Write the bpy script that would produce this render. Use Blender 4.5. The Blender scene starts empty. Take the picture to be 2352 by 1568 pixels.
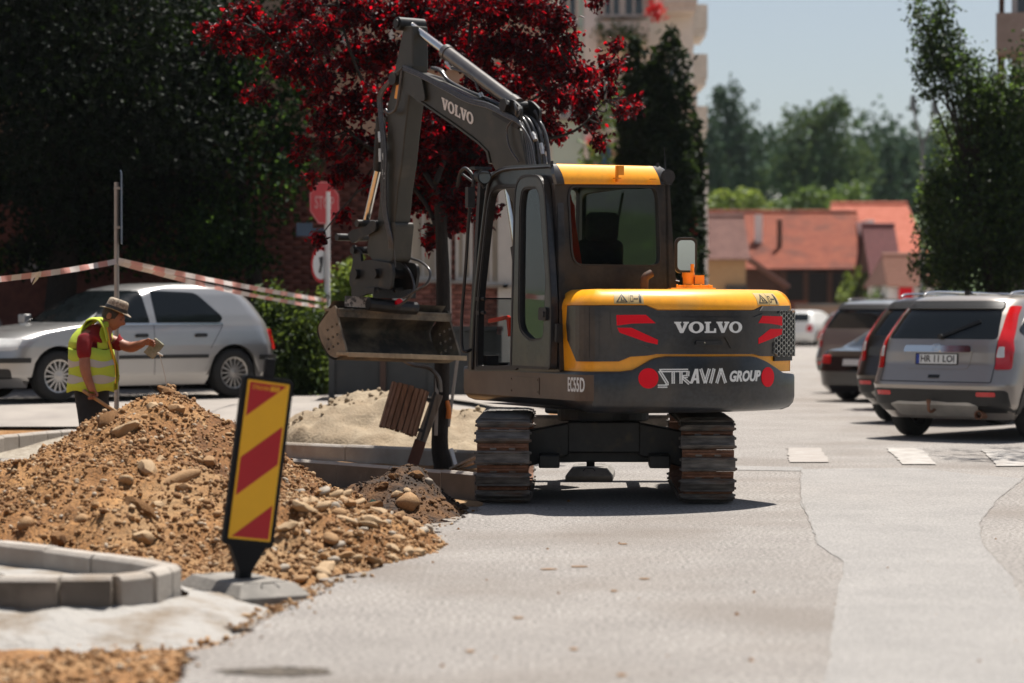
import bpy, bmesh, math, random
import numpy as np
from mathutils import Vector, Matrix, noise
from mathutils.geometry import tessellate_polygon
R = math.radians
sin, cos, pi = math.sin, math.cos, math.pi
random.seed(7); RNG = np.random.default_rng(7)
sc = bpy.context.scene
COL = sc.collection
# ------------------------------------------------------------------ camera
FPX = 5553.0; CAMZ = 1.45; PITCH = math.atan(72 / FPX)
cd = bpy.data.cameras.new('camera'); cam = bpy.data.objects.new('camera', cd); COL.objects.link(cam)
cam.location = (0, 0, CAMZ); cam.rotation_euler = (pi / 2 - PITCH, 0, 0)
cd.lens = 85; cd.sensor_width = 36; cd.clip_start = 0.1; cd.clip_end = 3000
cd.dof.use_dof = True; cd.dof.focus_distance = 19.0; cd.dof.aperture_fstop = 1.55
cd.dof.aperture_blades = 9
sc.camera = cam
# ------------------------------------------------------------------ light
SUN = Vector((0.20, 0.32, 1.0)).normalized()
SUN_EL = math.asin(SUN.z); SUN_AZ = math.atan2(SUN.x, SUN.y)
w = bpy.data.worlds.new('World'); sc.world = w; w.use_nodes = True
nt = w.node_tree; bg = nt.nodes['Background']
sky = nt.nodes.new('ShaderNodeTexSky'); sky.sky_type = 'NISHITA'; sky.sun_disc = False
sky.sun_elevation = SUN_EL; sky.sun_rotation = SUN_AZ; sky.altitude = 300
sky.air_density = 1.0; sky.dust_density = 1.3; sky.ozone_density = 1.2
hs_ = nt.nodes.new('ShaderNodeHueSaturation'); hs_.inputs['Saturation'].default_value = .66; nt.links.new(sky.outputs[0], hs_.inputs['Color']); nt.links.new(hs_.outputs[0], bg.inputs[0]); bg.inputs[1].default_value = 0.055
sl = bpy.data.lights.new('sun', 'SUN'); sl.energy = 4.6; sl.angle = R(0.53); sl.color = (1.0, 0.945, 0.87)
so = bpy.data.objects.new('sun', sl); COL.objects.link(so); so.rotation_euler = (-SUN).to_track_quat('-Z', 'Y').to_euler()
so.location = (0, 0, 60)
vs = sc.view_settings; vs.view_transform = 'Standard'; vs.look = 'None'; vs.gamma = 1; vs.exposure = 0.84; vs.use_curve_mapping = False
sc.render.engine = 'CYCLES'; sc.cycles.use_denoising = True; sc.cycles.max_bounces = 8
sc.cycles.transparent_max_bounces = 12; sc.cycles.caustics_reflective = False; sc.cycles.caustics_refractive = False
sc.cycles.sample_clamp_indirect = 6

# ------------------------------------------------------------------ picture measure -> place helpers
def ray(u, v):
    a = (u - 1176) / FPX; b = (784 - v) / FPX
    return Vector((a, cos(PITCH) + b * sin(PITCH), -sin(PITCH) + b * cos(PITCH)))
CAM = Vector((0, 0, CAMZ))
def at(u, v, Y):
    d = ray(u, v); return CAM + d * (Y / d.y)
def gnd(u, v, z=0.0):
    d = ray(u, v); return CAM + d * ((z - CAMZ) / d.z)
def ss(a, b, x):
    t = min(1, max(0, (x - a) / (b - a))); return t * t * (3 - 2 * t)
def lerp(a, b, t): return a + (b - a) * t
def interp(x, xs, ys): return float(np.interp(x, xs, ys))

# ------------------------------------------------------------------ objects
def props(o, label=None, cat=None, group=None, kind=None):
    if label: o['label'] = label
    if cat: o['category'] = cat
    if group: o['group'] = group
    if kind: o['kind'] = kind
    return o
def empty(name, loc=(0, 0, 0), rz=0.0, label=None, cat=None, group=None, kind=None, parent=None):
    o = bpy.data.objects.new(name, None); COL.objects.link(o)
    o.location = loc; o.rotation_euler = (0, 0, rz); o.empty_display_size = .2
    if parent: o.parent = parent
    return props(o, label, cat, group, kind)
def kids(o): return [c for c in bpy.data.objects if c.parent == o]
def copy_tree(o, parent=None):
    c = o.copy(); COL.objects.link(c)
    if parent: c.parent = parent
    for ch in kids(o): copy_tree(ch, c)
    return c
def link_mesh(name, me, mats, parent=None, smooth=None, bevel=0, bseg=2):
    o = bpy.data.objects.new(name, me); COL.objects.link(o)
    for m in (mats if isinstance(mats, (list, tuple)) else [mats]): me.materials.append(m)
    if smooth is not None:
        me.shade_smooth()
        if smooth < 180: me.set_sharp_from_angle(angle=R(smooth))
    if bevel:
        b = o.modifiers.new('bevel', 'BEVEL'); b.width = bevel; b.segments = bseg; b.limit_method = 'ANGLE'; b.angle_limit = R(35)
        b.harden_normals = False
    if parent: o.parent = parent
    return o

class MB:
    """collects shapes into one mesh; M is applied to everything added"""
    def __init__(s, M=None): s.v = []; s.f = []; s.mi = []; s.M = M or Matrix(); s.m = 0
    def add(s, vs, fs, M=None):
        n = len(s.v); T = s.M @ M if M is not None else s.M
        s.v += [T @ Vector(p) for p in vs]
        for f in fs: s.f.append(tuple(i + n for i in f)); s.mi.append(s.m)
        return s
    def box(s, c, sz, rot=None, taper=1.0):
        x, y, z = sz[0] / 2, sz[1] / 2, sz[2] / 2; t = taper
        vs = [(-x, -y, -z), (x, -y, -z), (x, y, -z), (-x, y, -z), (-x * t, -y * t, z), (x * t, -y * t, z), (x * t, y * t, z), (-x * t, y * t, z)]
        M = Matrix.Translation(c)
        if rot is not None: M = M @ (rot if isinstance(rot, Matrix) else Matrix.Rotation(rot, 4, 'Z'))
        return s.add(vs, [(0, 3, 2, 1), (4, 5, 6, 7), (0, 1, 5, 4), (1, 2, 6, 5), (2, 3, 7, 6), (3, 0, 4, 7)], M)
    def beam(s, a, b, w, h, up=(0, 0, 1)):
        a = Vector(a); b = Vector(b); d = b - a; L = d.length; d.normalize(); u = Vector(up)
        sd = d.cross(u)
        if sd.length < 1e-4: sd = d.cross(Vector((1, 0, 0)))
        sd.normalize(); u = sd.cross(d)
        M = Matrix((sd.to_4d(), d.to_4d(), u.to_4d(), (0, 0, 0, 1))).transposed()
        M = Matrix(((sd.x, d.x, u.x, (a.x + b.x) / 2), (sd.y, d.y, u.y, (a.y + b.y) / 2), (sd.z, d.z, u.z, (a.z + b.z) / 2), (0, 0, 0, 1)))
        x, y, z = w / 2, L / 2, h / 2
        return s.add([(-x, -y, -z), (x, -y, -z), (x, y, -z), (-x, y, -z), (-x, -y, z), (x, -y, z), (x, y, z), (-x, y, z)],
                     [(0, 3, 2, 1), (4, 5, 6, 7), (0, 1, 5, 4), (1, 2, 6, 5), (2, 3, 7, 6), (3, 0, 4, 7)], M)
    def tube(s, pts, r, n=8, cap=True):
        pts = [Vector(p) for p in pts]; rs = r if isinstance(r, (list, tuple)) else [r] * len(pts)
        vs = []; fs = []; prev = None
        for i, p in enumerate(pts):
            d = (pts[min(i + 1, len(pts) - 1)] - pts[max(i - 1, 0)]).normalized()
            if prev is None:
                a = d.cross(Vector((0, 0, 1)))
                if a.length < .05: a = d.cross(Vector((1, 0, 0)))
            else: a = prev - d * prev.dot(d)
            a.normalize(); prev = a; b = d.cross(a)
            for k in range(n):
                t = 2 * pi * k / n; vs.append(p + (a * cos(t) + b * sin(t)) * rs[i])
        for i in range(len(pts) - 1):
            for k in range(n): fs.append((i * n + k, i * n + (k + 1) % n, (i + 1) * n + (k + 1) % n, (i + 1) * n + k))
        if cap: fs.append(tuple(range(n - 1, -1, -1))); fs.append(tuple((len(pts) - 1) * n + k for k in range(n)))
        return s.add(vs, fs)
    def cyl(s, a, b, r, n=16, r2=None): return s.tube([a, b], [r, r if r2 is None else r2], n)
    def lathe(s, prof, n=24, M=None, close=False):
        vs = []; fs = []; m = len(prof)
        for k in range(n):
            t = 2 * pi * k / n
            for (r, z) in prof: vs.append((r * cos(t), r * sin(t), z))
        for k in range(n):
            for i in range(m - 1 + (1 if close else 0)):
                a = k * m + i; b = k * m + (i + 1) % m; c = ((k + 1) % n) * m + (i + 1) % m; d = ((k + 1) % n) * m + i
                fs.append((a, d, c, b))
        return s.add(vs, fs, M)
    def rows(s, rings, closed=False, cap=False):
        """loft: list of equally long point lists"""
        n = len(rings[0]); vs = [p for r in rings for p in r]; fs = []
        for i in range(len(rings) - 1):
            for k in range(n if closed else n - 1):
                fs.append((i * n + k, i * n + (k + 1) % n, (i + 1) * n + (k + 1) % n, (i + 1) * n + k))
        if cap: fs.append(tuple(range(n - 1, -1, -1))); fs.append(tuple((len(rings) - 1) * n + k for k in range(n)))
        return s.add(vs, fs)
    def plate(s, loops, mp, t0, t1, step=None, stepy=None):
        """2D polygon with holes -> slab between t0 and t1 mapped by mp(x,y,t)"""
        allp = [p for l in loops for p in l]
        tris = tessellate_polygon([[Vector((p[0], p[1], 0)) for p in l] for l in loops])
        bm = bmesh.new(); bv = [bm.verts.new((p[0], p[1], 0)) for p in allp]
        for t in tris:
            try: bm.faces.new([bv[i] for i in t])
            except ValueError: pass
        return s._slab(bm, mp, t0, t1, step, stepy)
    def _slab(s, bm, mp, t0, t1, step=None, stepy=None):
        bmesh.ops.remove_doubles(bm, verts=bm.verts, dist=1e-6)
        bmesh.ops.recalc_face_normals(bm, faces=bm.faces)
        for ax, st in ((0, step), (1, stepy)):
            if not st: continue
            lo = min(v.co[ax] for v in bm.verts); hi = max(v.co[ax] for v in bm.verts)
            k = math.floor(lo / st) + 1
            while k * st < hi - 1e-6:
                c = Vector((0, 0, 0)); c[ax] = k * st; nrm = Vector((0, 0, 0)); nrm[ax] = 1
                bmesh.ops.bisect_plane(bm, geom=bm.verts[:] + bm.edges[:] + bm.faces[:], plane_co=c, plane_no=nrm, dist=1e-6); k += 1
        bm.verts.index_update(); V = [v.co.copy() for v in bm.verts]; n = len(V)
        vs = [mp(c.x, c.y, t1) for c in V] + ([mp(c.x, c.y, t0) for c in V] if t0 is not None else [])
        fs = []
        for f in bm.faces:
            ids = [v.index for v in f.verts]
            if f.normal.z < 0: ids.reverse()
            fs.append(tuple(ids))
            if t0 is not None: fs.append(tuple(n + i for i in reversed(ids)))
        if t0 is not None:
            for e in bm.edges:
                if len(e.link_faces) == 1:
                    a, b = e.verts[0].index, e.verts[1].index; fs.append((a, b, n + b, n + a))
        bm.free()
        return s.add(vs, fs)
    def text(s, txt, mp, t0, t1, size=1.0, shear=0.0, bold=0.0, step=None, sx=1.0, width=None, font_space=1.0, origin=(0, 0), align='LEFT'):
        c = bpy.data.curves.new('t', 'FONT'); c.body = txt; c.size = size; c.shear = shear; c.offset = bold; c.resolution_u = 3; c.space_character = font_space
        o = bpy.data.objects.new('t', c); COL.objects.link(o)
        me = o.to_mesh(); bm = bmesh.new(); bm.from_mesh(me); o.to_mesh_clear()
        bpy.data.objects.remove(o); bpy.data.curves.remove(c)
        if not bm.verts: return s
        lo = min(v.co.x for v in bm.verts); hi = max(v.co.x for v in bm.verts)
        lz = min(v.co.y for v in bm.verts)
        k = sx if width is None else width / (hi - lo)
        off = -lo if align == 'LEFT' else -(lo + hi) / 2
        for v in bm.verts: v.co.x = origin[0] + (v.co.x + off) * k; v.co.y = origin[1] + v.co.y - lz
        return s._slab(bm, mp, t0, t1, step)
    def build(s, name, mats, parent=None, smooth=None, bevel=0, bseg=2, fix=True):
        me = bpy.data.meshes.new(name); me.from_pydata([tuple(p) for p in s.v], [], s.f)
        if len(set(s.mi)) > 1: me.polygons.foreach_set('material_index', s.mi)
        if fix:
            bm = bmesh.new(); bm.from_mesh(me); bmesh.ops.recalc_face_normals(bm, faces=bm.faces); bm.to_mesh(me); bm.free()
        me.update()
        return link_mesh(name, me, mats, parent, smooth, bevel, bseg)
def np_mesh(name, V, Fc, mats, parent=None, smooth=False):
    me = bpy.data.meshes.new(name); V = np.asarray(V, dtype=np.float32).reshape(-1, 3); Fc = np.asarray(Fc, dtype=np.int32); k = Fc.shape[1]
    me.vertices.add(len(V)); me.vertices.foreach_set('co', V.ravel())
    me.loops.add(Fc.size); me.loops.foreach_set('vertex_index', Fc.ravel())
    me.polygons.add(len(Fc)); me.polygons.foreach_set('loop_start', np.arange(0, Fc.size, k, dtype=np.int32))
    me.update(calc_edges=True)
    if smooth: me.shade_smooth()
    return link_mesh(name, me, mats, parent)
def rrect(x0, y0, x1, y1, r, n=5):
    out = []
    for cx, cy, a in ((x1 - r, y1 - r, 0), (x0 + r, y1 - r, 90), (x0 + r, y0 + r, 180), (x1 - r, y0 + r, 270)):
        for k in range(n + 1): t = R(a + 90 * k / n); out.append((cx + r * cos(t), cy + r * sin(t)))
    return out
def rpoly(pts, r, n=4):
    """round the corners of a polygon"""
    out = []; m = len(pts); pts = [Vector((p[0], p[1])) for p in pts]
    for i in range(m):
        p = pts[i]; a = pts[i - 1] - p; b = pts[(i + 1) % m] - p
        rr = r[i] if isinstance(r, (list, tuple)) else r
        la = min(rr, a.length * .48); lb = min(rr, b.length * .48)
        A = p + a.normalized() * la; B = p + b.normalized() * lb
        for k in range(n + 1):
            t = k / n; q = A * (1 - t) ** 2 + p * 2 * t * (1 - t) + B * t * t; out.append((q.x, q.y))
    return out
def spline(pts, n=6):
    P = [Vector(p) for p in pts]; out = []
    for i in range(len(P) - 1):
        p0 = P[max(i - 1, 0)]; p1 = P[i]; p2 = P[i + 1]; p3 = P[min(i + 2, len(P) - 1)]
        for k in range(n):
            t = k / n
            out.append(.5 * ((2 * p1) + (p2 - p0) * t + (2 * p0 - 5 * p1 + 4 * p2 - p3) * t * t + (3 * p1 - p0 - 3 * p2 + p3) * t ** 3))
    out.append(P[-1]); return out

# ------------------------------------------------------------------ materials
MATS = {}
def mat(name, col, rough=.6, metal=0., var=.12, vscale=6., bump=0., bscale=60., col2=None, lo=.35, hi=.65, spec=.5, coat=0., col3=None, s3=1.5, lo3=.5, hi3=.7, detail=6, stretch=None, speck=None):
    if name in MATS: return MATS[name]
    m = bpy.data.materials.new(name); m.use_nodes = True; n = m.node_tree.nodes; l = m.node_tree.links
    p = n['Principled BSDF']; p.inputs['Roughness'].default_value = rough; p.inputs['Metallic'].default_value = metal
    p.inputs['Specular IOR Level'].default_value = spec; p.inputs['Coat Weight'].default_value = coat
    p.inputs['Coat Roughness'].default_value = .08
    tc = n.new('ShaderNodeTexCoord'); src = tc.outputs['Object']
    if stretch:
        mp = n.new('ShaderNodeMapping'); mp.inputs['Scale'].default_value = stretch; l.new(src, mp.inputs[0]); src = mp.outputs[0]
    nz = n.new('ShaderNodeTexNoise'); nz.inputs['Scale'].default_value = vscale; nz.inputs['Detail'].default_value = detail; nz.inputs['Roughness'].default_value = .62
    l.new(src, nz.inputs['Vector'])
    rp = n.new('ShaderNodeValToRGB'); rp.color_ramp.elements[0].position = lo; rp.color_ramp.elements[1].position = hi
    c2 = col2 or tuple(min(1, c * (1 + var)) for c in col); c1 = col if col2 else tuple(c * (1 - var) for c in col)
    rp.color_ramp.elements[0].color = (*c1, 1); rp.color_ramp.elements[1].color = (*c2, 1)
    l.new(nz.outputs[0], rp.inputs[0]); out = rp.outputs[0]
    if speck:
        ns = n.new('ShaderNodeTexNoise'); ns.inputs['Scale'].default_value = speck[0]; ns.inputs['Detail'].default_value = 3; l.new(src, ns.inputs['Vector'])
        rs = n.new('ShaderNodeMapRange'); rs.inputs[1].default_value = .35; rs.inputs[2].default_value = .65; rs.inputs[3].default_value = 1 - speck[1]; rs.inputs[4].default_value = 1 + speck[1]; l.new(ns.outputs[0], rs.inputs[0])
        mz = n.new('ShaderNodeMixRGB'); mz.blend_type = 'MULTIPLY'; mz.inputs[0].default_value = 1; l.new(out, mz.inputs[1]); l.new(rs.outputs[0], mz.inputs[2]); out = mz.outputs[0]
    if col3:
        n3 = n.new('ShaderNodeTexNoise'); n3.inputs['Scale'].default_value = s3; n3.inputs['Detail'].default_value = 5; l.new(src, n3.inputs['Vector'])
        r3 = n.new('ShaderNodeMapRange'); r3.inputs[1].default_value = lo3; r3.inputs[2].default_value = hi3; l.new(n3.outputs[0], r3.inputs[0])
        mx = n.new('ShaderNodeMixRGB'); l.new(r3.outputs[0], mx.inputs[0]); l.new(out, mx.inputs[1]); mx.inputs[2].default_value = (*col3, 1); out = mx.outputs[0]
    l.new(out, p.inputs['Base Color'])
    if bump:
        nb = n.new('ShaderNodeTexNoise'); nb.inputs['Scale'].default_value = bscale; nb.inputs['Detail'].default_value = 4; l.new(src, nb.inputs['Vector'])
        b = n.new('ShaderNodeBump'); b.inputs['Strength'].default_value = bump; b.inputs['Distance'].default_value = .02; l.new(nb.outputs[0], b.inputs['Height']); l.new(b.outputs[0], p.inputs['Normal'])
    MATS[name] = m; return m
def leaf_mat(name, cols, trans, tw=.45, rough=.45, gloss=.5, split=None):
    m = bpy.data.materials.new(name); m.use_nodes = True; n = m.node_tree.nodes; l = m.node_tree.links
    p = n['Principled BSDF']; out = n['Material Output']; p.inputs['Roughness'].default_value = rough; p.inputs['Specular IOR Level'].default_value = gloss
    g = n.new('ShaderNodeNewGeometry'); rp = n.new('ShaderNodeValToRGB'); l.new(g.outputs['Random Per Island'], rp.inputs[0])
    for i, c in enumerate(cols):
        e = rp.color_ramp.elements[i] if i < 2 else rp.color_ramp.elements.new(.5)
        e.position = i / max(1, len(cols) - 1); e.color = (*c, 1)
    l.new(rp.outputs[0], p.inputs['Base Color'])
    t = n.new('ShaderNodeBsdfTranslucent'); rt = n.new('ShaderNodeValToRGB'); l.new(g.outputs['Random Per Island'], rt.inputs[0])
    rt.color_ramp.elements[0].color = (*[c * .6 for c in trans], 1); rt.color_ramp.elements[1].color = (*trans, 1)
    l.new(rt.outputs[0], t.inputs[0])
    mx = n.new('ShaderNodeMixShader'); mx.inputs[0].default_value = tw
    if split is not None:
        wn = n.new('ShaderNodeTexWhiteNoise'); wn.noise_dimensions = '1D'; l.new(g.outputs['Random Per Island'], wn.inputs['W']); mr = n.new('ShaderNodeMapRange'); mr.inputs[1].default_value = split; mr.inputs[2].default_value = 1; mr.inputs[3].default_value = .03; mr.inputs[4].default_value = tw; l.new(wn.outputs['Value'], mr.inputs[0]); l.new(mr.outputs[0], mx.inputs[0])
    l.new(p.outputs[0], mx.inputs[1]); l.new(t.outputs[0], mx.inputs[2]); l.new(mx.outputs[0], out.inputs[0])
    MATS[name] = m; return m
def glass_mat(name, tint=(.8, .85, .84), refl=.12, alpha=.9):
    m = bpy.data.materials.new(name); m.use_nodes = True; n = m.node_tree.nodes; l = m.node_tree.links
    n.remove(n['Principled BSDF']); out = n['Material Output']
    t = n.new('ShaderNodeBsdfTransparent'); t.inputs[0].default_value = (*tint, 1)
    g = n.new('ShaderNodeBsdfGlossy'); g.inputs['Roughness'].default_value = .03; g.inputs[0].default_value = (.95, .97, 1, 1)
    fr = n.new('ShaderNodeFresnel'); fr.inputs[0].default_value = 1.5
    ad = n.new('ShaderNodeMath'); ad.operation = 'ADD'; ad.inputs[1].default_value = refl; l.new(fr.outputs[0], ad.inputs[0])
    mx = n.new('ShaderNodeMixShader'); l.new(ad.outputs[0], mx.inputs[0]); l.new(t.outputs[0], mx.inputs[1]); l.new(g.outputs[0], mx.inputs[2]); l.new(mx.outputs[0], out.inputs[0])
    MATS[name] = m; return m
M_YEL = mat('yellow_paint', (1.0, .405, .012), rough=.36, var=.03, vscale=3, coat=.25, col3=(.72, .37, .07), s3=2.5, lo3=.62, hi3=.9, speck=(26, .05))
M_GREY = mat('charcoal_paint', (.019, .021, .025), rough=.28, var=.15, vscale=2.5, spec=.5, coat=.12, col3=(.075, .060, .046), s3=3.2, lo3=.46, hi3=.82, bump=.03, bscale=90, speck=(34, .28))
M_BOOM = mat('boom_paint', (.036, .034, .025), rough=.42, var=.2, vscale=4, col3=(.07, .06, .042), s3=5, lo3=.55, hi3=.8, bump=.04, bscale=70)
M_BLACK = mat('black_rubber', (.014, .014, .015), rough=.5, var=.3, vscale=20)
M_BLKM = mat('black_metal', (.018, .018, .018), rough=.45, metal=.3, var=.3, vscale=12, col3=(.06, .045, .03), s3=8, lo3=.58, hi3=.75)
M_STEEL = mat('chrome_rod', (.72, .70, .66), rough=.16, metal=1, var=.06, vscale=15)
M_BARE = mat('worn_steel', (.22, .20, .18), rough=.42, metal=.8, var=.3, vscale=10)
M_SHOE = mat('track_steel', (.07, .062, .055), rough=.6, metal=.15, vscale=9, col2=(.25, .225, .20), lo=.38, hi=.72, col3=(.13, .062, .03), s3=7, lo3=.55, hi3=.72, bump=.3, bscale=60, stretch=(.5, 2, 2))
M_RUST = mat('rust', (.13, .055, .028), rough=.8, vscale=14, col2=(.25, .12, .07), bump=.3)
M_BUCK = mat('dusty_bucket', (.06, .055, .045), rough=.65, vscale=5, col2=(.24, .185, .125), lo=.4, hi=.66, col3=(.36, .30, .21), s3=3, lo3=.55, hi3=.8, bump=.25, bscale=50, metal=.2)
M_WHITE = mat('white_print', (.80, .80, .78), rough=.5, var=.03)
M_RED = mat('red_print', (.82, .004, .018), rough=.5, var=.03, spec=.2)
M_CABGLASS = glass_mat('cab_glass', (.74, .77, .77), .03)
M_MIRROR = mat('mirror_glass', (.75, .78, .78), rough=.03, metal=1, var=.01)
# ================================================================== SETTING
M_ASPH = mat('old_asphalt', (.264, .243, .225), rough=.92, vscale=1.1, col2=(.342, .316, .292), lo=.3, hi=.7, col3=(.215, .184, .158), s3=.5, lo3=.48, hi3=.75, bump=1, bscale=110, detail=9, speck=(42, .42))
M_ASPH2 = mat('patch_asphalt', (.245, .234, .223), rough=.92, vscale=1.6, col2=(.30, .285, .27), lo=.3, hi=.7, bump=.6, bscale=170, detail=9, speck=(60, .24))
M_SIDE = mat('side_asphalt', (.235, .21, .19), rough=.92, vscale=1.5, col2=(.30, .27, .24), bump=.3, bscale=90)
M_SOIL = mat('clay_soil', (.15, .062, .015), rough=.95, vscale=2.2, col2=(.30, .155, .055), speck=(60, .38), lo=.34, hi=.66, bump=.8, bscale=45, detail=10, col3=(.30, .19, .095), s3=1.1, lo3=.52, hi3=.68)
M_WET = mat('moist_soil', (.022, .011, .005), rough=.9, vscale=5, col2=(.13, .058, .016), lo=.42, hi=.66, bump=.8, bscale=45, detail=10)
M_GRAV = mat('gravel_ground', (.20, .165, .125), rough=.95, vscale=16, col2=(.36, .32, .26), lo=.35, hi=.65, bump=.8, bscale=60, detail=8)
M_SAND = mat('pale_sand', (.24, .18, .115), rough=.95, vscale=4, col2=(.32, .255, .175), bump=.6, bscale=35, detail=9)
M_CONC = mat('kerb_concrete', (.29, .255, .22), rough=.88, vscale=3, col2=(.39, .355, .315), bump=.3, bscale=80, detail=8, col3=(.24, .18, .125), s3=2.2, lo3=.56, hi3=.74)
M_DAMP = mat('damp_concrete', (.17, .155, .135), rough=.85, vscale=3, col2=(.25, .225, .195), bump=.3, bscale=80, detail=8)
M_MORT = mat('fresh_mortar', (.30, .285, .265), rough=.95, vscale=3.2, col2=(.17, .13, .09), lo=.45, hi=.68, bump=.9, bscale=24, detail=10)
M_STONE = [mat('stone_tan', (.24, .125, .048), rough=.85, vscale=9, col2=(.36, .22, .105), bump=.25, bscale=30), mat('stone_beige', (.30, .19, .095), rough=.8, vscale=9, col2=(.40, .28, .16), bump=.2, bscale=30), mat('stone_grey', (.25, .205, .155), rough=.75, vscale=9, col2=(.36, .31, .25), bump=.2, bscale=30), mat('clod_brown', (.15, .062, .016), rough=.95, vscale=9, col2=(.27, .14, .05), bump=.7, bscale=25)]
M_PEB = bpy.data.materials.new('pebble_mix'); M_PEB.use_nodes = True
_n = M_PEB.node_tree.nodes; _l = M_PEB.node_tree.links; _g = _n.new('ShaderNodeNewGeometry'); _r = _n.new('ShaderNodeValToRGB'); _r.color_ramp.interpolation = 'LINEAR'
for i, (q, c) in enumerate([(0, (.14, .060, .016)), (.5, (.26, .135, .048)), (.80, (.33, .195, .09)), (.95, (.36, .25, .145)), (1, (.37, .31, .24))]):
    e = _r.color_ramp.elements[i] if i < 2 else _r.color_ramp.elements.new(q); e.position = q; e.color = (*c, 1)
_l.new(_g.outputs['Random Per Island'], _r.inputs[0]); _l.new(_r.outputs[0], _n['Principled BSDF'].inputs['Base Color']); _n['Principled BSDF'].inputs['Roughness'].default_value = .85
def rise(x, y): return .36 * ss(24.3, 28.6, y) * (1 - ss(-1.2, 1.2, x))
def GH(x, y): return -.07 + rise(x, y)
def axis(a, b, fine0, fine1, st, grow=1.35):
    v = list(np.arange(fine0, fine1, st)); s = st; x = v[-1]
    while x < b: s *= grow; x += s; v.append(x)
    s = st; x = v[0]; pre = []
    while x > a: s *= grow; x -= s; pre.append(x)
    return [max(a, min(b, q)) for q in pre[::-1] + v]
def grid_mesh(name, xs, ys, fz, m, parent=None, smooth=True):
    V = [(x, y, fz(x, y)) for y in ys for x in xs]; n = len(xs); F_ = [(j * n + i, j * n + i + 1, (j + 1) * n + i + 1, (j + 1) * n + i) for j in range(len(ys) - 1) for i in range(n - 1)]
    return np_mesh(name, V, F_, m, parent, smooth)
def gz(x, y):
    z = GH(x, y)
    if 8 < y < 26 and -8 < x < 1: z += .018 * noise.noise((x * 3, y * 3, 0)) + .010 * noise.noise((x * 9, y * 9, 4))
    return z
g = grid_mesh('ground', axis(-900, 900, -6.5, 1.5, .11), axis(-60, 1500, 8.8, 31, .13), gz, M_SOIL); props(g, kind='structure', label='orange brown earth ground of the building site')
# main road slab with its broken left edge
edge_px = [(398, 1640), (417, 1568), (440, 1496), (545, 1466), (611, 1424), (703, 1383), (770, 1340), (880, 1300), (910, 1262), (968, 1243), (1010, 1212), (1095, 1172)]
E = [gnd(u, v, 0) for u, v in edge_px]; E = [(p.x, p.y) for p in E]
E = [(-1.25, -30), (-1.30, 8.0)] + E + [(-.18, 18.6), (-.05, 21), (.3, 24), (.85, 30), (1.7, 40), (3.3, 57), (5.2, 75), (8.0, 100), (9.5, 112)]
def jag(P, st, amp):
    out = []
    for i in range(len(P) - 1):
        a = Vector(P[i]); b_ = Vector(P[i + 1]); L = (b_ - a).length; fine = 8.5 < a.y < 21 and a.y >= 8
        n = max(1, int(L / (st if fine else 4)))
        for k in range(n):
            p = a.lerp(b_, k / n); j = amp if fine else 0
            out.append((p.x + j * noise.noise((p.x * 6, p.y * 6, 1)) + j * .7 * noise.noise((p.x * 21, p.y * 21, 2)), p.y + j * .5 * noise.noise((p.x * 9, p.y * 9, 7))))
    out.append(tuple(P[-1])); return out
LE = jag(E, .03, .075)
b = MB(); b.plate([LE + [(60, 125), (60, -30)]], lambda x, y, t: Vector((x, y, t)), -.12, 0.0); rd = b.build('road', M_ASPH); props(rd, kind='structure', label='pale worn asphalt road')
# tongue of crumbled older layer along the edge
b = MB(); L2 = [(x, y) for x, y in LE if 11.2 < y < 18.2]
b.plate([[(x + .03, y) for x, y in L2] + [(x - .16 - .11 * noise.noise((x * 5, y * 4, 9)) - .05 * noise.noise((x * 22, y * 22, 3)), y) for x, y in reversed(L2)]], lambda x, y, t: Vector((x, y, t)), -.14, -.028); cr = b.build('road_edge', mat('broken_asphalt', (.15, .13, .11), rough=.95, vscale=14, col2=(.30, .265, .23), bump=1, bscale=40, detail=10)); props(cr, kind='structure', label='crumbled lower asphalt layer at the road edge')
def gp(pts, z=0.0): return [(p.x, p.y) for p in (gnd(u, v, z) for u, v in pts)]
def flat(x, y, t): return Vector((x, y, t))
def sheet(name, poly, m, z, label, amp=0, st=.2, kind='structure'):
    if amp:
        o = []
        for i in range(len(poly)):
            a = Vector(poly[i]); b_ = Vector(poly[(i + 1) % len(poly)]); n = max(1, int((b_ - a).length / st))
            for k in range(n): p = a.lerp(b_, k / n); o.append((p.x + amp * noise.noise((p.x * 4, p.y * 4, z * 99)), p.y + amp * noise.noise((p.x * 4, p.y * 4, 50 + z * 99))))
        poly = o
    b = MB(); b.plate([poly], flat, None, z); o = b.build(name, m); return props(o, kind=kind, label=label)
sheet('asphalt_patch', gp([(1840, 1078), (1838, 1150), (1862, 1210), (1880, 1250), (1940, 1290), (1915, 1420), (1890, 1620), (2380, 1660), (2380, 1420), (2310, 1310), (2255, 1250), (2250, 1200), (2290, 1150), (2352, 1100), (2230, 1090), (2100, 1075)]), M_ASPH2, .004, 'smoother grey asphalt patch on the right of the road', .022)
sheet('asphalt_patch', gp([(1560, 1068), (1840, 1073), (1840, 1082), (1560, 1078)]), M_ASPH2, .004, 'narrow cross strip of newer asphalt', .03)
M_CRK = mat('crack_tar', (.185, .163, .146), rough=.95, var=.3)
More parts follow.
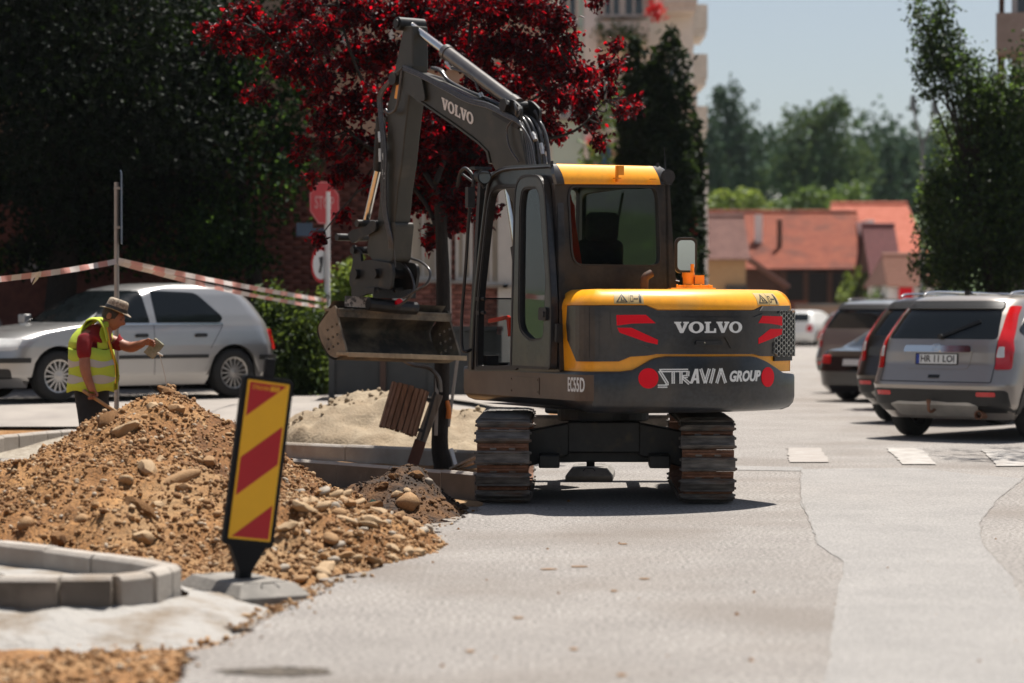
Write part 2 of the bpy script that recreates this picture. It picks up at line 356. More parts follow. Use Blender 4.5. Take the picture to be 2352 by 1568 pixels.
def crack(px, w_, amp, label):
    P = [Vector(p) for p in gp(px)]; o = []
    for i in range(len(P) - 1):
        n = max(2, int((P[i + 1] - P[i]).length / .06))
        for k in range(n): p = P[i].lerp(P[i + 1], k / n); o.append((p.x + amp * noise.noise((p.x * 5, p.y * 5, 0)), p.y + amp * noise.noise((p.x * 5, p.y * 5, 9))))
    b = MB()
    for i in range(len(o) - 1):
        p, q = Vector(o[i]), Vector(o[i + 1]); d = (q - p).normalized(); nn = Vector((-d.y, d.x)) * w_ * (.6 + .5 * noise.noise((p.x * 11, p.y * 11, 3)))
        b.add([(p.x - nn.x, p.y - nn.y, .0082), (q.x - nn.x, q.y - nn.y, .0082), (q.x + nn.x, q.y + nn.y, .0082), (p.x + nn.x, p.y + nn.y, .0082)], [(0, 1, 2, 3)])
    props(b.build('road_crack', M_CRK), kind='structure', label=label)
crack([(1838, 1080), (1840, 1150), (1862, 1205), (1880, 1250)], .0018, .015, 'dark crack along the edge of the grey asphalt patch')
crack([(2352, 1098), (2290, 1150), (2252, 1200), (2256, 1250), (2310, 1310), (2370, 1360)], .0016, .018, 'curved joint at the right edge of the frame')
M_STAIN = mat('rust_stain', (.20, .115, .055), rough=.95, var=.15, vscale=30)
for i, (u, v, wd) in enumerate([(1260, 1308, 40), (1330, 1302, 40), (1432, 1250, 20), (1480, 1330, 26), (1410, 1358, 18), (1190, 1420, 26), (1318, 1492, 20), (1080, 1497, 22), (1428, 1552, 24), (1250, 1582, 24)]):
    c = gnd(u, v, 0); a = wd / FPX * c.y
    sheet('road_stain', [(c.x + a * .5 * cos(t) * (1 + .3 * noise.noise((t * 2, i, 0))), c.y + .035 * sin(t) * (1 + .5 * noise.noise((t * 2, i, 3)))) for t in np.linspace(0, 2 * pi, 18, False)], M_STAIN, .0045, 'brown dirt smear on the asphalt')
# loose crumbs on the road
b = MB()
for i in range(36):
    u, v = RNG.uniform(700, 2340), RNG.uniform(1150, 1560); c = gnd(u, v, 0); s_ = RNG.uniform(.004, .011)
    if RNG.random() < .25: s_ *= 1.6
    b.add([(c.x + s_, c.y, 0), (c.x, c.y + s_, 0), (c.x - s_, c.y, 0), (c.x, c.y - s_, 0), (c.x, c.y, s_ * 1.1)], [(0, 1, 4), (1, 2, 4), (2, 3, 4), (3, 0, 4)])
props(b.build('loose_grit', M_STONE[3]), kind='stuff', label='crumbs of earth scattered on the asphalt')
# dark irregular patch at the bottom edge
c = gnd(640, 1545, 0); b = MB(); rg = []
for k, (f, z) in enumerate(((1.0, .006), (.8, .016), (.5, .022), (.15, .02))):
    rg.append([(c.x + .21 * f * cos(t) * (1 + .6 * noise.noise((cos(t) * 3, sin(t) * 3, 1))), c.y + .10 * f * sin(t) * (1 + .9 * noise.noise((cos(t) * 4, sin(t) * 4, 2))), z * .7 + .004 * noise.noise((f * 9, t * 5, 0))) for t in np.linspace(0, 2 * pi, 30, False)])
b.rows(rg, closed=True); b.add(rg[-1], [tuple(range(30))]); props(b.build('dark_patch', mat('dark_blotch', (.045, .038, .03), rough=.95, vscale=18, col2=(.11, .09, .07), bump=.6), smooth=180), kind='structure', label='dark spot on the asphalt at the bottom edge')
M_PAINT = mat('road_paint', (.40, .38, .355), rough=.8, vscale=5, col2=(.285, .26, .235), lo=.36, hi=.60, detail=9)
M_PAINT2 = mat('worn_paint', (.335, .31, .285), rough=.85, vscale=5, col2=(.285, .255, .23), lo=.35, hi=.55, detail=9)
for px, m, lb in (([(1808, 1030), (1885, 1030), (1905, 1063), (1812, 1063)], M_PAINT2, 'faded white crossing block nearest the excavator'), ([(2035, 1030), (2115, 1030), (2150, 1068), (2075, 1068)], M_PAINT, 'white crossing block between the excavator and the parked row'), ([(2255, 1034), (2400, 1034), (2450, 1072), (2290, 1072)], M_PAINT, 'white crossing block at the right frame edge')):
    sheet('road_marking', gp(px), m, .010, lb, .03, .06)
# side street, gravel and its low kerb on the left
def hsheet(name, xs, ys, m, dz, label, fx=None):
    V = []; 
    for y in ys:
        for x in xs: V.append((x, y, rise(x, y) + dz))
    n = len(xs); F_ = [(j * n + i, j * n + i + 1, (j + 1) * n + i + 1, (j + 1) * n + i) for j in range(len(ys) - 1) for i in range(n - 1)]
    return props(np_mesh(name, V, F_, m, None, True), kind='structure', label=label)
hsheet('side_road', list(np.arange(-26, .9, .5)), list(np.arange(26.6, 34.6, .4)), M_SIDE, -.03, 'grey asphalt of the side street where the silver hatchback stands')
hsheet('gravel_strip', list(np.arange(-14, -2.9, .35)), list(np.arange(24.4, 26.4, .25)), M_GRAV, -.045, 'pale gravel strip beside the kerbs')
hsheet('pavement', list(np.arange(-26, 1.2, .9)), list(np.arange(34.8, 37.2, .4)), M_CONC, .08, 'pavement in front of the brick building')
# ------------------------------------------------------------------ kerbs
def kerb(label, pts, zt, wd=.10, h=.2, L=.5, m=None, follow=False, damp=0, group='concrete kerb rows'):
    P = [Vector((p[0], p[1])) for p in pts]; root = empty('kerb', (P[0].x, P[0].y, 0), 0, label, 'kerb', group); mm = m or M_CONC
    seg = []
    for i in range(len(P) - 1):
        Ls = (P[i + 1] - P[i]).length; n = max(1, round(Ls / L))
        for k in range(n): seg.append((P[i].lerp(P[i + 1], k / n), P[i].lerp(P[i + 1], (k + 1) / n)))
    for i, (a, c) in enumerate(seg):
        d = (c - a).normalized(); n0 = Vector((-d.y, d.x)); g = .004; a = a + d * g; c = c - d * g
        dz = RNG.uniform(-.004, .004); dn = n0 * RNG.uniform(-.004, .004); q = [a - n0 * wd / 2 + dn, c - n0 * wd / 2 + dn, c + n0 * wd / 2 + dn, a + n0 * wd / 2 + dn]
        r0 = [rise(p.x, p.y) if follow else 0 for p in q]; ch = .022
        q2 = [a - n0 * (wd / 2 - ch) + dn, c - n0 * (wd / 2 - ch) + dn, c + n0 * (wd / 2 - ch) + dn, a + n0 * (wd / 2 - ch) + dn]
        o = P[0]; vs = [(p.x - o.x, p.y - o.y, zt - h + z) for p, z in zip(q, r0)] + [(p.x - o.x, p.y - o.y, zt + dz - ch + z) for p, z in zip(q, r0)] + [(p.x - o.x, p.y - o.y, zt + dz + z) for p, z in zip(q2, r0)]
        bb = MB(); bb.add(vs, [(0, 3, 2, 1), (8, 9, 10, 11), (0, 1, 5, 4), (1, 2, 6, 5), (2, 3, 7, 6), (3, 0, 4, 7), (4, 5, 9, 8), (5, 6, 10, 9), (6, 7, 11, 10), (7, 4, 8, 11)])
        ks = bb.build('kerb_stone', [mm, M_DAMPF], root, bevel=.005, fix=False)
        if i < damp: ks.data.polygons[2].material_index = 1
    bb = MB()   # mortar bed under the stones
    for a, c in seg:
        z0 = rise(a.x, a.y) if follow else 0
        bb.box(((a.x + c.x) / 2 - P[0].x, (a.y + c.y) / 2 - P[0].y, zt - h / 2 - .03 + z0), ((c - a).length * .999, wd * .72, h * .72), math.atan2((c - a).y, (c - a).x))
    bb.build('mortar_joint', M_CONC, root)
    return root
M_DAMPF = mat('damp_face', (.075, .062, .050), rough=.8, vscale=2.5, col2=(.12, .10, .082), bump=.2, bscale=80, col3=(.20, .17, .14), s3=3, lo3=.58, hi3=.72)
# front planter: pointed island
kf = gp([(-120, 1318), (0, 1320), (140, 1321), (260, 1320), (335, 1312), (372, 1303), (392, 1296)], .19); kb = gp([(392, 1292), (330, 1283), (230, 1270), (120, 1256), (0, 1243), (-150, 1228)], .19)
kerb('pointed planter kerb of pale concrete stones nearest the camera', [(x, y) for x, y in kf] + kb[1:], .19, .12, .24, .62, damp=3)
b = MB()  # lumpy mortar haunch in front of the kerb
hr = []
kp = [Vector(p) for p in [(-3.2, kf[0][1])] + kf[:5]] + [Vector(kf[6]) + Vector((.06, -.04)), Vector(kb[1]) + Vector((.10, .10)), Vector(kb[2]) + Vector((.05, .15))]
kpp = [Vector((q.x, q.y)) for q in spline([(p.x, p.y, 0) for p in kp], 14)]
for i, p in enumerate(kpp):
    d = (kpp[min(i + 1, len(kpp) - 1)] - kpp[max(i - 1, 0)]).normalized(); n0 = Vector((d.y, -d.x)); row = []
    for k in range(13):
        t = k / 12; wv = .74 * (1 + .18 * noise.noise((p.x * 2.2, p.y * 2.2, 5))) * (1 - .75 * ss(.66, .95, i / len(kpp))); q = p + n0 * (.03 + t * wv)
        z = lerp(.045, -.095, t ** .85) + .03 * sin(pi * t) + .022 * noise.noise((q.x * 5, q.y * 5, 0)) + .012 * noise.noise((q.x * 14, q.y * 14, 0)); row.append((q.x, q.y, z))
    hr.append(row)
b.rows(hr); props(b.build('mortar_haunch', M_MORT, smooth=180), kind='structure', label='lumpy white mortar packed along the front planter kerb')
b = MB(); pl = [Vector(p) for p in kf] + [Vector(p) for p in kb[1:]]
ctr = Vector((-2.55, 12.25)); rg = []
for f in (1, .75, .5, .25, .02):
    rg.append([(lerp(ctr.x, p.x, f), lerp(ctr.y, p.y, f), .075 + .02 * (1 - f) + .02 * noise.noise((lerp(ctr.x, p.x, f) * 6, lerp(ctr.y, p.y, f) * 6, 3))) for p in pl])
b.rows(rg); props(b.build('planter_fill', M_MORT, smooth=180), kind='structure', label='pale sandy mortar filling the pointed planter')
# kerbs behind
def g2(pts, z): return gp(pts, z)
kerb('long kerb behind the worker at the edge of the gravel', g2([(-140, 1016), (0, 1000), (100, 991), (195, 984), (300, 975)], .15), .15, .11, .26, .25)
kerb('low kerb just below the long gravel-edge kerb', g2([(-100, 1056), (0, 1054), (60, 1053), (150, 1042), (230, 1034)], .13), .13, .10, .22, .25)
kerb('dark open kerb frame left of the earth heap, upper row', g2([(-80, 1079), (0, 1078), (160, 1076)], .14), .14, .09, .2, .4)
kerb('short pale kerb left of the earth heap, middle row', g2([(-80, 1090), (0, 1090), (70, 1094), (140, 1097)], .15), .15, .09, .22, .5)
kerb('lowest kerb at the left frame edge beside the earth heap', g2([(-80, 1115), (0, 1115), (120, 1116)], .15), .15, .09, .22, .6)
for i, u in enumerate((30, 75, 150)):
    P0 = g2([(u, 1052), (u + 8, 1078)], .13); kerb(['first', 'second', 'third'][i] + ' short cross kerb from the left between the two low kerb rows', P0, .13, .07, .2, .5)
kerb('rear planter kerb holding back the sand pile', g2([(560, 1010), (640, 1014), (800, 1021), (960, 1028), (1050, 1032), (1110, 1035), (1180, 1040)], .10), .10, .10, .24, .85)
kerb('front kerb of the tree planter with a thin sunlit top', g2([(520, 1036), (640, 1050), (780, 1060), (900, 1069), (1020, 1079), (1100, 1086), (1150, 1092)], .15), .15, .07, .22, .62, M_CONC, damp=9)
# ------------------------------------------------------------------ heaps
def ico(sub):
    bm = bmesh.new(); bmesh.ops.create_icosphere(bm, subdivisions=sub, radius=1); V = np.array([v.co[:] for v in bm.verts]); F_ = np.array([[v.index for v in f.verts] for f in bm.faces]); bm.free(); return V, F_
IV1, IF1 = ico(1); IV2, IF2 = ico(2)
def stone_mesh(i, rough_):
    V = []
    k = np.array([RNG.uniform(.8, 1.35), RNG.uniform(.7, 1.05), RNG.uniform(.55, .85)])
    for p in IV2:
        q = Vector(p * k); d = 1 + (.34 if rough_ else .30) * noise.noise(Vector(p) * 1.2 + Vector((i * 7.3, 0, 0))) + (.22 if rough_ else .10) * noise.noise(Vector(p) * 3.1 + Vector((i * 3.3, 5, 0))); V.append(q * d)
    me = bpy.data.meshes.new('stone'); me.from_pydata([tuple(v) for v in V], [], [tuple(int(a) for a in f) for f in IF2]); me.shade_smooth()
    if i % 2 or rough_: me.set_sharp_from_angle(angle=R(24))
    return me
STM = []
for i in range(14):
    me = stone_mesh(i, i % 14 >= 10); me.materials.append(M_STONE[3] if i >= 10 else M_STONE[[0, 1, 0, 1, 2, 0, 1, 0, 2, 1][i]]); STM.append(me)
def put_stone(par, x, y, z, s_, k=None, sq=None):
    me = STM[RNG.integers(0, 14) if k is None else k]; o = bpy.data.objects.new('stone', me); COL.objects.link(o); o.parent = par
    L = par.location; o.location = (x - L.x, y - L.y, z - L.z); o.scale = (s_,) * 3 if sq is None else (s_ * sq[0], s_ * sq[1], s_ * sq[2]); o.rotation_euler = (RNG.uniform(-.5, .5), RNG.uniform(-.5, .5), RNG.uniform(0, 6.28)); return o
def rotm(n):
    a = RNG.normal(size=(n, 4)); a /= np.linalg.norm(a, axis=1)[:, None]; w_, x, y, z = a.T
    return np.stack([np.stack([1 - 2 * (y * y + z * z), 2 * (x * y - z * w_), 2 * (x * z + y * w_)], 1), np.stack([2 * (x * y + z * w_), 1 - 2 * (x * x + z * z), 2 * (y * z - x * w_)], 1), np.stack([2 * (x * z - y * w_), 2 * (y * z + x * w_), 1 - 2 * (x * x + y * y)], 1)], 1)
IV0, IF0 = ico(1)
bm = bmesh.new(); bmesh.ops.create_icosphere(bm, subdivisions=1, radius=1); bm.free()
def pebbles(name, P, S, m, parent=None, label=None):
    P = np.asarray(P); S = np.asarray(S); n = len(P); Rm = rotm(n)
    base = IV0 * 1.0; K = np.stack([RNG.uniform(.8, 1.4, n), RNG.uniform(.7, 1.1, n), RNG.uniform(.5, .9, n)], 1)
    V = base[None] * K[:, None] * (1 + .12 * RNG.normal(size=(n, len(base), 1))) * S[:, None, None]
    V = np.einsum('nij,nkj->nki', Rm, V) + P[:, None]
    F_ = IF0[None] + (np.arange(n) * len(base))[:, None, None]
    if parent is not None: V = V - np.array(parent.location)
    o = np_mesh(name, V.reshape(-1, 3), F_.reshape(-1, 3), m, parent, True); return props(o, kind='stuff', label=label)
def fbm(x, y, f, o=4, s=0.0):
    r = 0; a = 1
    for i in range(o): r += a * noise.noise((x * f, y * f, s + i * 9)); f *= 2.1; a *= .5
    return r
def mound_h(x, y):
    cx, cy = -2.42, 17.0
    dx, dy = x - cx, y - cy
    ang = math.atan2(dy, dx); rx = 1.64 if dx > 0 else 1.96; ry = 3.5 if dy < 0 else 1.7
    d = math.sqrt((dx / rx) ** 2 + (dy / ry) ** 2)
    h = 1.0 * max(-.2, 1 - d ** .92)
    d2 = math.sqrt(((x + 1.25) / .95) ** 2 + ((y - 14.9) / 1.6) ** 2); h2 = .34 * max(0, 1 - d2 * d2) ** 1
    d3 = math.sqrt(((x + 3.4) / 1.15) ** 2 + ((y - 15.2) / 2.2) ** 2); h3 = .33 * max(0, 1 - d3)
    d4 = math.sqrt(((x + 2.2) / .8) ** 2 + ((y - 14.4) / 1.5) ** 2); h4 = .28 * max(0, 1 - d4)
    h = max(h, h2, h3, h4) + .25 * min(h, h2 + h3 + h4) if h > 0 else max(h, h2, h3, h4)
    nb = .075 * fbm(x, y, 1.7, 3) + .07 * fbm(x, y, 5, 3, 5) + .022 * fbm(x, y, 19, 2, 8)
    return h + nb * min(1, max(0, h) * 6 + .1) - .09
PILE = empty('earth_heap', (-2.4, 16, -.07), 0, 'big heap of orange brown earth full of round stones, behind the striped board', 'earth heap')
xs = np.arange(-5.2, .05, .036); ys = np.arange(12.6, 19.2, .045)
Vm = np.array([(x, y, mound_h(x, y)) for y in ys for x in xs]); n_ = len(xs)
Fm = np.array([(j * n_ + i, j * n_ + i + 1, (j + 1) * n_ + i + 1, (j + 1) * n_ + i) for j in range(len(ys) - 1) for i in range(n_ - 1)])
zf_ = Vm[:, 2][Fm].max(1) > -.085; Fm = Fm[zf_]
hs = np_mesh('heap_soil', Vm - np.array(PILE.location), Fm, [M_SOIL, mat('damp_clay', (.10, .040, .010), rough=.95, vscale=5, col2=(.19, .085, .025), bump=.8, bscale=40, detail=9, speck=(60, .35))], PILE, True)
ctr_ = Vm[Fm].mean(1); damp = [1 if (c[1] > 15.4 and c[0] > -2.2 + .10 * (17 - c[1]) + .10 * noise.noise((c[0] * 4, c[1] * 4, 3)) and c[0] < -1.15 + .25 * noise.noise((c[0] * 3, c[1] * 3, 8)) and c[2] > .12) else 0 for c in ctr_]; hs.data.polygons.foreach_set('material_index', damp)
def m_ok(x, y): return mound_h(x, y) > -.05
bigs = []
feat = [(403, 943, .075, 5, (1.3, .8, .9)), (280, 995, .10, 3, (1.5, .7, .7)), (425, 1125, .075, 5, (.9, 1.2, .8)), (340, 1075, .07, 1, (1.3, 1, .9)), (410, 1103, .10, 0, (1.6, .6, .6)), (250, 965, .065, 11, (1.2, 1, .9)), (135, 1240, .06, 10, (1.2, 1, 1)), (330, 1240, .07, 9, (1, 1, 1)), (545, 960, .06, 12, None), (395, 905, .07, 12, (1.5, 1, .8)), (350, 935, .05, 3, None), (480, 1060, .05, 7, None), (60, 1205, .06, 2, None), (190, 1195, .06, 0, None), (320, 1165, .06, 13, (1.3, 1, 1)), (290, 1105, .05, 6, None), (365, 1165, .05, 9, None), (370, 1060, .05, 1, None)]
def on_mound(u, v):
    d = ray(u, v); y = 12.7
    while y < 18.5:
        p = CAM + d * (y / d.y)
        if p.z < mound_h(p.x, p.y): return p
        y += .02
    return None
cnt = 0
for (u, v, s_, k, sq) in feat:
    p = on_mound(u, v)
    if p: put_stone(PILE, p.x, p.y, p.z + s_ * .05, s_, k, sq); cnt += 1
tries = 0
while cnt < 298 and tries < 6000:
    tries += 1
    x, y = RNG.uniform(-4.4, -.4), RNG.uniform(12.7, 17.2)
    if not m_ok(x, y): continue
    right = ss(-1.9, -.8, x) * (1 - ss(15.6, 16.6, y)); 
    if RNG.random() > .25 + .75 * right: continue
    s_ = RNG.uniform(.014, .030) + (RNG.uniform(.004, .03) if right > .5 else 0) + (.018 if RNG.random() < .04 else 0)
    if y > 16.4: s_ *= .7
    put_stone(PILE, x, y, mound_h(x, y) + s_ * .12, s_, (int(RNG.integers(0, 10)) if right > .4 else None), (RNG.uniform(.9, 1.3), RNG.uniform(.7, 1), RNG.uniform(.6, .9))); cnt += 1
P = []; S = []
while len(P) < 27000:
    x, y = RNG.uniform(-4.6, -.3), RNG.uniform(12.6, 17.6)
    if not m_ok(x, y): continue
    dens = .35 + .65 * ss(-.25, .35, fbm(x, y, 1.3, 2, 3)) + .5 * ss(-1.9, -.9, x)
    if RNG.random() > dens: continue
    s_ = .0055 + .009 * RNG.random() ** 2 + (.010 if RNG.random() < .16 else 0); P.append((x, y, mound_h(x, y) + s_ * .15)); S.append(s_)
pebbles('pebble', P, S, M_PEB, PILE, 'pebbles and clods covering the heap')
# spilled stones and grit around the heap and the road edge
P = []; S = []
while len(P) < 5600:
    y = RNG.uniform(9.2, 17.8); x = RNG.uniform(-4.2, -.2)
    if len(P) % 2: y = RNG.uniform(9.3, 13.2); x = RNG.uniform(-2.2, -.75)
    xe_ = 0; xe = interp(y, [p[1] for p in LE[3:]], [p[0] for p in LE[3:]])
    if x > xe + (.10 if RNG.random() < .05 else -.02): continue
    if y < 13.3 and y > 10.55 and x < -1.72 - .3 * (y < 11.2): continue
    z = gz(x, y) if x < xe else 0
    if 11.2 < y < 18 and x > xe - .17 and x < xe: z = -.028
    s_ = .004 + .010 * RNG.random() ** 2 + (.014 if RNG.random() < .07 else 0); P.append((x, y, z + s_ * .3)); S.append(s_)
pebbles('loose_gravel', P, S, M_PEB, None, 'small stones spilled along the road edge')
spill = empty('spilled_stones', (-1.2, 13, -.07), 0, 'rounded cobbles spilled at the foot of the heap beside the striped board', 'stones')
for (u, v, s_, k) in [(655, 1352, .05, 1), (610, 1330, .045, 5), (700, 1290, .06, 3), (760, 1305, .06, 0), (740, 1325, .04, 6), (850, 1285, .05, 1), (915, 1262, .04, 7), (805, 1262, .055, 5), (850, 1248, .06, 10), (660, 1303, .05, 9), (720, 1270, .05, 1), (690, 1330, .04, 0), (620, 1300, .055, 5), (872, 1262, .05, 3), (940, 1238, .075, 0), (955, 1242, .05, 7), (780, 1280, .05, 2), (900, 1285, .03, 4), (770, 1255, .045, 6), (735, 1350, .03, 1), (640, 1375, .03, 0), (575, 1385, .025, 4)]:
    c = gnd(u, v, -.04)
    zz = max(-.07, mound_h(c.x, c.y)); put_stone(spill, c.x, c.y, zz + s_ * .5, s_, k, (1.2, .9, .8))
# moist dark heap in front of the left track
def wet_h(x, y):
    d = math.sqrt(((x + .62) / .98) ** 2 + ((y - 17.75) / .95) ** 2); d2 = math.sqrt(((x + 1.25) / .5) ** 2 + ((y - 17.4) / .6) ** 2)
    h = max(.42 * max(0, 1 - d ** 1.3), .2 * max(0, 1 - d2)); h *= 1 - .9 * ss(-.85, -.24, x); return h - .085 + (.05 * fbm(x, y, 3, 3) + .03 * fbm(x, y, 10, 3, 2)) * min(1, h * 9)
W2 = empty('dark_earth_heap', (-.7, 17.7, -.07), 0, 'low heap of dark moist earth beside the left track', 'earth heap')
xs = np.arange(-1.9, -.21, .028); ys = np.arange(16.7, 18.8, .032); n_ = len(xs)
Vm = np.array([(x, y, wet_h(x, y)) for y in ys for x in xs]); Fm = np.array([(j * n_ + i, j * n_ + i + 1, (j + 1) * n_ + i + 1, (j + 1) * n_ + i) for j in range(len(ys) - 1) for i in range(n_ - 1)])
Fm = Fm[Vm[:, 2][Fm].max(1) > -.08]; np_mesh('heap_soil', Vm - np.array(W2.location), Fm, M_WET, W2, True)
for (u, v, s_, k) in [(938, 1165, .10, 2), (1000, 1085, .05, 11), (815, 1165, .05, 0), (870, 1195, .05, 10), (912, 1140, .04, 1), (985, 1110, .04, 4), (1030, 1120, .05, 12), (935, 1130, .03, 6), (880, 1120, .04, 13), (955, 1095, .05, 11), (1060, 1140, .05, 13), (800, 1195, .04, 0), (905, 1100, .04, 10)]:
    d = ray(u, v); y = 16.7; p = None
    while y < 18.7:
        q = CAM + d * (y / d.y)
        if q.z < max(wet_h(q.x, q.y), -.06): p = q; break
        y += .02
    if p: put_stone(W2, p.x, p.y, p.z + s_ * .3, s_, k)
P = []; S = []
while len(P) < 1500:
    x, y = RNG.uniform(-1.8, -.24), RNG.uniform(16.75, 18.4); h = wet_h(x, y)
    if h < -.07: continue
    s_ = .006 + .014 * RNG.random() ** 3; P.append((x, y, h + s_ * .25)); S.append(s_)
pebbles('clod', P, S, mat('wet_clods', (.03, .015, .007), rough=.9, vscale=1.5, col2=(.14, .066, .02), lo=.42, hi=.62), W2)
# sand pile behind the tree
def sand_h(x, y):
    d = math.sqrt(((x + 1.35) / 1.55) ** 2 + ((y - 25.5) / 1.3) ** 2); d2 = math.sqrt(((x + .35) / 1.0) ** 2 + ((y - 25.5) / 1.2) ** 2)
    h = max(.56 * max(0, 1 - d ** 1.25), .40 * max(0, 1 - d2 ** 1.3)); k = ss(0, .22, y - np.interp(x, [-2.9, -.3, .5], [25.25, 23.38, 22.95])); return (h + .03 + (.08 * fbm(x, y, 2.4, 3) + .05 * fbm(x, y, 7, 3, 2)) * min(1, h * 6)) * k + GH(x, y) - .02 * (1 - k)
SP_ = empty('sand_pile', (-1.2, 25, 0), 0, 'pale sand pile behind the planter kerb and the tilted litter bin', 'sand pile')
xs = np.arange(-3.2, .7, .05); ys = np.arange(22.9, 27.2, .055); n_ = len(xs)
Vm = np.array([(x, y, sand_h(x, y)) for y in ys for x in xs]); Fm = np.array([(j * n_ + i, j * n_ + i + 1, (j + 1) * n_ + i + 1, (j + 1) * n_ + i) for j in range(len(ys) - 1) for i in range(n_ - 1)])
np_mesh('heap_sand', Vm - np.array(SP_.location), Fm, M_SAND, SP_, True)
P = []; S = []
for i in range(260):
    x, y = RNG.uniform(-2.6, .3), RNG.uniform(25.2, 26.0); s_ = .012 + .03 * RNG.random() ** 3; P.append((x, y, sand_h(x, y) + s_ * .2)); S.append(s_)
pebbles('sand_clod', P, S, M_SAND, SP_)
b = MB()
for i in range(7):
    c = gnd(858 + RNG.uniform(-8, 8), 1183 + RNG.uniform(-8, 6), -.02); a = RNG.uniform(0, 6.3); r_ = RNG.uniform(.02, .05)
    pts = [(c.x + r_ * cos(a + t) * (1 if t < 3 else .6), c.y + .5 * r_ * sin(a + t), .03 + r_ * (1 + sin(a * 2 + t * 1.3)) * .8) for t in np.linspace(0, 5, 12)]
    for k in range(len(pts) - 1): p, q = pts[k], pts[k + 1]; b.add([p, q, (q[0], q[1] + .004, q[2] + .014), (p[0], p[1] + .004, p[2] + .014)], [(0, 1, 2, 3)])
tw = b.build('plastic_strip', mat('green_plastic', (.10, .26, .20), rough=.4)); props(tw, 'tangled green plastic strip lying below the dark moist earth', 'litter')
# ================================================================== BUILDINGS
M_PEACH = mat('peach_render', (.46, .30, .21), rough=.9, var=.08, vscale=1.2, bump=.1, bscale=40)
M_BRICK = mat('shaded_red_brick', (.14, .045, .032), rough=.9, var=.3, vscale=7, bump=.2, bscale=50)  # tree shade is put into this darker brick colour
M_CREAMW = mat('cream_render', (.78, .75, .69), rough=.9, var=.06, vscale=.8)
M_MINT = mat('mint_render', (.60, .76, .66), rough=.9, var=.06, vscale=.8)
M_WHITEW = mat('white_render', (.82, .81, .78), rough=.85, var=.05, vscale=.8)
M_DGLASS = mat('dark_window', (.025, .03, .034), rough=.06, var=.1, spec=.8)
M_CURT = mat('curtain', (.50, .43, .34), rough=.9, var=.2, vscale=3, stretch=(6, 6, .3))
M_WFRAME = mat('window_frame', (.62, .57, .51), rough=.6, var=.05)
M_DARKIN = mat('dark_interior', (.02, .016, .014), rough=.9)
M_TILE = mat('roof_tile', (.20, .040, .017), rough=.85, vscale=2.2, col2=(.31, .078, .033), lo=.3, hi=.7, col3=(.13, .035, .02), s3=.8, lo3=.5, hi3=.72, bump=.3, bscale=12)
M_TILE2 = mat('bright_tile', (.46, .12, .065), rough=.85, vscale=2.2, col2=(.54, .16, .10), bump=.2, bscale=12)
M_TILE3 = mat('brown_tile', (.17, .085, .07), rough=.9, vscale=2.2, col2=(.24, .13, .11), bump=.2, bscale=12)
M_YWALL = mat('ochre_wall', (.52, .33, .17), rough=.9, var=.08)
M_WOOD = mat('brown_timber', (.10, .045, .025), rough=.8, var=.3, vscale=4, stretch=(8, 8, .6))
def window(par, x0, x1, z0, z1, y, m=None, fr=.06, mull=1):
    """window in a wall facing -y: frame, panes set back"""
    b = MB()
    for (cx, cz, sx, sz) in (((x0 + x1) / 2, z0, x1 - x0 + fr, fr), ((x0 + x1) / 2, z1, x1 - x0 + fr, fr), (x0, (z0 + z1) / 2, fr, z1 - z0 - fr), (x1, (z0 + z1) / 2, fr, z1 - z0 - fr)): b.box((cx, y - .01, cz), (sx, .09, sz))
    for k in range(mull): xx = lerp(x0, x1, (k + 1) / (mull + 1)); b.box((xx, y, (z0 + z1) / 2), (fr * .8, .06, z1 - z0 - fr))
    w_ = b.build('window', M_WFRAME, par)
    for k in range(mull + 1):
        a, c = lerp(x0, x1, k / (mull + 1)), lerp(x0, x1, (k + 1) / (mull + 1)); b = MB(); b.box(((a + c) / 2, y + .025, (z0 + z1) / 2), (c - a - fr * .8, .02, z1 - z0 - fr)); b.build('pane', m or M_DGLASS, w_)
    b = MB(); b.box(((x0 + x1) / 2, y - .07, z0 - .05), (x1 - x0 + .2, .18, .05)); b.build('sill', M_CONC, w_)
    return w_
# --- brick-clad building on the left
ox, oy = -4.0, 37.2
BA = empty('brick_building', (ox, oy, 0), 0, 'peach building with red brick ground floor behind the trees on the left', 'building')
def bx(u): return at(u, 500, oy).x - ox
def bz(v): return at(800, v, oy).z
b = MB(); b.box((-4.6, 5, 2.0), (18.0, 10, 4.2)); b.build('wall_core', M_BRICK, BA)
b = MB(); b.box((-4.6, 4.96, 7.0), (18.1, 10.1, 5.8)); b.build('wall', M_PEACH, BA)
xw = []
for (u0, u1, v0, v1) in ((942, 1002, 478, 638), (1050, 1082, 478, 640), (1103, 1152, 470, 650), (1170, 1196, 470, 650)):
    xw.append((bx(u0), bx(u1), bz(v1), bz(v0)))
for q in xw: window(BA, *q, -.03, M_CURT, .05, 1)
window(BA, bx(70), bx(112), bz(612), bz(560), -.03, M_PEACH, .05, 1)
for (u0, u1) in ((690, 790), (820, 900), (930, 1010), (1050, 1130)): window(BA, bx(u0), bx(u1), 5.2, 6.7, -.05, M_CURT, .07, 1)
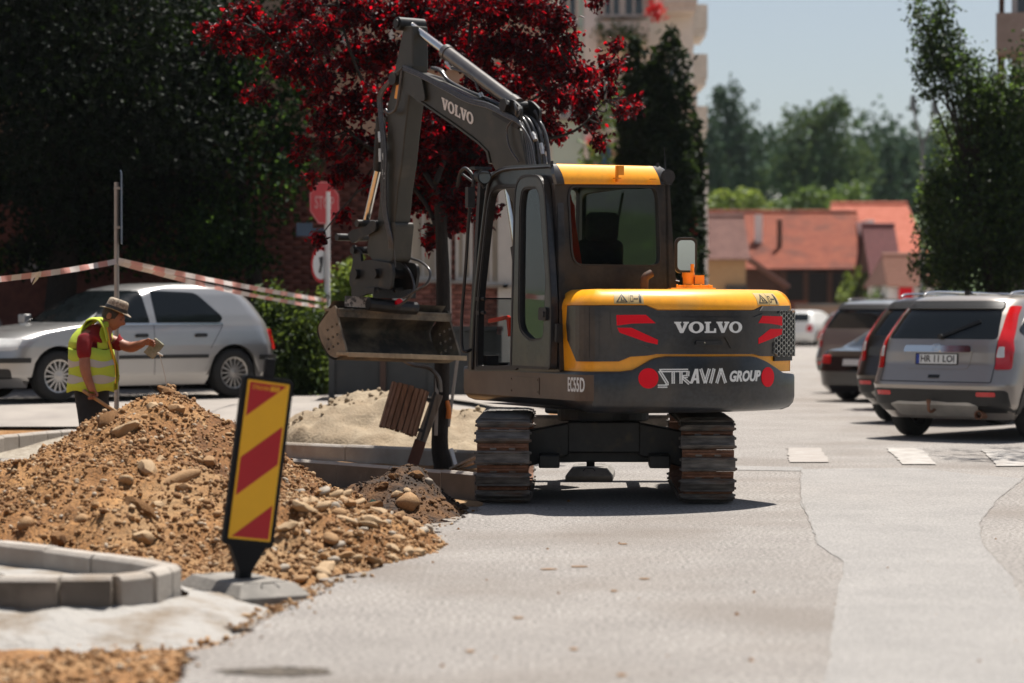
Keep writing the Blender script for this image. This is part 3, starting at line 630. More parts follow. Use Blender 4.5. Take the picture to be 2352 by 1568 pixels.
# running brick courses of the ground floor, joined, real joints
bw, bh = .25, .075; V = []; F_ = []
for r in range(int(3.7 / bh)):
    z = .12 + r * bh
    xx = bx(300) + (bw / 2 if r % 2 else 0)
    while xx < bx(1215):
        x0, x1, z0, z1 = xx + .005, xx + bw - .007, z + .004, z + bh - .006
        if not any(q[0] - .05 < (x0 + x1) / 2 < q[1] + .05 and q[2] - .08 < z < q[3] + .03 for q in xw):
            n = len(V); o = -.012 - RNG.uniform(0, .008); V += [(x0, o, z0), (x1, o, z0), (x1, o, z1), (x0, o, z1), (x0, 0, z0), (x1, 0, z0), (x1, 0, z1), (x0, 0, z1)]
            F_ += [(n, n + 1, n + 2, n + 3), (n, n + 4, n + 5, n + 1), (n + 1, n + 5, n + 6, n + 2), (n + 2, n + 6, n + 7, n + 3), (n + 3, n + 7, n + 4, n)]
        xx += bw
Vn = np.array(V).reshape(-1, 8, 3); dk = Vn[:, 0, 0] < bx(905)  # bricks left of the split carry the tree's shade in their colour
for nm, msk, mm in (('brick', dk, M_BRICK), ('brick', ~dk, mat('pink_brick', (.36, .15, .115), rough=.9, var=.3, vscale=9))):
    vv = Vn[msk]; base = np.array([[0, 1, 2, 3], [0, 4, 5, 1], [1, 5, 6, 2], [2, 6, 7, 3], [3, 7, 4, 0]])
    o = np_mesh(nm, vv.reshape(-1, 3), (base[None] + (np.arange(len(vv)) * 8)[:, None, None]).reshape(-1, 4), mm, BA); o['kind'] = 'stuff'
for xx in (bx(1020), bx(920), bx(1160)):
    b = MB(); b.box((xx, -.06, 2.1), (.22, .1, 3.6)); b.build('pilaster', M_WFRAME, BA)
b = MB(); b.box((-4.6, 5, 10.1), (18.6, 10.6, .4)); b.build('roof', M_TILE, BA)
# dark grey container in front of it
ct = empty('waste_container', (at(950, 800, 30.2).x, 30.2, .36), 0, 'dark grey steel waste container behind the sand pile', 'container')
def cx_(u): return at(u, 800, 30.2).x - ct.location.x
M_CONT = mat('grey_steel', (.030, .035, .038), rough=.55, var=.2, vscale=2, col3=(.055, .05, .045), s3=2)
x0, x1, hh = cx_(757), cx_(1150), .86
b = MB(); b.box(((x0 + x1) / 2, .6, hh / 2), (x1 - x0, 1.2, hh - .06)); b.build('container_body', M_CONT, ct, bevel=.01)
for u in (762, 880, 990, 1100, 1146):
    b = MB(); b.box((cx_(u), -.03, hh / 2), (.07, .06, hh - .02)); b.build('post', M_CONT if u != 880 else mat('rusty_paint', (.07, .04, .03), rough=.8), ct)
b = MB(); b.box(((x0 + x1) / 2, -.02, hh), (x1 - x0 + .06, .08, .06)); b.build('rim', M_CONT, ct)
# --- apartment block with balconies
BO_ = empty('apartment_block', (2.9, 72, 0), 0, 'cream and mint apartment block with balconies behind the conifers', 'building')
def ax(u): return at(u, 300, 72).x - 2.9
def az(v): return at(1500, v, 72).z
xL, xR = ax(1215), ax(1592)
b = MB(); b.box(((xL + xR) / 2, 6, 8.5), (xR - xL, 12, 17)); b.build('wall', M_CREAMW, BO_)
b = MB(); b.box(((ax(1268) + ax(1338)) / 2, -.06, 8.0), (ax(1338) - ax(1268), .12, 15.9)); b.build('mint_panel', M_MINT, BO_)
b = MB(); b.box(((ax(1340) + ax(1372)) / 2, -.06, 8.0), (ax(1372) - ax(1340), .14, 15.9)); b.build('white_pilaster', M_WHITEW, BO_)
b = MB(); b.box(((ax(1600) + ax(1626)) / 2, .4, az(380) / 2), (ax(1626) - ax(1600), .8, az(375))); b.build('white_pillar', M_WHITEW, BO_)
M_BALC = mat('balcony_render', (.66, .58, .50), rough=.9, var=.08)
def balcony(x0, x1, z, dpt, ph, side=False, plants=0, y=0):
    b = MB(); b.box(((x0 + x1) / 2, y - dpt / 2, z), (x1 - x0, dpt, .18)); s_ = b.build('balcony', M_BALC, BO_)
    b = MB(); b.box(((x0 + x1) / 2, y - dpt, z + ph / 2 + .1), (x1 - x0, .1, ph)); b.box((x0, y - dpt / 2, z + ph / 2 + .1), (.1, dpt - .1, ph)); b.box((x1, y - dpt / 2, z + ph / 2 + .1), (.1, dpt - .1, ph)); b.build('parapet', M_BALC, s_)
for (u0, u1, v, ph) in ((1378, 1482, 112, .55), (1378, 1482, 355, .6), (1378, 1482, -110, .6), (1500, 1590, 30, .8), (1500, 1590, 270, .8)): balcony(ax(u0), ax(u1), az(v), 1.3, ph)
for (v, du) in ((178, 0), (62, 0), (-60, 0), (300, 0), (400, -8)):
    for yy in (4, 9.5): balcony(xR - .02, ax(1630 + du), az(v), 2.6, .75, y=yy)
for (u0, u1, v0, v1) in ((1385, 1425, -60, 38), (1432, 1478, -60, 38), (1385, 1425, 160, 290), (1432, 1478, 160, 290), (1285, 1325, 140, 270), (1285, 1325, -60, 60), (1240, 1262, 60, 160), (1510, 1550, -80, 0), (1510, 1550, 140, 240), (1285, 1325, 380, 480)):
    window(BO_, ax(u0), ax(u1), az(v1), az(v0), -.14, M_MINT if v0 > 150 else M_DGLASS, .09, 1)
# flower boxes
M_FLW = leaf_mat('red_petal', [(.55, .01, .015), (.75, .03, .03)], (.7, .02, .02), .3)
M_GRN0 = leaf_mat('potted_leaf', [(.03, .06, .02), (.06, .11, .03)], (.12, .2, .03), .35)
def leaves(name, P, S, m, parent=None, up=.5, kind=None, seed_n=None, fold=.3, asp=.5):
    """many small folded leaf faces; P (n,3), S (n,)"""
    P = np.asarray(P, float); n = len(P); S = np.broadcast_to(np.asarray(S, float), (n,))
    a = RNG.normal(size=(n, 3)); a[:, 2] += -.35; a /= np.linalg.norm(a, axis=1)[:, None]
    nr = RNG.normal(size=(n, 3)); nr[:, 2] += up * 2; s_ = np.cross(a, nr); s_ /= np.linalg.norm(s_, axis=1)[:, None] + 1e-9; nn = np.cross(s_, a)
    L = S[:, None]; W_ = S[:, None] * asp
    v0 = P; v1 = P + a * L * .35 + s_ * W_ * .5 + nn * W_ * fold; v2 = P + a * L * .72 + s_ * W_ * .38 + nn * W_ * fold * .7; v3 = P + a * L; v4 = P + a * L * .72 - s_ * W_ * .38 + nn * W_ * fold * .7; v5 = P + a * L * .35 - s_ * W_ * .5 + nn * W_ * fold
    V = np.stack([v0, v1, v2, v3, v4, v5], 1).reshape(-1, 3); i = (np.arange(n) * 6)[:, None]
    F_ = np.concatenate([i + np.array([[0, 1, 2, 3]]), i + np.array([[0, 3, 4, 5]])], 1).reshape(-1, 4)
    if parent is not None: V = V - np.array(parent.location)
    o = np_mesh(name, V, F_, m, parent)
    if kind: o['kind'] = kind
    return o
def blob_pts(c, r, n, clump=40, tight=.3, hollow=.45):
    """leaf positions in clumps through an ellipsoid"""
    c = np.array(c); r = np.array(r); q = RNG.normal(size=(clump, 3)); q /= np.linalg.norm(q, axis=1)[:, None]; q *= (hollow + (1 - hollow) * RNG.random((clump, 1)) ** .5)
    k = RNG.integers(0, clump, n); off = np.clip(RNG.normal(size=(n, 3)), -1.5, 1.5) * tight * (.5 + RNG.random((clump, 1))[k])
    return c + (q[k] + off) * r
P = blob_pts(at(1430, 82, 70.6), (.7, .2, .3), 300); leaves('balcony_plants', P, .16, M_GRN0, BO_, kind='stuff')
P = blob_pts(at(1508, 20, 69.2), (.25, .2, .25), 160); leaves('geranium', P, .14, M_FLW, BO_, kind='stuff')
bb_ = empty('blue_board', at(1388, 356, 60), 0, 'blue and peach board standing by the conifer hedge', 'board')
b = MB(); b.box((0, 0, 0), (.32, .1, .50)); b.build('board_panel', mat('blue_paint', (.03, .12, .24), rough=.5), bb_)
b = MB(); b.box((.25, .02, .02), (.16, .1, .62)); b.build('side_panel', M_PEACH, bb_)
b = MB(); b.box((.1, .05, -2.5), (.1, .06, 4.6)); b.build('post', M_CONC, bb_)
fp = empty('flower_pot', at(1365, 330, 59.8), 0, 'red flowers in a pot above the cab roof beside the blue board', 'flowers')
leaves('petals', blob_pts(fp.location, (.16, .14, .14), 140), .10, M_FLW, fp); b = MB(); b.lathe([(.0, -.32), (.12, -.32), (.16, -.1), (0, -.1)], 12); b.build('pot', M_TILE, fp); b = MB(); b.cyl((0, 0, -.32), (0, 0, -5.0), .05, 8); b.build('stand', M_CONC, fp)
# --- building at the top right corner
BR = empty('balcony_house', (11.6, 47, 0), -R(12.5), 'brownish building with a balcony at the top right corner', 'building')
M_BRN = mat('brown_render', (.33, .25, .21), rough=.9, var=.1)
def rx_(u): return at(u, 100, 47).x - 11.6
def rz_(v): return at(2320, v, 47).z
b = MB(); b.box((rx_(2328) + 4, 4, 5), (8, 8, 14)); b.build('wall', M_BRN, BR)
b = MB(); b.box((rx_(2296) + 1.5, -.7, rz_(112)), (3.0, 1.5, .3)); b.box((rx_(2296) + 1.5, -1.42, rz_(85)), (3.0, .1, .7)); b.box((rx_(2296) + .05, -.75, rz_(85)), (.1, 1.3, .7)); b.build('balcony', M_BRN, BR)
b = MB(); b.box((rx_(2305), -.4, rz_(150)), (.14, .14, 1.2)); b.box((rx_(2308), -1.2, rz_(20)), (.1, .1, 1.4)); b.build('balcony_post', M_WOOD, BR)
window(BR, rx_(2335), rx_(2400), rz_(70), rz_(-60), -.05, M_DGLASS, .1, 1)
# --- far houses
def house(label, u0, u1, ve, vr, Y, dep, wall, roof, hip=0, name='house', over=.25, grp='houses beyond the end of the road', base=None):
    x0, x1 = at(u0, ve, Y).x, at(u1, ve, Y).x; ze, zr_ = at((u0 + u1) / 2, ve, Y).z, at((u0 + u1) / 2, vr, Y + dep / 2).z
    zb = base if base is not None else 0
    r = empty(name, ((x0 + x1) / 2, Y, zb), 0, label, 'house', grp); L = (x1 - x0); ze -= zb; zr_ -= zb
    b = MB(); b.box((0, dep / 2, ze / 2 - .5), (L - .3, dep - .3, ze + 1)); 
    if not hip: b.add([(-L / 2 + .15, .15, ze), (-L / 2 + .15, dep - .15, ze), (-L / 2 + .15, dep / 2, zr_ - .05), (L / 2 - .15, .15, ze), (L / 2 - .15, dep - .15, ze), (L / 2 - .15, dep / 2, zr_ - .05)], [(0, 1, 2), (3, 5, 4)])
    b.build('wall', wall, r)
    rt = MB(); n = 22
    for sgn in (0, 1):
        for k in range(n):   # courses of tiles, each lapping the one below
            def pt(t, lift, e): 
                y = lerp(-over, dep / 2, t); y = y if sgn == 0 else dep - y
                hx_ = L / 2 - hip * t; return (e * hx_, y, lerp(ze - over * (zr_ - ze) / (dep / 2), zr_, t) + lift)
            a, c = k / n, (k + 1) / n
            rt.add([pt(a, .07, -1), pt(a, .07, 1), pt(c, .03, 1), pt(c, .03, -1), pt(a, .02, -1), pt(a, .02, 1)], [(0, 1, 2, 3), (4, 5, 1, 0)])
    if hip:
        for e in (-1, 1): rt.add([(e * L / 2, -over, ze), (e * L / 2, dep + over, ze), (e * (L / 2 - hip), dep / 2, zr_ + .03)], [(0, 1, 2)])
    ro = rt.build('roof', roof, r); b = MB(); b.tube([(-L / 2 + hip, dep / 2, zr_ + .05), (L / 2 - hip, dep / 2, zr_ + .05)], .12, 8); b.build('ridge', roof, ro)
    return r, x0, x1, ze
brn, x0, x1, ze = house('long barn with a weathered red tile roof and dark open front', 1560, 2000, 612, 490, 110, 9, M_WOOD, M_TILE, name='barn')
cxb = brn.location.x
b = MB(); b.box((at(1900, 650, 110).x - cxb, -.08, 1.6), (at(2000, 650, 110).x - at(1795, 650, 110).x, .1, 3.1)); b.build('open_front', M_DARKIN, brn)
for u in (1800, 1850, 1905, 1960): b = MB(); b.box((at(u, 650, 110).x - cxb, -.18, 1.6), (.22, .15, 3.2)); b.build('post', M_WOOD, brn)
b = MB(); p = at(1742, 525, 112); b.box((p.x - cxb, 2.0, p.z), (.34, .34, 1.3)); b.build('chimney', M_WHITEW, brn)
b = MB(); b.box((at(1999, 550, 110).x - cxb, 2, 4.3), (.28, 4.4, 2.5)); b.build('gable_edge', M_WHITEW, brn)
b = MB(); p = at(1758, 555, 112); b.cyl((p.x - cxb + .6, 1.5, ze + .5), (p.x - cxb + .6, 1.5, ze + 2.2), .12, 8); b.build('vent_pipe', M_WOOD, brn)
house('big house with a bright orange roof behind the barn', 1905, 2135, 585, 470, 135, 8, M_CREAMW, M_TILE2, hip=.6)
y1_, x0, x1, ze = house('ochre house with a low brown roof at the left end of the barn', 1595, 1722, 588, 500, 101, 5, M_YWALL, M_TILE3)
b = MB(); b.box((at(1690, 630, 101).x - y1_.location.x, -.05, 1.9), (.9, .1, 1.2)); b.build('window', M_DGLASS, y1_)
b = MB(); b.add([(x1 - y1_.location.x, .0, ze), (x1 - y1_.location.x + 1.7, .0, ze - 1.2), (x1 - y1_.location.x + 1.7, 2, ze - 1.2), (x1 - y1_.location.x, 2, ze), (x1 - y1_.location.x, .0, ze - .12), (x1 - y1_.location.x + 1.7, .0, ze - 1.32), (x1 - y1_.location.x + 1.7, 2, ze - 1.32), (x1 - y1_.location.x, 2, ze - .12)], [(0, 1, 2, 3), (4, 7, 6, 5), (0, 4, 5, 1), (1, 5, 6, 2)]); b.build('lean_to_roof', M_TILE3, y1_)
r_, x0, x1, ze = house('small whitish house with a pinkish roof in front of the orange roof', 2035, 2160, 655, 590, 96, 6, M_WHITEW, mat('pink_tile', (.27, .135, .095), rough=.9, var=.1), hip=.3)
b = MB(); b.box((at(2080, 680, 96).x - r_.location.x, -.05, 1.9), (.55, .08, .9)); b.build('door', M_RED, r_)
house('dark red gabled shed roof rising to the right of the barn', 1998, 2075, 640, 520, 104, 5, M_WOOD, mat('maroon_tile', (.13, .04, .04), rough=.9, var=.2))
hl_, x0, x1, ze = house('brown roofed house on the hillside', 1622, 1756, 470, 392, 195, 14, M_WHITEW, M_TILE3, hip=2.5, base=8.5, grp='houses on the hillside')
house('white gable between the trees on the hillside', 1768, 1795, 455, 430, 190, 5, M_WHITEW, M_WHITEW, base=8.0, grp='houses on the hillside')
house('small pale hillside hut right of the white gable', 1845, 1880, 462, 450, 190, 5, M_WHITEW, M_WHITEW, base=8.0, grp='houses on the hillside')
fw = empty('boundary_wall', (at(1730, 720, 103).x, 103, 0), 0, 'low brown red wall in front of the barn', 'wall')
b = MB(); b.box((0, 0, .85), (at(1838, 720, 103).x - at(1600, 720, 103).x, .25, 1.75)); b.build('wall_face', mat('maroon_wall', (.20, .065, .045), rough=.9, var=.15), fw); b = MB(); b.box((0, 0, 1.78), (4.6, .35, .1)); b.build('coping', M_TILE, fw)
fw2 = empty('garden_wall', (at(1900, 720, 102).x, 102, 0), 0, 'peach garden wall behind the parked cars', 'wall')
b = MB(); b.box((0, 0, .8), (at(1985, 720, 102).x - at(1838, 720, 102).x, .25, 1.65)); b.build('wall_face', M_PEACH, fw2); b = MB(); b.box((0, 0, 1.68), (2.8, .35, .08)); b.build('coping', M_CONC, fw2)
# hill
def hillz(x, y): return 9.6 * ss(126, 205, y) + 9 * ss(215, 420, y) + .8 * noise.noise((x * .03, y * .03, 0)) * ss(130, 190, y) - .15
M_GRASS = mat('hill_grass', (.06, .10, .035), rough=.95, vscale=.25, col2=(.12, .17, .06), bump=.3, bscale=3)
g = grid_mesh('hill', list(np.arange(-260, 420, 9)), list(np.arange(118, 560, 7)), hillz, M_GRASS); props(g, kind='structure', label='green hillside rising behind the houses')
# ================================================================== TREES
M_BARK = mat('bark', (.024, .018, .014), rough=.95, var=.35, vscale=12, bump=.8, bscale=40, stretch=(3, 3, .6))
M_RLEAF = leaf_mat('plum_leaf', [(.008, .002, .003), (.018, .0025, .005), (.050, .004, .008)], (.92, .008, .024), .60, .5, .12, split=.52)
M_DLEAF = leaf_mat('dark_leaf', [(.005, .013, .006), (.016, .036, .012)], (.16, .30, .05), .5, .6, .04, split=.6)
M_MLEAF = leaf_mat('mid_leaf', [(.035, .075, .018), (.07, .125, .03)], (.20, .30, .05), .35, .5, .4)
M_YLEAF = leaf_mat('yellow_green_leaf', [(.09, .15, .025), (.16, .22, .035)], (.30, .38, .06), .4, .5, .4)
M_THUJ = leaf_mat('thuja_leaf', [(.005, .012, .007), (.013, .026, .010)], (.06, .10, .02), .2, .6, .1)
M_FAR1 = leaf_mat('far_leaf', [(.05, .105, .05), (.085, .155, .065)], (.13, .17, .05), .25, .7, .2)
M_FAR2 = leaf_mat('far_conifer_leaf', [(.03, .068, .045), (.05, .105, .058)], (.06, .09, .035), .2, .7, .2)
def trunk(par, pts, r0, r1, m=None, name='trunk', n=10):
    L = par.location; pp = spline([Vector(p) - L for p in pts], 5); k = len(pp); rs = [lerp(r0, r1, i / (k - 1)) * (1 + .06 * noise.noise((i * .9, r0 * 9, 0))) for i in range(k)]
    b = MB(); b.tube(pp, rs, n); return b.build(name, m or M_BARK, par, smooth=70)
# --- red plum tree between the planter kerbs
tb = at(1017, 1072, 23.25); RT = empty('plum_tree', tb, 0, 'dark red leaved plum tree with a slim trunk behind the bucket', 'tree')
s0 = tb.y
def tp(u, v, dy=0): return at(u, v, s0 + dy)
trunk(RT, [tb + Vector((0, 0, -.1)), tb + Vector((0, 0, .02)), tp(1010, 1020), tp(1014, 900), tp(1018, 700), tp(1015, 560), tp(1010, 470)], .10, .055)
LIMB = [[tp(1015, 560), tp(980, 470, .3), tp(900, 380, .5), tp(800, 300, .6), tp(700, 170, .5), tp(600, 70, .3)], [tp(1012, 500), tp(1010, 400, .6), tp(990, 270, .8), tp(960, 100, .9), tp(950, -120, .9)],
        [tp(1014, 520), tp(1050, 420, .2), tp(1100, 340, .3), tp(1190, 250, .3), tp(1300, 190, .3), tp(1400, 150, .4)], [tp(1012, 470), tp(1080, 330, .9), tp(1150, 160, 1.2), tp(1220, 20, 1.3), tp(1260, -120, 1.2)],
        [tp(1012, 450), tp(930, 330, .4), tp(830, 180, .3), tp(780, 30, .3), tp(760, -120, .3)], [tp(1000, 420), tp(1060, 250, .3), tp(1080, 60, .4), tp(1090, -130, .4)], [tp(1080, 360, .2), tp(1200, 330, .6), tp(1320, 300, .7), tp(1390, 230, .6)]]
lb = MB()
for pts in LIMB: pp = spline([p - tb for p in pts], 6); lb.tube(pp, [lerp(.030, .006, i / (len(pp) - 1)) for i in range(len(pp))], 7)
limb_pts = np.array([tuple(q) for pts in LIMB for q in spline(pts, 8)])
CL = []   # clumps (u, v, radius px, dy)
rows_ = [(520, 75, 48), (475, 62, 26), (570, 40, 50), (600, 100, 50), (640, 60, 50), (560, 105, 40), (690, 30, 60), (690, 120, 50), (640, 150, 36), (740, 80, 70), (740, 190, 55), (760, 270, 50), (715, 230, 34), (640, 145, 30), (570, 212, 24), (610, 218, 18), (690, 165, 40),
         (800, 30, 70), (810, 130, 70), (810, 240, 62), (830, 330, 56), (790, 390, 46), (850, 430, 44), (760, 345, 40), (700, 330, 24), (735, 300, 34), (870, 30, 80), (880, 130, 80), (870, 230, 70), (885, 340, 60), (770, 420, 30), (790, 500, 18), (738, 545, 14), (720, 405, 16), (690, 360, 18),
         (960, 20, 85), (970, 130, 60), (1040, 20, 85), (1050, 110, 80), (1010, 60, 80), (1120, 20, 85), (1130, 110, 85), (1120, 190, 80), (1200, 20, 85), (1210, 110, 80), (1200, 200, 75), (1270, 50, 60), (1280, 140, 65), (1280, 230, 62), (1250, 290, 46), (1330, 170, 52), (1340, 240, 52), (1390, 150, 40), (1390, 215, 42), (1350, 290, 36), (1280, 310, 36), (1420, 150, 18), (1410, 110, 14), (1300, 40, 40), (1310, 90, 36), (1370, 5, 14), (1240, 330, 22), (1380, 320, 18), (1445, 248, 17), (1425, 262, 14), (1460, 245, 10),
         (960, 330, 75), (1020, 330, 80), (1080, 330, 70), (1000, 400, 75), (1060, 400, 70), (1100, 390, 56), (960, 420, 60), (980, 470, 62), (1040, 470, 60), (1020, 520, 44), (995, 540, 34), (1050, 525, 32), (940, 480, 40), (1130, 470, 26), (1090, 470, 40), (1120, 505, 18), (985, 555, 22), (1130, 340, 40), (1150, 300, 50), (1180, 280, 60), (930, 290, 66), (900, 400, 50), (985, 300, 80), (1010, 360, 80), (1045, 370, 70), (975, 380, 70), (1000, 440, 66), (1030, 430, 70), (1090, 300, 70), (1120, 400, 50), (950, 240, 70), (1165, 240, 70), (1235, 160, 70), (1040, 270, 80), (1100, 240, 80)]
allP = []; twP = []
for (u, v, r) in rows_:
    for rep in range(2 if r > 45 else 1):
        dy = RNG.uniform(.05, 1.7) if r > 40 else RNG.uniform(.1, 1.3); c = np.array(tp(u + RNG.uniform(-8, 8), v + RNG.uniform(-8, 8), dy)); rad = r / FPX * s0
        j = np.argmin(np.linalg.norm(limb_pts - c, axis=1)); a = Vector(limb_pts[j])
        nt_ = max(4, int(r / 6))
        for k in range(nt_):   # twigs fanning out of the clump with leaves strung along them
            d = RNG.normal(size=3); d[2] = d[2] * .7 + .1; d /= np.linalg.norm(d); e = Vector(c + d * rad * RNG.uniform(.55, 1.05)); st = Vector(c - d * rad * .3)
            nl = 18 + int(rad * 74)
            ts = RNG.random(nl) ** .7
            pts = [st.lerp(e, t) + Vector(RNG.normal(size=3) * .035) for t in ts]; allP += [tuple(p) for p in pts]
            if k < 3: lb.tube([Vector(q) - tb for q in (st, st.lerp(e, .5) + Vector(RNG.normal(size=3) * .02), e)], [.005, .004, .002], 4, cap=False)
        mid = a.lerp(Vector(c), .5) + Vector(RNG.normal(size=3) * .06); lb.tube([Vector(q) - tb for q in spline([a, mid, Vector(c)], 3)], [.012, .011, .010, .009, .008, .007, .006], 5, cap=False)
# upper crown beyond the frame keeps going
for i in range(60):
    c = np.array(tp(RNG.uniform(620, 1330), RNG.uniform(-420, -40), RNG.uniform(0, 1.6))); allP += [tuple(c + RNG.normal(size=3) * .16) for k in range(60)]
lb.build('limbs', M_BARK, RT, smooth=70)
allP = np.array(allP); S = RNG.uniform(.045, .075, len(allP))
vis = (allP[:, 2] < 4.6); vis_i = np.where(vis)[0]; big = RNG.choice(vis_i, 300, replace=False); mask = np.ones(len(allP), bool); mask[big] = False
cr = leaves('crown', allP[mask], S[mask], M_RLEAF, RT, .35, 'stuff', asp=.62)
lm = []
for i in range(10):
    o = leaves('leaf', [(0, 0, 0)], .074, M_RLEAF, None, .35, asp=.62); o.parent = RT; lm.append(o)
for k, i in enumerate(big):
    if k < 10: o = lm[k]
    else: o = bpy.data.objects.new('leaf', lm[k % 10].data); COL.objects.link(o); o.parent = RT
    o.location = Vector(allP[i]) - tb; o.rotation_euler = tuple(RNG.uniform(-.6, .6, 3)) if k >= 10 else (0, 0, 0)
trunk(RT, [tp(1030, 960, -.06), tp(1031, 940, -.075), tp(1027, 920, -.06)], .03, .02, mat('orange_sap', (.75, .22, .04), rough=.6), 'orange_mark', 6)
# --- general crowns
def tree(name, label, base, h, blobs, lm_, ls, dens, tr=.12, group=None, tight=.26, hollow=.4, cat='tree', trunk_top=.7, limbs=4, up=.4, asp=.6):
    r = empty(name, base, 0, label, cat, group); b0 = Vector(base)
    c0 = Vector(np.mean([b[0] for b in blobs], axis=0)); top = Vector((lerp(b0.x, c0.x, trunk_top), lerp(b0.y, c0.y, trunk_top), b0.z + h * trunk_top))
    trunk(r, [b0 + Vector((0, 0, -.2)), b0.lerp(top, .4) + Vector((.05, 0, 0)), top], tr, tr * .4)
    lbm = MB()
    for (c, rr) in blobs[:limbs * 3]:
        a = b0.lerp(top, RNG.uniform(.45, .95)); c_ = Vector(c); lbm.tube([p - b0 for p in spline([a, a.lerp(c_, .5) + Vector((0, 0, .1)), c_], 4)], [lerp(tr * .35, tr * .08, i / 8) for i in range(9)], 5)
    lbm.build('limbs', M_BARK, r, smooth=70)
    P = [blob_pts(c, rr, int(dens * rr[0] * rr[2]), max(8, int(22 * rr[0] * rr[2] / (ls * 8) ** .5)), tight, hollow) for (c, rr) in blobs]
    P = np.concatenate(P); leaves('crown', P, RNG.uniform(.7, 1.2, len(P)) * ls, lm_, r, up, 'stuff', asp=asp); return r
Yt = 34.0
def bl(u, v, ru, rv, Y, dpt=None):
    s_ = Y / FPX; return (tuple(at(u, v, Y)), (ru * s_, (dpt if dpt else ru * s_), rv * s_))
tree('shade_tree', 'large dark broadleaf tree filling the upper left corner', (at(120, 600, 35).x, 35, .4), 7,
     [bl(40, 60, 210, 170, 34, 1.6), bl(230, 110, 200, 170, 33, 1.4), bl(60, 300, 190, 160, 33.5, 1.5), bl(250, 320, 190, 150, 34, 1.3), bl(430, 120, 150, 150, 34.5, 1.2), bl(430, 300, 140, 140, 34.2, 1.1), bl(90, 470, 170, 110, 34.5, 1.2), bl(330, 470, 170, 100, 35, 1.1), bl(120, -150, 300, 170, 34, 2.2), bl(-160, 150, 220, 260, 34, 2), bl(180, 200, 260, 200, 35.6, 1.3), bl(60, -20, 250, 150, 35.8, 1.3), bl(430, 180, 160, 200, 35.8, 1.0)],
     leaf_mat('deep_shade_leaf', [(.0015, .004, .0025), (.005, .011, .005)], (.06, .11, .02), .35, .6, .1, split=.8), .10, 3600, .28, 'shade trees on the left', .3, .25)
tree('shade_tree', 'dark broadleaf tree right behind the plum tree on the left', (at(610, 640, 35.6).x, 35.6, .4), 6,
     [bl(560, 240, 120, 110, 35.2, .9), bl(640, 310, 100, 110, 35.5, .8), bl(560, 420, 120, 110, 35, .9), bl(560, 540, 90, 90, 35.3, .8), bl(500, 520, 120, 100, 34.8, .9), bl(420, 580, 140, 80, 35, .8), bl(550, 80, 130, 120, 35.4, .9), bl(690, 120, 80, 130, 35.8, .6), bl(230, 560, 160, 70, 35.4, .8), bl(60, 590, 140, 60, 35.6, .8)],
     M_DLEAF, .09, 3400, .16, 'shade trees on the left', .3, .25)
hd = empty('hedge', (at(660, 800, 32.2).x, 32.2, .38), 0, 'dense dark hedge between the hatchback and the grey container', 'hedge')
P = np.concatenate([blob_pts(at(u, v, 32.2 + d), (r * .0058, .45, r2 * .0058), 1500, 30, .35, .2) for (u, v, r, r2, d) in [(640, 800, 60, 70, 0), (710, 790, 60, 80, .1), (650, 860, 60, 50, 0), (720, 870, 50, 50, 0), (690, 740, 60, 50, .3), (625, 720, 40, 50, .3)]])
leaves('foliage', P, RNG.uniform(.06, .11, len(P)), leaf_mat('hedge_leaf', [(.010, .024, .008), (.045, .08, .018)], (.20, .28, .04), .28, .5, .2), hd, .4, 'stuff'); b = MB()
for i in range(6): b.tube([(-.5 + .2 * i, 0, -.1), (-.5 + .2 * i, .05, .7), (-.45 + .2 * i, .1, 1.3)], [.02, .015, .006], 5)
b.build('stem', M_BARK, hd)
yb = empty('shrub', (at(790, 760, 33.5).x, 33.5, .38), 0, 'yellow green shrub beside the stop sign post', 'shrub')
P = np.concatenate([blob_pts(at(u, v, 33.5), (.26, .25, .26), 320, 16, .35, .2) for (u, v) in [(790, 650), (770, 690), (815, 680), (790, 740), (820, 640), (765, 760), (800, 790)]]); leaves('foliage', P, RNG.uniform(.06, .10, len(P)), M_YLEAF, yb, .4, 'stuff'); b = MB()
for i in range(3): b.tube([(-.1 + .1 * i, 0, 0), (-.1 + .1 * i, 0, 1.2)], [.02, .008], 5)
b.build('stem', M_BARK, yb)
# thujas
def thuja(label, u, v_top, v_bot, ru, Y, n, tops):
    base = Vector((at(u, 700, Y).x, Y, 0)); r = empty('conifer', base, 0, label, 'tree', 'columnar conifers before the apartment block'); s_ = Y / FPX
    trunk(r, [base, base + Vector((0, 0, 3)), base + Vector((0, 0, at(u, v_top, Y).z - .5))], .12, .03)
    Ps = []
    for (du, vt, w_) in tops:
        zt, zb = at(u, vt, Y).z, at(u, v_bot, Y).z; m = int(n * w_ / ru)
        t = RNG.random(m) ** .8; wz = (1 - np.exp(-(t) * 16)) * (1 - .1 * t); a = RNG.uniform(0, 2 * pi, m); lump = 1 + .22 * np.sin(a * 5 + t * 26) + .16 * np.sin(a * 3 - t * 41)
        rr = w_ * s_ * wz * lump * (.55 + .45 * RNG.random(m) ** .4); z = zt + (zb - zt) * t
        Ps.append(np.stack([base.x + du * s_ + rr * np.cos(a), base.y + rr * np.sin(a), z], 1))
    P = np.concatenate(Ps); leaves('crown', P, RNG.uniform(.10, .2, len(P)), M_THUJ, r, .1, 'stuff', asp=.5)
thuja('tall dark columnar conifer with ragged twin tops', 1510, 68, 800, 88, 46, 9000, [(-52, 82, 34), (28, 66, 48), (-10, 150, 66), (0, 260, 78), (-50, 170, 36), (35, 330, 46)])
thuja('slim small columnar conifer to the right of the tall one', 1599, 268, 800, 22, 50, 2600, [(0, 268, 15), (-4, 350, 17)])
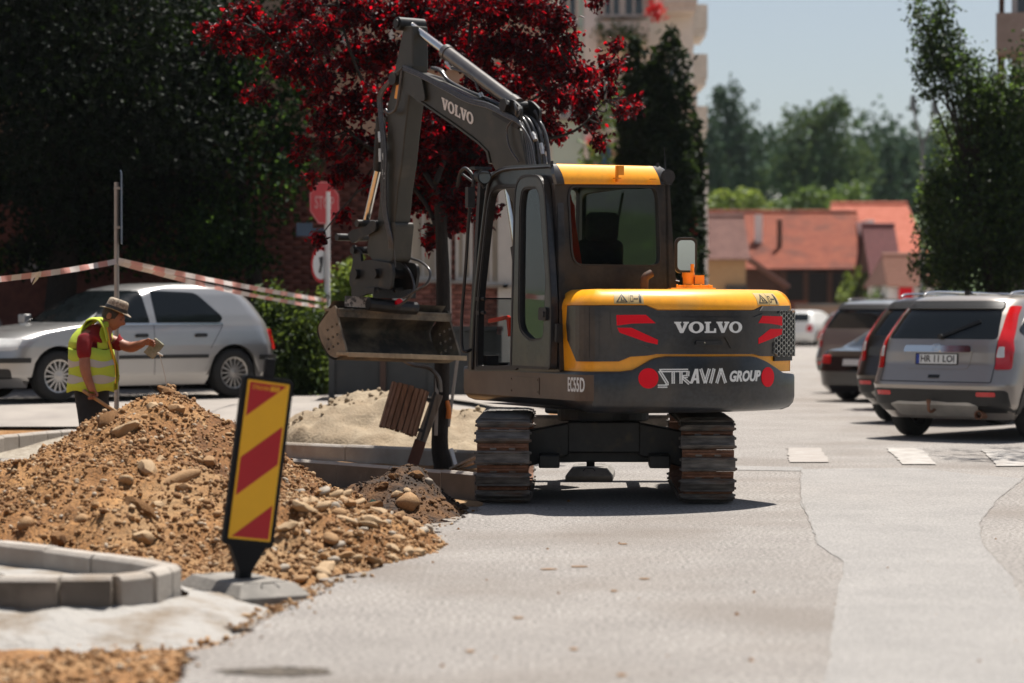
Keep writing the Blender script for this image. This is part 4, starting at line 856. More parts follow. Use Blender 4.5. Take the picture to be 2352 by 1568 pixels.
leafy = tree('bush', 'light green bush between the plum tree and the tall conifer', (at(1395, 600, 52).x, 52, 0), 5, [bl(1395, 300, 40, 70, 52), bl(1380, 380, 45, 60, 52), bl(1420, 250, 30, 60, 52.5), bl(1400, 480, 60, 80, 52)], M_MLEAF, .13, 900, .06, None, .3, .2, 'bush')
P = blob_pts(at(1575, 520, 46), (.18, .18, .2), 120, 10); fr = empty('flower_pot', at(1575, 520, 46), 0, 'red flowers at the foot of the conifers', 'flowers'); leaves('petals', P, .09, M_FLW, fr); b = MB(); b.cyl((0, 0, -.1), (0, 0, -3.0), .03, 6); b.build('stand', M_CONC, fr)
# right-hand trees
M_RGT = leaf_mat('right_leaf', [(.007, .018, .008), (.026, .052, .017)], (.22, .36, .06), .5, .5, .2, split=.5)
YR_ = 37.0
tree('birch_tree', 'leafy tree with a drooping high branch at the right edge', (at(2290, 700, YR_).x, YR_, 0), 8,
     [bl(2130, 60, 36, 50, YR_, .4), bl(2165, 110, 40, 44, YR_, .4), bl(2120, 165, 30, 30, YR_, .35), bl(2190, 170, 60, 46, YR_, .5), bl(2240, 190, 50, 40, YR_, .5), bl(2110, 20, 24, 34, YR_, .3), bl(2170, 20, 26, 40, YR_, .3), bl(2155, 215, 40, 20, YR_, .3), bl(2215, 140, 30, 24, YR_, .3), bl(2150, 100, 46, 60, YR_ + .2, .4), bl(2185, 150, 50, 40, YR_ + .2, .4), bl(2250, 230, 60, 50, YR_, .5), bl(2290, 230, 60, 50, YR_, .5)], M_RGT, .065, 6500, .10, 'trees at the right edge', .45, .2, trunk_top=.5, limbs=3)
tree('birch_tree', 'dense dark green tree behind the silver car at the right edge', (at(2300, 700, YR_ + .6).x, YR_ + .6, 0), 6.5,
     [bl(2300, 300, 80, 100, YR_, .8), bl(2250, 380, 90, 90, YR_, .8), bl(2330, 430, 110, 120, YR_, .9), bl(2210, 480, 80, 90, YR_, .7), bl(2290, 560, 120, 100, YR_, .9), bl(2190, 570, 60, 80, YR_ + .3, .6), bl(2370, 250, 90, 120, YR_, .9), bl(2400, 560, 120, 140, YR_, .9), bl(2165, 420, 36, 50, YR_, .4), bl(2240, 640, 90, 60, YR_ + .4, .7), bl(2340, 640, 120, 60, YR_ + .4, .7), bl(2310, 460, 130, 140, YR_ + 1.2, .5), bl(2230, 300, 60, 60, YR_ + .2, .6), bl(2180, 640, 60, 50, YR_ + .4, .6), bl(2150, 480, 46, 70, YR_, .5), bl(2150, 580, 46, 70, YR_, .5), bl(2310, 270, 70, 60, YR_, .6), bl(2350, 330, 80, 90, YR_ + .2, .7), bl(2320, 340, 90, 90, YR_ + .5, .7), bl(2260, 480, 100, 110, YR_ + .6, .6)], M_RGT, .075, 5200, .2, 'trees at the right edge', .38, .2)
tree('tree', 'light green young tree left of the dark tree at the right', (at(2165, 700, 41).x, 41, 0), 5, [bl(2180, 340, 46, 70, 41, .5), bl(2150, 430, 40, 60, 41, .5), bl(2170, 520, 40, 80, 41, .5), bl(2150, 610, 30, 40, 41, .4)], M_MLEAF, .075, 2600, .07, 'trees at the right edge', .3, .3)
tree('tree', 'leafy tree standing out of frame to the right of the parked row', (10.2, 28.2, 0), 9, [((7.5, 26.3, 8.2), (1.5, 1.5, .8)), ((8.9, 26.0, 8.6), (1.6, 1.7, .9)), ((9.2, 27.8, 8.9), (1.6, 1.5, .9)), ((10.2, 26.9, 9.3), (1.5, 1.5, .9))], M_DLEAF, .14, 1500, .14, 'trees at the right edge', .3, .2)
# far trees
FT = [('round far tree with two crowns above the barn', 1880, 300, [(1850, 300, 55, 50), (1920, 280, 50, 48), (1880, 370, 80, 60), (1830, 400, 60, 50), (1930, 390, 60, 60), (1880, 440, 90, 40)], 165, M_FAR1), ('tall dark pine like tree left of the round far tree', 1670, 250, [(1670, 215, 28, 34), (1672, 280, 46, 46), (1665, 340, 60, 50), (1690, 390, 70, 40)], 175, M_FAR2),
      ('broad low far tree left of centre on the hill', 1740, 380, [(1720, 350, 50, 44), (1760, 370, 44, 40), (1750, 420, 60, 36), (1700, 430, 50, 30)], 180, M_FAR2), ('low green bushes behind the barn roof on the left', 1685, 470, [(1660, 465, 40, 22), (1700, 462, 40, 22), (1740, 475, 34, 16)], 150, M_YLEAF), ('bushy green mound of trees behind the barn roof', 1850, 470, [(1830, 468, 40, 20), (1880, 460, 50, 26), (1945, 455, 44, 34)], 150, M_MLEAF),
      ('dark spruce right of the round far tree', 2040, 400, [(2040, 350, 12, 30), (2040, 400, 22, 40), (2042, 445, 30, 30)], 170, M_FAR2), ('second dark spruce beside the lamp post', 2080, 400, [(2082, 350, 14, 34), (2078, 405, 24, 40), (2080, 450, 32, 30)], 172, M_FAR2), ('pale far trees between the spruces and the round tree', 2000, 420, [(1985, 400, 30, 44), (2010, 430, 34, 40), (2060, 440, 40, 34), (1975, 450, 40, 24)], 185, M_FAR1),
      ('distant trees behind the lamp post', 2130, 400, [(2130, 400, 40, 40), (2160, 420, 40, 50), (2120, 450, 50, 40), (2165, 350, 10, 40)], 180, M_FAR2), ('dark trees at the foot of the apartment block', 1640, 420, [(1625, 330, 30, 50), (1640, 400, 40, 50), (1620, 440, 40, 34)], 165, M_FAR2), ('bush in front of the barn', 1965, 665, [(1960, 650, 28, 26), (1980, 670, 26, 26), (1945, 680, 24, 22), (1975, 640, 20, 18)], 105, M_YLEAF), ('round green shrub by the small white house', 2010, 690, [(2010, 690, 24, 20), (2030, 680, 20, 24)], 98, M_MLEAF)]
for (lb_, u, v, bs, Y, m) in FT:
    zb = max(0, hillz(at(u, v, Y).x, Y)) if Y > 120 else 0
    tree('far_tree' if Y > 120 else 'shrub', lb_, (at(u, v, Y).x, Y, zb), max(1.2, at(u, v, Y).z - zb + 1), [bl(a, c, d, e, Y + RNG.uniform(-1, 1)) for (a, c, d, e) in bs], m, .42 if Y > 140 else .18, 300 if Y > 140 else 800, .25, 'trees beyond the end of the road', .3, .3, 'tree' if Y > 120 else 'shrub')
fb = []
for i in range(90): x = RNG.uniform(14, 52); y = RNG.uniform(205, 250); fb.append(((x, y, hillz(x, y) + RNG.uniform(1, 6.5)), (RNG.uniform(3, 5), 3, RNG.uniform(2, 4))))
o = leaves('woodland', np.concatenate([blob_pts(c, r, 260, 20, .3, .2) for c, r in fb]), RNG.uniform(.6, 1.0, 90 * 260), M_FAR2, None, .4, 'stuff'); o['label'] = 'hazy woodland on the far hillside'
# street lamp
lp_ = empty('street_lamp', (at(2118, 690, 78).x, 78, 0), 0, 'tall double armed street lamp before the far trees', 'street lamp')
b = MB(); hh = at(2118, 330, 78).z; b.tube([(0, 0, 0), (0, 0, hh * .5), (0, 0, hh)], [.10, .08, .06], 10); b.build('pole', mat('lamp_grey', (.12, .13, .13), rough=.5), lp_)
for sx, vt in ((-.28, 245), (.35, 255)):
    b = MB(); zt = at(2118, vt, 78).z; b.tube(spline([(0, 0, hh), (sx * .7, 0, (hh + zt) / 2), (sx, 0, zt)], 4), .04, 6); b.build('arm', MATS['lamp_grey'], lp_); b = MB(); b.box((sx * 1.1, 0, zt + .12), (.2, .3, .5), taper=.6); b.build('lamp_head', MATS['lamp_grey'], lp_)

# street trees across the road, out of frame to the right: they show as reflections in the cab glass and paint
fb = []
for i, (x, y, h, r) in enumerate([(24, 2, 5, 4), (28, -6, 6, 4.5), (31, -14, 5.5, 4), (22, 9, 5.5, 4)]): fb.append(((x, y, h), (r, r, 3.6))); fb.append(((x + 2, y, h - 3), (r * .8, r * .8, 2.2)))
o = leaves('treeline', np.concatenate([blob_pts(c, r, 2200, 40, .25, .3) for c, r in fb]), RNG.uniform(.35, .6, len(fb) * 2200), M_DLEAF, None, .4, 'stuff'); o['label'] = 'street trees across the road, mirrored darkly in the rear cab window'
bt = MB()
for i, (c, r) in enumerate(fb[::2]): bt.tube([(c[0], c[1], -.1), (c[0] + .1, c[1], c[2] * .5), (c[0], c[1], c[2])], [.25, .18, .1], 8)
props(bt.build('treeline_trunks', M_BARK), kind='stuff', label='trunks of the street trees across the road')
# air
hz = bpy.data.materials.new('haze'); hz.use_nodes = True; n_ = hz.node_tree.nodes; n_.remove(n_['Principled BSDF'])
pv = n_.new('ShaderNodeVolumePrincipled'); pv.inputs['Color'].default_value = (.80, .88, .95, 1); pv.inputs['Density'].default_value = .00011; pv.inputs['Anisotropy'].default_value = .2
hz.node_tree.links.new(pv.outputs[0], n_['Material Output'].inputs['Volume'])
b = MB(); b.box((0, 730, 19), (1820, 1600, 41)); o = b.build('haze', hz); props(o, kind='stuff', label='thin summer haze over the street')
# ================================================================== EXCAVATOR
TH = R(27); XC = Vector((0.72, 19.1, 0))
EXC = empty('excavator', XC, 27 * pi / 180, 'yellow and charcoal compact excavator on tracks with its arm folded up, standing on the road', 'excavator')
MH = Matrix.Translation(XC) @ Matrix.Rotation(TH, 4, 'Z'); MHi = MH.inverted()
EO = MHi @ CAM; M3 = MHi.to_3x3()
def hx(u, v, x0): d = M3 @ ray(u, v); p = EO + d * ((x0 - EO.x) / d.x); return (p.y, p.z)
def hy(u, v, y0): d = M3 @ ray(u, v); p = EO + d * ((y0 - EO.y) / d.y); return (p.x, p.z)
def hY(u, v, Y): return MHi @ at(u, v, Y)
def Z1(x, y): return (1025.9 + .37388 * x, 322.4 + .37388 * y)
def Z4(x, y): return (1025.9 + .37388 * x, 820.7 + .37388 * y)
def Z2(x, y): return (703.5 + .2991 * x, .2991 * y)
def Z3(x, y): return (703.5 + .2991 * x, 410.3 + .2991 * y)
# --- outline of the slewing upper body, left front -> tail -> right front
def outline():
    pts = [(-.925, .62 - .05 * i) for i in range(0, 38)]
    a0 = math.asin(.87 / 1.65)
    cor = [(-.925, -1.24), (-.918, -1.30), (-.90, -1.355), (-.872, -1.40)]
    pts = [p for p in pts if p[1] > -1.22] + cor
    n = 44
    for i in range(n + 1):
        a = -a0 + 2 * a0 * i / n; pts.append((1.65 * sin(a), -1.65 * cos(a)))
    pts += [(-x, y) for x, y in reversed(cor)]
    pts += [(.925, y) for y in np.arange(-1.2, .63, .07)]
    return pts
OUT = outline(); OUTN = []; OUTS = [0.0]
for i in range(1, len(OUT)): OUTS.append(OUTS[-1] + math.dist(OUT[i], OUT[i - 1]))
for i in range(len(OUT)):
    a = Vector(OUT[max(0, i - 1)]); b = Vector(OUT[min(len(OUT) - 1, i + 1)]); d = (b - a).normalized(); OUTN.append((d.y, -d.x))
OUTN = [(-n[0], -n[1]) if (n[0] * p[0] + n[1] * p[1]) < 0 else n for n, p in zip(OUTN, OUT)]
OX = [p[0] for p in OUT]; OY = [p[1] for p in OUT]; NX = [p[0] for p in OUTN]; NY = [p[1] for p in OUTN]
def T(s, z, off=0.0):
    nx = interp(s, OUTS, NX); ny = interp(s, OUTS, NY); return Vector((interp(s, OUTS, OX) + nx * off, interp(s, OUTS, OY) + ny * off, z))
def th(u, v):
    d = M3 @ ray(u, v); best = None
    for i in range(len(OUT) - 1):
        ax, ay = OUT[i]; bx, by = OUT[i + 1]; ex, ey = bx - ax, by - ay
        den = d.x * ey - d.y * ex
        if abs(den) < 1e-9: continue
        t = ((ax - EO.x) * ey - (ay - EO.y) * ex) / den; k = ((ax - EO.x) * d.y - (ay - EO.y) * d.x) / den
        if -1e-6 <= k <= 1 + 1e-6 and (best is None or t < best[0]): best = (t, OUTS[i] + k * (OUTS[i + 1] - OUTS[i]))
    if best is None:  # past the silhouette: tangent point
        best = min(((-(MH @ Vector((x, y, 0))).x / (MH @ Vector((x, y, 0))).y, s) for x, y, s in zip(OX, OY, OUTS)))
        s = best[1]; p = MH @ T(s, 0); return (s, CAMZ + (712 - v) / FPX * p.y)
    return (best[1], EO.z + best[0] * d.z)
def t1(pts): return [th(*Z1(*p)) for p in pts]
def t4(pts): return [th(*Z4(*p)) for p in pts]
CWP = sorted([th(*p) for p in [(1352, 853), (1425, 853), (1455, 849), (1500, 823), (1530, 818), (1735, 818), (1762, 829), (1800, 855), (1822, 858)]])
ZSK = CWP[0][1]
CS = [p[0] for p in CWP]; CZ = [p[1] for p in CWP]
def cwtop(s): return interp(s, CS, CZ)
sE = OUTS[-1]
SS = [s for s in OUTS]
# counterweight and skirt in one casting line
b = MB(); rings = []
for kind in range(8):
    ring = []
    for s in SS:
        zt = cwtop(s); f = ss(1.5, 2.0, s)   # front skirt is flatter below than the casting
        zb = lerp(.735, .70, f)
        row = [(zb, -.16), (zb, -.10), (zb + .02, -.045), (zb + .055, -.012), (zb + .10, 0), (zt - .02, 0), (zt - .004, -.006), (zt, -.03)][kind]
        ring.append(T(s, row[0], row[1]))
    rings.append(ring)
b.rows(rings)
cw = b.build('counterweight', M_GREY, EXC, smooth=40)
cw['label'] = 'charcoal counterweight with white company lettering'
b = MB(); sJ = th(*Z4(905, 180))[0]; b.plate([[(.02, .792), (sJ, .792), (sJ, ZSK - .025), (.02, ZSK - .025)]], T, -.004, .0035, .06); b.build('side_panel', mat('soil_reflection_brown', (.070, .044, .030), rough=.42, vscale=3, col2=(.11, .072, .050), coat=.1, bump=.03), cw)  # added overlay; its brown paints the sunlit soil's reflection onto the skirt
b = MB()
b.add([T(s, .71, -.15) for s in SS], [tuple(range(len(SS)))])
b.build('underside_plate', M_BLKM, EXC)
# engine hood (yellow), from behind the cab round the tail to the right front
def fr(z, z0=1.452, r=.152): return 0.0 if z < z0 else math.sqrt(max(0, r * r - (z - z0) ** 2)) - r
HS = [s for s in SS if interp(s, OUTS, OY) < -.90 or interp(s, OUTS, OX) > 0]
b = MB(); rows = []
for z, o in [(.99, -.035), (1.44, -.030)] + [(z_, fr(z_) - .026) for z_ in (1.47, 1.50, 1.525, 1.55, 1.57, 1.585, 1.595, 1.601)] + [(1.604, -.2)]:
    rows.append([T(s, z, o) for s in HS])
b.rows(rows); b.add(rows[-1], [tuple(range(len(HS)))])
hood = b.build('engine_hood', M_YEL, EXC, smooth=50)
# rounded lower lip of the yellow hood (right end steps up)
ty = dict(step=.05)
b = MB(); b.plate([t1([(712, 912), (2108, 912), (2110, 1012), (2085, 1018), (1938, 1016), (1888, 1040), (1300, 1038), (1228, 1010), (735, 1010), (712, 1010)])],
                  lambda s, z, t: T(s, min(z, 1.6), fr(min(z, 1.6)) + t), -.03, -.006, step=.05, stepy=.014)
b.build('hood_band', M_YEL, hood, smooth=30)
# dark rear panel
PN = [(735, 1014), (1225, 1014), (1298, 1044), (1888, 1044), (1940, 1020), (2085, 1022), (2062, 1180), (2020, 1325), (1940, 1325), (1900, 1312), (1290, 1312), (1235, 1322), (1130, 1328), (1060, 1357), (790, 1357), (735, 1225), (727, 1130)]
b = MB(); b.plate([t1(PN)], T, -.035, -.008, **ty); pnl = b.build('rear_panel', M_GREY, EXC, bevel=.004)
b = MB(); b.plate([t1([(1010, 1062), (1040, 1055), (1240, 1056), (1292, 1086), (1890, 1086), (1940, 1062), (2062, 1062), (2062, 1195), (1945, 1270), (1745, 1275), (1708, 1206), (1520, 1206), (1488, 1272), (1240, 1272), (1022, 1192), (1010, 1150)])], T, -.012, .004, **ty)
b.build('raised_panel', M_GREY, pnl, bevel=.005)
b = MB()
for P in ([(1042, 1072), (1222, 1070), (1283, 1122), (1140, 1124), (1045, 1137)], [(1047, 1150), (1135, 1150), (1297, 1225), (1295, 1253), (1225, 1238), (1062, 1180)],
          [(1937, 1077), (2057, 1080), (2057, 1137), (1985, 1125), (1912, 1121)], [(1985, 1157), (2058, 1157), (2055, 1190), (1912, 1250), (1912, 1215)]):
    m_ = MB(); m_.plate([t1(P)], T, .003, .0065, **ty); m_.build('red_reflector', M_RED, pnl)
for xs_ in (872, 935):
    b = MB(); b.plate([t1([(xs_, 1030), (xs_ + 3, 1030), (xs_ + 3, 1340), (xs_, 1340)])], T, -.01, -.0065, **ty); b.build('panel_seam', M_BLACK, pnl)
# pull handle
b = MB(); b.plate([t1([(1528, 1230), (1690, 1230), (1690, 1257), (1528, 1257)])], T, .0, .012, **ty); hd = b.build('hood_handle', M_BLACK, pnl, bevel=.003)
b = MB(); c0 = th(*Z1(1580, 1243)); b.plate([[(c0[0] + .008 * cos(a), c0[1] + .008 * sin(a)) for a in np.linspace(0, 2 * pi, 12, False)]], T, .010, .015); b.build('lock', M_STEEL, pnl)
# brand lettering: slab serif capitals as outlines on a 1.0 high grid
def SL_V(): return [[(0, 1), (0, .86), (.07, .86), (.40, 0), (.62, 0), (.95, .86), (1.02, .86), (1.02, 1), (.62, 1), (.62, .86), (.70, .86), (.545, .36), (.40, .86), (.48, .86), (.48, 1)]]
def SL_L(): return [[(0, 1), (0, .86), (.09, .86), (.09, .14), (0, .14), (0, 0), (.86, 0), (.86, .40), (.72, .40), (.69, .16), (.36, .16), (.36, .86), (.47, .86), (.47, 1)]]
def SL_O():
    o = [(.55 + .55 * cos(a), .5 + .52 * sin(a)) for a in np.linspace(0, 2 * pi, 28, False)]
    i = [(.55 + .26 * cos(a), .5 + .36 * sin(a)) for a in np.linspace(0, 2 * pi, 24, False)]
    return [o, i]
def volvo(b, mp, t0, t1_, step=None):
    x = 0
    for fn, wd in ((SL_V, 1.0), (SL_O, 1.14), (SL_L, .86), (SL_V, 1.0), (SL_O, 1.1)):
        b.plate([[(px + x, py) for px, py in lp] for lp in fn()], mp, t0, t1_, step); x += wd + (.0 if fn is SL_V else .03)
    return x
VW = 1.0 + 1.17 + .89 + 1.0 + 1.10
sa, za = th(*Z1(1397, 1182)); sb, zb = th(*Z1(1812, 1182)); sc_, zc = th(*Z1(1600, 1113)); zb2 = th(*Z1(1600, 1182))[1]
b = MB(); volvo(b, lambda x, y, t: T(sa + (sb - sa) * x / VW, zb2 + (zc - zb2) * y, t), .003, .006, .3); b.build('lettering', M_WHITE, pnl)
# counterweight lettering and red discs
def disc4(x, y):
    s0, z0 = th(*Z4(x, y)); return [(s0 + .074 * cos(a), z0 + .074 * sin(a)) for a in np.linspace(0, 2 * pi, 28, False)]
for p in ((1239, 128), (1972, 120)):
    b = MB(); b.plate([disc4(*p)], T, 0, .004, .05); b.build('red_disc', M_RED, cw)
sa, _ = th(*Z4(1297, 120)); sb, _ = th(*Z4(1716, 120)); zlo = th(*Z4(1500, 160))[1]; zhi = th(*Z4(1500, 70))[1]; H_ = zhi - zlo
SW = sb - sa
def road_stroke(b, pts, wd):
    """a letter stroke drawn as a road: two edge lines and a dashed middle"""
    for off in (-.0075, .0075):
        b2 = []
        for i in range(len(pts) - 1):
            p = Vector(pts[i]); q = Vector(pts[i + 1]); d = (q - p).normalized(); n = Vector((-d.y, d.x)) * off
            lw = .0092; m = Vector((-d.y, d.x)) * lw / 2
            b.plate([[tuple(p + n - m), tuple(q + n - m), tuple(q + n + m), tuple(p + n + m)]], lambda x, y, t: T(sa + x, zlo + y, t), 0, .004, .08)
b = MB(); h = H_; k = SW / 7.0; wd = .034
road_stroke(b, [(.42 * SW, .9 * h), (.02 * SW, .9 * h)], wd)
road_stroke(b, [(.02 * SW, .9 * h), (.13 * SW, .02 * h), ], wd); road_stroke(b, [(.13 * SW, -.16 * h), (0.0, -.16 * h)], wd)
road_stroke(b, [(.125 * SW, .05 * h), (.125 * SW, -.10 * h)], wd)
road_stroke(b, [(.21 * SW, .84 * h), (.21 * SW, 0)], wd)
road_stroke(b, [(.32 * SW, .84 * h), (.32 * SW, 0)], wd); road_stroke(b, [(.42 * SW, .86 * h), (.415 * SW, .5 * h), (.33 * SW, .45 * h)], wd * .9)
road_stroke(b, [(.34 * SW, .42 * h), (.44 * SW, 0)], wd * .9)
b.plate([[(.445 * SW, 0), (.52 * SW, h), (.565 * SW, h), (.585 * SW, 0), (.545 * SW, 0), (.54 * SW, .22 * h), (.505 * SW, .22 * h), (.485 * SW, 0)], [(.515 * SW, .38 * h), (.54 * SW, .38 * h), (.538 * SW, .72 * h)]], lambda x, y, t: T(sa + x, zlo + y, t), 0, .004, .05)
road_stroke(b, [(.605 * SW, h), (.672 * SW, .02 * h)], wd * .85); road_stroke(b, [(.672 * SW, .02 * h), (.735 * SW, h)], wd * .85)
road_stroke(b, [(.752 * SW, 0), (.808 * SW, h)], wd * .85)
road_stroke(b, [(.848 * SW, 0), (.915 * SW, h)], wd * .85); road_stroke(b, [(.915 * SW, h), (.99 * SW, 0)], wd * .85)
s1, z1 = th(*Z4(1738, 150)); s2, _ = th(*Z4(1927, 150)); hz = th(*Z4(1830, 84))[1] - z1
b.text('GROUP', lambda x, y, t: T(s1 + x, z1 + y, t), 0, .004, size=hz * 1.38, shear=.22, bold=.004, step=.06, width=s2 - s1)
b.build('lettering', M_WHITE, cw)
s1, z1 = th(*Z4(749, 209)); s2, _ = th(*Z4(850, 209)); hz = th(*Z4(800, 124))[1] - z1
b = MB(); b.text('EC55D', lambda x, y, t: T(s1 + x, z1 + y, t), .003, .007, size=hz * 1.38, bold=.003, step=.05, width=s2 - s1, font_space=1.12); b.build('lettering', M_WHITE, cw)
b = MB(); y0, z0 = hx(*Z4(397, 218), -.925); y1, zz1 = hx(*Z4(573, 124), -.925)
mpx = lambda x, y, t: Vector((-.925 - t, x, y))
b.plate([rrect(min(y0, y1), z0, max(y0, y1), zz1, .012)], mpx, .002, .008)
for yy in (y0, y1):
    for z_ in (z0, zz1): b.plate([[(yy + (.02 if yy < (y0 + y1) / 2 else -.02) + .006 * cos(a), z_ + (.02 if z_ == z0 else -.02) + .006 * sin(a)) for a in np.linspace(0, 2 * pi, 8, False)]], mpx, .007, .013)
b.build('cover_plate', MATS['soil_reflection_brown'], cw, bevel=.002)  # same painted soil reflection as on the skirt
# warning stickers on the yellow band
M_CREAM = mat('sticker_cream', (.50, .36, .15), rough=.5, var=.04); M_INK = mat('sticker_ink', (.02, .02, .02), rough=.5, var=.01)
def zband(z): return -.006 if z < 1.5 else -.006
for (xa, ya, xb, yb) in ((1030, 932, 1213, 1004), (1918, 937, 2050, 1008)):
    sA, zB = th(*Z1(xa, yb)); sB, zT = th(*Z1(xb, yb)); zT = th(*Z1((xa + xb) / 2, ya))[1]; W_, Hh = sB - sA, zT - zB
    mp = lambda x, y, t: T(sA + x * W_, zB + y * Hh, fr(zB + y * Hh) + t)
    b = MB(); b.plate([[(0, 0), (1, 0), (1, 1), (0, 1)]], mp, -.009, -.0035, .125, .1); st = b.build('warning_sticker', M_CREAM, EXC)
    b = MB(); b.plate([[(.06, .14), (.46, .14), (.26, .92)], [(.12, .2), (.26, .76), (.40, .2)]], mp, -.004, -.0015, .125, .1)
    b.plate([[(.22, .3), (.34, .3), (.34, .36), (.27, .36), (.27, .6), (.24, .6)]], mp, -.004, -.0015, .125, .1)
    b.plate([[(.55, .2), (.65, .2), (.65, .75), (.55, .75)], [(.565, .26), (.635, .26), (.635, .69), (.565, .69)]], mp, -.004, -.0015, .125, .1)
    b.plate([[(.67, .47), (.71, .56), (.71, .5), (.78, .5), (.78, .56), (.82, .47), (.78, .38), (.78, .44), (.71, .44), (.71, .38)]], mp, -.004, -.0015, .125, .1)
    b.plate([[(.85, .1), (.88, .1), (.885, .4), (.89, .1), (.92, .1), (.93, .7), (.9, .74), (.92, .86), (.885, .92), (.85, .86), (.87, .74), (.84, .7)]], mp, -.004, -.0015, .125, .1)
    b.plate([[(.5, 0), (.505, 0), (.505, 1), (.5, 1)]], mp, -.004, -.0015, .125, .1)
    b.build('pictogram', M_INK, st)
# side grille with honeycomb at the right rear corner
M_GRL = mat('grille_plastic', (.30, .30, .29), rough=.3, metal=.6, var=.1)
b = MB(); s0 = th(*Z1(2050, 1100))[0]; q = .024
for i in range(-2, 26):
    for j in range(22):
        cs = s0 - .10 + i * q * 1.5; cz = th(*Z1(2080, 1318))[1] + .01 + (j + (i % 2) * .5) * q * 1.732 * .98
        lim = s0 - .02 if cz > 1.27 else s0 - .09
        if cz > 1.435 or cs < lim or cs > s0 + .45: continue
        o = [(cs + q * 1.0 * cos(a), cz + q * 1.0 * sin(a)) for a in np.linspace(0, 2 * pi, 6, False)]
        n_ = [(cs + q * .8 * cos(a), cz + q * .8 * sin(a)) for a in np.linspace(0, 2 * pi, 6, False)]
        b.plate([o, n_], T, -.012, .006)
gr = b.build('side_grille', M_GRL, EXC); gr['label'] = 'silver honeycomb grille at the rear corner'
b = MB(); b.plate([[(s0 - .05, 1.07), (s0 + .5, 1.07), (s0 + .5, 1.45), (s0 - .05, 1.45)]], T, -.033, -.016, .05); b.build('grille_backing', M_BLACK, gr)
b = MB(); b.plate([t1([(1945, 1018), (2108, 1014), (2108, 1036), (2085, 1048), (1925, 1046)])], T, -.02, .002, **ty); b.build('grey_trim', mat('grey_plastic', (.16, .155, .145), rough=.5), EXC)
# exhaust, filler caps on the hood
p = hY(1480, 664, 17.98); b = MB()
b.tube(spline([(p.x, p.y, 1.57), (p.x, p.y, 1.665), (p.x + .012, p.y - .005, 1.70), (p.x + .055, p.y - .01, 1.725)], 4), .031, 12); ex = b.build('exhaust_pipe', mat('burnt_pipe', (.05, .025, .015), rough=.7, vscale=14, col2=(.11, .055, .03)), EXC, smooth=50)
M_ORN = mat('orange_cap', (.80, .30, .02), rough=.4, var=.05)
c0 = hY(1590, 664, 18.35); b = MB(MHi @ Matrix.Translation(MH @ Vector((c0.x, c0.y, 0))))
b.box((.0, 0, 1.608), (.34, .2, .02)); b.box((-.16, 0, 1.61), (.1, .12, .014)); b.box((.02, 0, 1.625), (.26, .12, .03))
for k in range(5): b.cyl((-.12 + .06 * k, -.07, 1.62), (-.12 + .06 * k, -.07, 1.645), .007, 6)
b.build('filler_plate', M_YEL, EXC, bevel=.003)
b = MB(MHi @ Matrix.Translation(MH @ Vector((c0.x, c0.y, 0))))
b.cyl((-.03, 0, 1.63), (-.03, 0, 1.71), .042, 20); b.cyl((-.03, 0, 1.70), (-.03, 0, 1.735), .048, 20); b.box((.055, 0, 1.68), (.07, .06, .07)); b.cyl((.0, 0, 1.73), (.0, 0, 1.80), .014, 8)
b.build('filler_cap', M_ORN, EXC, smooth=40)
# ------------------------------------------------------------------ cab
XL, XR, YR, YF = -.93, .075, -.93, .52
def smap(x, y, t): return Vector((-(.93 - .03 * (y - 1) / 1.5) - t, x, y))
def rmap(x, y, t): return Vector((x, YR - t, y))
def s1p(pts): return [hx(*Z1(*p), -.925) for p in pts]
def r1p(pts): return [hy(*Z1(*p), YR) for p in pts]
side_out = rpoly(s1p([(138, 1418), (152, 1000), (218, 330), (240, 205), (330, 156), (640, 140), (672, 400), (697, 1420)]), [.01, .3, .2, .12, .15, .05, .3, .01])
door_hole = rpoly(s1p([(192, 1392), (192, 1005), (252, 340), (285, 290), (440, 282), (436, 1392)]), [.03, .2, .15, .08, .03, .02])
rear_hole = rpoly(s1p([(450, 300), (600, 286), (655, 900), (650, 1260), (455, 1260)]), .06)
b = MB(); b.plate([side_out, door_hole, rear_hole], smap, -.05, 0); cabs = b.build('cab_side', M_GREY, EXC, bevel=.012, bseg=3)
# raised weather rail round the doorway
def ring(b, poly, w, mp, t0, t1_):
    c = Vector((sum(p[0] for p in poly) / len(poly), sum(p[1] for p in poly) / len(poly))); n = len(poly); inner = []
    for i in range(n):
        a = Vector(poly[i - 1]); p = Vector(poly[i]); q = Vector(poly[(i + 1) % n]); d = (q - a).normalized(); nn = Vector((-d.y, d.x))
        if nn.dot(c - p) < 0: nn = -nn
        inner.append(tuple(p + nn * w))
    vs = []; fs = []
    for t in (t0, t1_):
        for pl in (poly, inner): vs += [mp(x, y, t) for x, y in pl]
    for i in range(n):
        j = (i + 1) % n
        fs += [(2 * n + i, 2 * n + j, 3 * n + j, 3 * n + i), (i, j, 2 * n + j, 2 * n + i), (n + i, n + j, 3 * n + j, 3 * n + i)]
    b.add(vs, fs); return inner
b = MB(); ring(b, door_hole, -.022, smap, -.005, .012); ring(b, door_hole, .012, smap, -.045, .006)
b.build('door_seal', M_BLACK, cabs)
b = MB(); so_ = rpoly(s1p([(165, 1405), (175, 1000), (236, 340), (256, 225), (330, 178), (630, 160), (645, 190)]), [.01, .3, .2, .12, .12, .04, .01])
b.tube([smap(x, y, .008) for x, y in so_[:-1]], .011, 6); b.build('drip_rail', M_BLACK, cabs, smooth=60)
